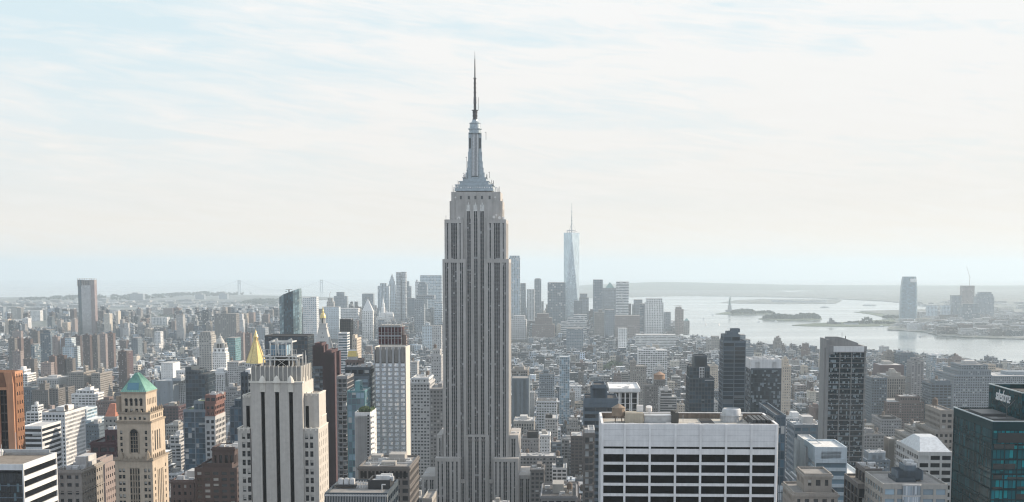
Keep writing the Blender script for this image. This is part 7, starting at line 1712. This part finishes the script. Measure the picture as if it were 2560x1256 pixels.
    m.build('deck', plain('bridge_dark', (.06, .07, .075), .7), root)
    m = MB()
    for p in (356, 440):
        for dx in (-2, 2): m.box(X(p+dx-.7), X(p+dx+.7), -2, 2, 0, Z(801 if p == 356 else 806))
        m.box(X(p-2.6), X(p+2.6), -2, 2, Z(803 if p == 356 else 808), Z(800 if p == 356 else 805))
    m.build('tower', wallm('brown'), root)
    # the statue on its island, the terminal, island buildings
    x, y = ground_at(1824, 780, 2.5); s = y/FPX
    root = empty('statue', (x, y, 2+curv(x, y)), 0, 'green statue on a tall pedestal on the small harbour island', 'statue'); ver = plain('statue_green', (.10, .17, .16), .7)
    m = MB(); m.prism([(-22, -22), (22, -22), (22, 22), (-22, 22)], 0, 12); m.prism([(-11, -11), (11, -11), (11, 11), (-11, 11)], 12, 44, [(-8, -8, 44), (8, -8, 44), (8, 8, 44), (-8, 8, 44)]); m.build('pedestal', wallm('grey'), root)
    m = MB(); m.lathe(0, 0, [(6.5, 44), (6, 56), (4.5, 68), (5, 74), (2.4, 79), (2.6, 83), (.5, 87)], 10); m.bar((4, 0, 73), (6, 0, 85), 1.7, 6); m.bar((6, 0, 85), (6.5, 0, 92), 1.2, 6); m.lathe(6.5, 0, [(1.2, 92), (2.2, 93), (1.8, 95), (.1, 98)], 8); m.bar((-3.5, -1, 70), (-4.5, -2, 63), 2.5, 6)
    for a in range(7): q = pi*(a+.5)/7; m.bar((2.2*cos(q), 0, 84), (5.2*cos(q), 0, 84+4.6*sin(q)), .4)
    m.build('figure', ver, root)
    def isl(px, py, z, items, name, label, cat, mat='tan'):
        x, y = ground_at(px, py, z); s = y/FPX; r_ = empty(name, (x, y, z+curv(x, y)), 0, label, cat); m = MB(); rf = MB()
        for (dx, w, h, d) in items: m.box((dx-w/2)*s, (dx+w/2)*s, d, d+40, 0, h*s, nu=max(2, int(w)), nd=4, nv=max(1, int(h/3))); rf.box((dx-w/2)*s, (dx+w/2)*s, d, d+40, h*s, h*s+2)
        m.build('wall', flatm(mat, 'grey', .4, .5), r_); rf.build('roof', wallm('brick' if mat == 'tan' else 'slate'), r_)
    isl(1960, 797, 2.5, [(-10, 26, 5, 0), (-18, 3, 9, -5), (-2, 3, 9, -5), (6, 30, 3.5, 10), (34, 4, 10, 0), (30, 20, 4, 20)], 'island_building', 'turreted brick building on the wooded harbour island', 'building')
    isl(2082, 811, 2.5, [(0, 20, 5, 0), (12, 16, 3.5, 0), (0, 9, 9, 5), (-1, 3, 14, 15)], 'rail_terminal', 'old waterfront terminal with clock turret on a grassy point', 'building', 'brown')
    isl(2130, 812, 2.5, [(0, 34, 2.5, 0)], 'long_shed', 'long pale shed beside the old waterfront terminal', 'building', 'white')
    isl(1990, 756, 2.5, [(0, 120, 2.2, 0), (-30, 50, 3.5, 60), (60, 40, 3, 40)], 'port_shed', 'long low port sheds on the far pier behind the islands', 'building', 'pale')
    # trees on the islands and in the parks: masses nobody could count from here
    def wood(name, blobs, label, z=2.5, seed=1, size=9.0, col=(.035, .055, .03)):
        rr = random.Random(seed); mt = stone('leaf_'+name+str(seed), col, .95, .5, .08); m = MB()
        for (px0, px1, py, depth, h, n) in blobs:
            for k in range(n):
                px = rr.uniform(px0, px1); x, y = ground_at(px, py, z); y += rr.uniform(0, depth); e = 1-abs((px-(px0+px1)/2)/((px1-px0)/2))**3
                H = h*(.45+.55*e)*rr.uniform(.7, 1.1); r = size*rr.uniform(.6, 1.2); zz = z+curv(x, y)
                for q in range(5):
                    cx, cy_, cz = x+rr.uniform(-r, r)*.7, y+rr.uniform(-r, r)*.7, zz+H*rr.uniform(.4, .95); w = r*rr.uniform(.35, .7)
                    for f in range(5):
                        a, b_ = rr.uniform(0, 2*pi), rr.uniform(-.9, .9); u = mathutils.Vector((cos(a)*cos(b_), sin(a)*cos(b_), sin(b_)))
                        t = u.orthogonal().normalized(); v = u.cross(t); c = mathutils.Vector((cx, cy_, cz))+u*w*.5
                        m.quad([tuple(c+t*w), tuple(c+v*w), tuple(c-t*w), tuple(c-v*w)])
                m.bar((x, y, zz-1), (x, y, zz+H*.6), .5, 3)
        o = m.build(name, mt); tag(o, label, 'trees', kind='stuff')
    wood('island_wood', [(1832, 1890, 785, 60, 26, 90), (1895, 1935, 784, 20, 14, 26)], 'dark trees covering the statue island', seed=1, size=11)
    wood('island_wood', [(1912, 1990, 798, 60, 24, 110), (1990, 2052, 798, 50, 28, 90)], 'dark trees covering the larger wooded harbour island', seed=2, size=11)
    wood('park_trees', [(2110, 2240, 811, 50, 14, 60), (2156, 2178, 805, 10, 26, 10), (2216, 2260, 796, 60, 14, 40)], 'scattered trees on the grassy point across the river', seed=3)
    wood('park_trees', [(440, 492, 898, 90, 26, 170)], 'dark green park trees among low roofs on the left', z=4, seed=4, size=8, col=(.045, .075, .035))
    wood('park_trees', [(1512, 1572, 938, 120, 26, 150)], 'green park trees among the lofts at centre right', z=4, seed=5, size=8, col=(.06, .10, .045))
    wood('street_trees', [(290, 350, 905, 200, 16, 40), (360, 440, 872, 300, 18, 60), (1700, 1760, 905, 300, 18, 40), (2060, 2400, 960, 400, 16, 60), (1440, 1640, 905, 300, 16, 40)], 'street trees showing between low city roofs', z=4, seed=6, size=6, col=(.05, .085, .04))
    wood('shore_wood', [(360, 560, 741, 1500, 22, 160), (600, 700, 757, 500, 22, 70), (0, 330, 752, 1800, 22, 160), (560, 700, 764, 400, 20, 70), (300, 700, 800, 500, 16, 80)], 'hazy trees spread over the far left shore', z=6, seed=7, size=16)
    # boats
    wht = plain('sail_white', (.8, .8, .8), .6)
    for i, (px, py, h, lab) in enumerate(((1782, 789, 5, 'white sailing boat left of the statue island'), (1759, 800, 6, 'white sailing boat off the crane-topped riverside towers, upper'), (1764, 812, 7, 'white sailing boat off the crane-topped riverside towers, lower'), (1798, 814, 7, 'tall-sailed white boat alone in the lower river'), (1842, 811, 4, 'small white sailing boat below the wooded island'), (2330, 803, 3, 'small sail near the far right shore'))):
        x, y = ground_at(px, py, 0); s = y/FPX; r_ = empty('sailing_boat', (x, y, curv(x, y)), .3*i, lab, 'sailing boat'); m = MB(); l = h*s*.45
        m.prism([(-l, -1.6), (l*.7, -1.6), (l*1.2, 0), (l*.7, 1.6), (-l, 1.6)], 0, 2.2); m.build('hull', wht, r_)
        m = MB(); m.bar((0, 0, 2), (0, 0, h*s), .25); m.quad([(.3, 0, 3), (-l*.9, .5, 3.2), (.2, 0, h*s*.97)]); m.quad([(.5, 0, 3), (l, -.4, 3), (.2, 0, h*s*.85)]); m.build('sail', wht, r_)
    for px, py, w, lab in ((1897, 806, 8, 'white ferry below the wooded island'), (1940, 804, 8, 'small pale ferry right of the white ferry'), (2205, 817, 14, 'long low barge by the grassy point'), (2062, 769, 22, 'distant long ship lying in the bay'), (2174, 764, 34, 'very long far ship at the bay edge'), (2300, 843, 5, 'small dark tug near the curved tower')):
        x, y = ground_at(px, py, 0); s = y/FPX; r_ = empty('boat', (x, y, curv(x, y)), 0, lab, 'boat'); m = MB(); l = w*s/2; b = max(4, l*.18); m.prism([(-l, -b), (l*.8, -b), (l, 0), (l*.8, b), (-l, b)], 0, 1.2*s); m.build('hull', wht if 'white' in lab or 'pale' in lab else wallm('slate'), r_)
        m = MB(); m.box(-l*.6, l*.3, -b*.7, b*.7, 1.2*s, 2.6*s); m.build('cabin', wht, r_)
far_special()
# ================================================================ the rest of the city, lot by lot
def inpoly(x, y, P):
    c = False; n = len(P); j = n-1
    for i in range(n):
        xi, yi = P[i]; xj, yj = P[j]
        if (yi > y) != (yj > y) and x < (xj-xi)*(y-yi)/(yj-yi)+xi: c = not c
        j = i
    return c
WCOL = [(.27, .265, .26), (.17, .135, .13), (.12, .105, .11), (.37, .37, .37), (.47, .485, .50), (.07, .09, .115), (.23, .26, .29), (.60, .625, .65), (.40, .38, .355), (.15, .17, .195), (.68, .71, .74), (.20, .185, .19), (.075, .11, .155)]
RCOL = [(.07, .075, .08), (.32, .32, .33), (.66, .67, .68), (.50, .50, .51), (.18, .17, .17), (.80, .80, .80), (.12, .12, .125)]
WNAME = ['tan', 'red brick', 'dark red brick', 'beige', 'pale beige', 'charcoal', 'grey', 'off-white', 'sandy', 'brown grey', 'white', 'rust brown', 'dark slate']
RNAME = ['black', 'grey', 'silver', 'pale grey', 'brown', 'white', 'dark']
SW = dict(punched='small-windowed', office='gridded', loft='big-windowed', wide='wide-windowed', bands='banded', curtain='glassy')
def fill():
    rr = random.Random(42)
    lots = []
    HR = [(r[0], r[1], r[2]+5, r[3]+6) for r in REG]
    man = GP['manhattan']
    capL = [(r[4]-2, r[5]+2, r[7], r[8]) for r in REG]
    ca, sa = cos(GRID), sin(GRID)
    def add(u, v, w, d, h, zg=5.0, kind=0):
        """u, v: street-grid coordinates of the front left corner"""
        x, y = u*ca-v*sa, u*sa+v*ca; cu, cv = u+w/2, v+d/2; cx, cy_ = cu*ca-cv*sa, cu*sa+cv*ca
        if y < 430: return
        gz = zg+curv(x, y)
        p0 = proj(x, y, gz+h)
        x1, y1 = (u+w)*ca-v*sa, (u+w)*sa+v*ca; p1 = proj(x1, y1, gz+h)
        if p1[0] < -60 or p0[0] > 2620: return
        for hx, hy, ha, hb_ in HR:
            if abs(cx-hx) < ha+w/2 and abs(cy_-hy) < hb_+d/2: return
        if p0[1] < 1256 and kind != 2:
            lim = 0.0
            for a, b, yb, D in capL:
                if D > y and p1[0] > a and p0[0] < b and yb > lim and yb < 1256: lim = yb
                elif D > y and p1[0] > a and p0[0] < b and yb >= 1256 and D-y > 5: lim = 1300
            # what stands in front may not rise over what the picture shows of the building behind
            if lim > p0[1]:
                if lim > 1290: h2 = zat(1275, y)-gz
                else: h2 = zat(lim+rr.uniform(0, 6), y)-gz
                h = min(h, h2)
                if h < 6: 
                    if h2 < 4: return
                    h = 6
        lots.append((u, v, w, d, h, gz, x, y, rr.randrange(len(WCOL)), rr.randrange(len(RCOL)), kind))
    # avenues and streets
    aves = [-2300, -2080, -1860, -1640, -1420, -1200, -1010, -820, -640, -500, -360, -215, -75, 65, 330, 600, 860, 1120, 1380, 1640, 1900, 2160, 2420]
    st = 440.0
    while st < 6500:
        far = st > 3300
        blk = 62.0; rowd = 30.0
        jit = rr.uniform(-60, 60) if st > 2500 else 0
        for a, b in zip(aves, aves[1:]):
            g_ = 12 if st < 2500 else 6
            b0, b1 = a+g_+jit, b-g_+jit
            mx, my = (a+b)/2*ca-st*sa, (a+b)/2*sa+st*ca
            if abs(mx) > my*.40+260: continue
            for row in (0, 1):
                u = b0
                while u < b1-8:
                    big = rr.random()
                    if st < 1400: w = rr.uniform(14, 34)
                    elif st < 3300: w = rr.uniform(8, 24)
                    else: w = rr.uniform(9, 24)
                    w = min(w, b1-u)
                    if st < 1100: h = rr.choice([22, 34, 45, 55, 65])*rr.uniform(.8, 1.25)
                    elif st < 1900: h = rr.choice([18, 24, 34, 42, 50, 62])*rr.uniform(.8, 1.2)
                    elif st < 3000: h = rr.choice([13, 15, 18, 22, 28, 38])*rr.uniform(.8, 1.2)
                    elif st < 4700: h = rr.choice([11, 13, 15, 16, 19, 24, 32])*rr.uniform(.8, 1.2)
                    else: h = rr.choice([22, 34, 50, 70, 95])*rr.uniform(.7, 1.2)
                    if big > .975 and st < 4700: h *= 1.6
                    X_ = u*ca-st*sa
                    if X_ < -350 and 2600 < st < 4700 and big > .955: h = max(h, rr.uniform(34, 52))
                    if X_ > 900 and st > 2200: h *= .75
                    if X_ > 520 and st > 4300: h = min(h, 24)
                    d = rowd if rr.random() < .8 else rr.uniform(20, 30)
                    vv = st+(0 if row == 0 else blk-d)
                    cx, cy_ = u*ca-vv*sa, u*sa+vv*ca
                    if inpoly(cx, cy_, man) and inpoly((u+w)*ca-(vv+d)*sa, (u+w)*sa+(vv+d)*ca, man): add(u, vv, w-rr.choice([.2, .2, .2, 2]), d, h)
                    u += w
        st += 80.0
    nm = len(lots)
    # far shores: looser and coarser
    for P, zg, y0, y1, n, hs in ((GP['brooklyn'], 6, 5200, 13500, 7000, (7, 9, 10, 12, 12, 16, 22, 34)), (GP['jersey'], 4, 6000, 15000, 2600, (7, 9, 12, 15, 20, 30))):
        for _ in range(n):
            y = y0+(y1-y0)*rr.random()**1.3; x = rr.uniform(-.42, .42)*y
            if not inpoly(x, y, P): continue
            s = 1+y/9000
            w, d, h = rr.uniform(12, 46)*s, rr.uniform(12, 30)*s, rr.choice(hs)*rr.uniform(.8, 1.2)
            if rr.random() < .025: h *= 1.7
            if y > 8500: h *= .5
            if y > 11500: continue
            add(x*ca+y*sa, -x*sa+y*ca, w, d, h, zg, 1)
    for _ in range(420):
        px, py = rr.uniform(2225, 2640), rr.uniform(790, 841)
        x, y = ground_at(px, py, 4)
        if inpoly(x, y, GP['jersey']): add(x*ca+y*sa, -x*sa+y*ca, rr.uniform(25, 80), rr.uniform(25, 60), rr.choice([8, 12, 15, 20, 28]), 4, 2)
    # which of them show, and how much: coarse depth buffer at a quarter of the picture
    occ = np.zeros((314, 640), dtype=np.int32)-1; cnt = {}
    items = [(l[7], i) for i, l in enumerate(lots)]+[(r[8], -2-k) for k, r in enumerate(REG)]
    items.sort()
    for D, i in items:
        if i >= 0:
            u, v, w, d, h, gz, x, y = lots[i][:8]; p = proj(x, y, gz+h); q = proj((u+w)*ca-v*sa, (u+w)*sa+v*ca, gz+h)
            bx = proj(x+d*.04, y+d, gz+h); a, b, t = p[0], q[0], min(p[1], bx[1]); bot = proj(x, y, gz)[1]
        else:
            r = REG[-2-i]; a, b, t, bot = r[4], r[5], r[6], 1256
        a, b, t, bot = int(max(0, a)/4), int(min(2559, b)/4)+1, int(max(0, t)/4), int(min(1256, bot)/4)+1
        if b <= a or bot <= t: continue
        s = occ[t:bot, a:b]; free = s == -1; cnt[i] = int(free.sum()); s[free] = i if i >= 0 else -99
    order = sorted((i for i in range(len(lots)) if cnt.get(i, 0) > 2), key=lambda i: -cnt[i])
    NIND = 300-len([o for o in bpy.data.objects if o.get('category') in ('building',)])
    NIND = max(120, min(230, NIND))
    ind = order[:NIND]; indset = set(ind)
    # ---- the singled-out ones, with window openings in relief
    used = {o.get('label') for o in bpy.data.objects if 'label' in o}
    landmarks = [(r[4], r[5], r[6], r[7], r[8], r[9]) for r in REG if r[8] < 6000]
    def short(s):
        w = s.split(); return ' '.join(w[:7])
    ind.sort(key=lambda i: lots[i][7])
    SHORT = {'tallest tower': 'tallest tower'}
    marks = [m for m in landmarks if len(m[5].split()) <= 7]
    for k, i in enumerate(ind):
        u, v, w, d, h, gz, x, y, wc, rc, kd = lots[i]
        rn = random.Random(i)
        wallk = ['tan', 'brick', 'darkbrick', 'limestone', 'cream', 'dark', 'grey', 'lightgrey', 'sand', 'brown', 'pale', 'pink', 'slate'][wc]
        sty = rn.choice(['punched', 'office', 'office', 'loft', 'wide', 'bands']) if w > 12 else 'punched'
        if wallk in ('dark', 'slate'): sty = rn.choice(['curtain', 'office', 'wide'])
        root = empty('city_building', (x, y, gz), GRID, '', 'building', 'low and mid-rise buildings filling the streets')
        wm_, g_ = MB(), MB(); rf = MB(); roofk = ['tar', 'gravel', 'silver', 'silver', 'brown', 'white', 'tar'][rc]
        top = 2.2
        setb = rn.random() < .3 and h > 26 and w > 14
        h0 = h*rn.uniform(.72, .88) if setb else h
        lattice(wm_, g_, 0, w, 0, d, 0, h0, sty, top); parapet(wm_, 0, w, 0, d, h0); rf.quad([(.5, .5, h0-.85), (w-.5, .5, h0-.85), (w-.5, d-.5, h0-.85), (.5, d-.5, h0-.85)])
        a, b, c_, e, zt = 0, w, 0, d, h0
        if setb:
            a, b, c_, e = w*rn.uniform(0.05, .2), w*rn.uniform(.8, .95), d*.15, d*.9; lattice(wm_, g_, a, b, c_, e, h0-.9, h, sty, top); parapet(wm_, a, b, c_, e, h); rf.quad([(a+.5, c_+.5, h-.85), (b-.5, c_+.5, h-.85), (b-.5, e-.5, h-.85), (a+.5, e-.5, h-.85)]); zt = h
        wm_.build('wall', wallm(wallk), root); g_.build('glazing', glm('mixed' if rn.random() < .3 else 'dark'), root); rfo = rf.build('roof', roofm(roofk), root)
        zr = zt-.85; bits = []
        W_, D_ = b-a, e-c_
        if rn.random() < .75 and W_ > 9:
            m = MB(); q, q2 = W_*rn.uniform(.2, .4), D_*rn.uniform(.2, .35); ox, oy = a+rn.uniform(.1, .5)*W_, c_+rn.uniform(.3, .6)*D_; m.box(ox, ox+q, oy, oy+q2, zr, zr+rn.uniform(3, 5)); m.build('bulkhead', wallm(rn.choice([wallk, 'concrete', 'lightgrey', 'brick'])), rfo); bits.append('roof hut')
        if rn.random() < .5: tank_mb(a+W_*rn.choice([.2, .75]), c_+D_*rn.uniform(.3, .8), zr, 2.0, 3.8, rn.uniform(.8, 1.0)).build('water_tank', plain('tank_wood', (.15, .12, .10), .9), rfo); bits.append('water tank')
        if rn.random() < .7:
            m = MB()
            for _ in range(rn.randint(5, 12)): s = rn.uniform(.8, 2.2); ox, oy = a+rn.uniform(.08, .8)*W_, c_+rn.uniform(.08, .8)*D_; m.box(ox, ox+s*1.5, oy, oy+s, zr, zr+s*.7)
            m.build('air_unit', plain('unit_metal', (.55, .56, .57), .5), rfo)
        p = proj(x, y, gz+h); pc = (p[0]+proj((u+w)*ca-v*sa, (u+w)*sa+v*ca, gz+h)[0])/2
        best = sorted(marks, key=lambda m_: abs((m_[0]+m_[1])/2-pc)+abs((m_[2]+m_[3])/2-p[1])*.8)
        tall = 'tall' if h > 60 else ('mid-rise' if h > 30 else 'low'); wid = 'narrow ' if w < 13 else ('broad ' if w > 27 else '')
        extra = (' with '+' and '.join(bits)) if bits else ' with bare '+RNAME[rc]+' roof'
        lab = None
        for m_ in best[:8]:
            lm = m_[5]; dx = pc-(m_[0]+m_[1])/2
            side = 'left of' if dx < -18 else ('right of' if dx > 18 else ('in front of' if m_[4] > y else 'behind'))
            for form in (f'{wid}{tall} {WNAME[wc]} building{extra} {side} the {lm}', f'{wid}{tall} {WNAME[wc]} building{extra}, {RNAME[rc]} roof, {side} the {lm}', f'{wid}{tall} {WNAME[wc]} {SW[sty]} building{extra} {side} the {lm}'):
                if form not in used and 4 <= len(form.split()) <= 16: lab = form; break
            if lab: break
        if not lab:
            for ordn in ('nearer', 'farther', 'smaller', 'larger', 'plainer'):
                form = f'{ordn} {tall} {WNAME[wc]} building {side} the {best[0][5]}'
                if form not in used: lab = form; break
        if not lab: lab = f'{tall} {WNAME[wc]} building at {int(pc/25.6)} percent across the picture, row {int(p[1]/12.56)}'
        used.add(lab); root['label'] = lab
    # ---- everything else: one mass, box by box, with roof huts and tanks
    V, Fq, UV, MI, CC = [], [], [], [], []
    AL = [0.5]
    def bx(pts, z0, z1, nu, nd, nv, wc, rc, seed, win=True):
        wc = (*wc[:3], AL[0]); rc = (*rc[:3], 0)
        b = len(V); V.extend([(p[0], p[1], z0) for p in pts]); V.extend([(p[0], p[1], z1) for p in pts])
        for k in range(4):
            j = (k+1) % 4; Fq.append((b+k, b+j, b+4+j, b+4+k)); n = nu if k % 2 == 0 else nd; o = seed+k*53
            UV.extend([(o, 0), (o+n, 0), (o+n, nv), (o, nv)] if win else [(-2, -2)]*4); CC.extend([wc]*4)
        Fq.append((b+4, b+5, b+6, b+7)); UV.extend([(-2, -2)]*4); CC.extend([rc]*4)
    for i, l in enumerate(lots):
        if i in indset: continue
        u, v, w, d, h, gz, x, y, wc, rc, kd = l
        rn = random.Random(i); AL[0] = rn.random()**1.5; k = rn.uniform(.62, 1.0); wcol = tuple(c*k*t for c, t in zip(WCOL[wc], (.88, .98, 1.08))); rcol = tuple(c*k*t for c, t in zip(RCOL[rc], (.93, .99, 1.05)))  # blue cast of the haze tinted into the wall and roof colours
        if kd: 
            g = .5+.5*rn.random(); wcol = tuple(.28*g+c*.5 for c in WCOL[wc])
        def P(a, b, c, e): return [(p*ca-q*sa, p*sa+q*ca) for p, q in ((u+a, v+c), (u+b, v+c), (u+b, v+e), (u+a, v+e))]
        bay = 3.2 if y < 3500 else 5.5; fl = 3.6 if y < 3500 else 5.5
        nu, nd, nv = max(1, round(w/bay)), max(1, round(d/bay)), max(1, round(h/fl)); sd_ = (i*13) % 900
        if h > 24 and w > 13 and rn.random() < .45:
            hh = h*rn.uniform(.6, .85); bx(P(0, w, 0, d), gz-8, gz+hh, nu, nd, nv+2, wcol, rcol, sd_); a, b, c, e = w*.12, w*.88, d*.15, d*.85; bx(P(a, b, c, e), gz+hh, gz+h, nu-1 or 1, nd-1 or 1, max(1, int(nv*.3)), wcol, rcol, sd_+7)
        else: a, b, c, e = 0, w, 0, d; bx(P(0, w, 0, d), gz-8, gz+h, nu, nd, nv+2, wcol, rcol, sd_)
        W_, D_ = b-a, e-c
        if y < 5200 or rn.random() < .3:
            for _ in range(rn.choice([0, 1, 1, 2])):
                q, q2 = W_*rn.uniform(.15, .35), D_*rn.uniform(.12, .3); ox, oy = a+rn.uniform(.05, .6)*W_, c+rn.uniform(.1, .65)*D_; cc = rn.choice([wcol, (.45, .45, .44), (.12, .12, .12)])
                bx(P(ox, ox+q, oy, oy+q2), gz+h, gz+h+rn.uniform(2.5, 5), 1, 1, 1, cc, rn.choice(RCOL), 0, False)
        if y < 3200 and rn.random() < .4:        # water tank on legs
            r = rn.uniform(1.4, 2.2); ox, oy = a+rn.uniform(.15, .8)*W_, c+rn.uniform(.2, .8)*D_; zc = gz+h+rn.uniform(1.5, 4); b0 = len(V); n = 7
            cx, cy_ = (u+ox)*ca-(v+oy)*sa, (u+ox)*sa+(v+oy)*ca; tc = (.15*k, .12*k, .1*k, 0)
            for zz, r2 in ((zc-2.5, r*.4), (zc, r*.4), (zc, r), (zc+3.6, r)): V.extend([(cx+r2*cos(t*2*pi/n), cy_+r2*sin(t*2*pi/n), zz) for t in range(n)])
            V.append((cx, cy_, zc+5))
            for s_ in range(3):
                for t in range(n): t2 = (t+1) % n; Fq.append((b0+s_*n+t, b0+s_*n+t2, b0+s_*n+n+t2, b0+s_*n+n+t)); UV.extend([(-2, -2)]*4); CC.extend([tc]*4)
            for t in range(n): t2 = (t+1) % n; Fq.append((b0+3*n+t, b0+3*n+t2, b0+4*n)); UV.extend([(-2, -2)]*3); CC.extend([tc]*3)
    def mass(name, V, Fq, UV, CC, label):
        me = bpy.data.meshes.new(name); me.from_pydata(V, [], Fq); ul = me.uv_layers.new(name='UVMap'); ul.data.foreach_set('uv', np.array(UV, dtype=np.float32).ravel())
        ca_ = me.color_attributes.new('Col', 'FLOAT_COLOR', 'CORNER'); arr = np.ones((len(CC), 4), dtype=np.float32); arr[:, :] = np.array(CC); ca_.data.foreach_set('color', arr.ravel())
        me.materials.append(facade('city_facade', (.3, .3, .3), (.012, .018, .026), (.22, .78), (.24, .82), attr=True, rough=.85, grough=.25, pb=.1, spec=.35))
        o = bpy.data.objects.new(name, me); COL.objects.link(o); tag(o, label, 'city', kind='stuff'); return o
    mass('distant_buildings', V, Fq, UV, CC, 'thousands of small hazy city buildings beyond and between the nearer ones')
    print('LOTS', len(lots), 'manhattan', nm, 'individual', len(ind), 'verts', len(V))
fill()
# ================================================================ the air
def haze():
    m = MB(); m.box(-26000, 26000, -700, 60000, -520, 475)
    me = m.build('haze', [])
    mt = bpy.data.materials.new('haze'); mt.use_nodes = True; nt = mt.node_tree; nt.nodes.remove(nt.nodes['Principled BSDF'])
    v = nt.nodes.new('ShaderNodeVolumePrincipled'); v.inputs['Color'].default_value = (.755, .885, .985, 1); v.inputs['Density'].default_value = HAZE; v.inputs['Anisotropy'].default_value = .2
    nt.links.new(v.outputs[0], nt.nodes['Material Output'].inputs['Volume']); me.data.materials.append(mt); me['kind'] = 'stuff'; me['label'] = 'pale blue haze hanging over the city and harbour'
HAZE = 0.000061
haze()
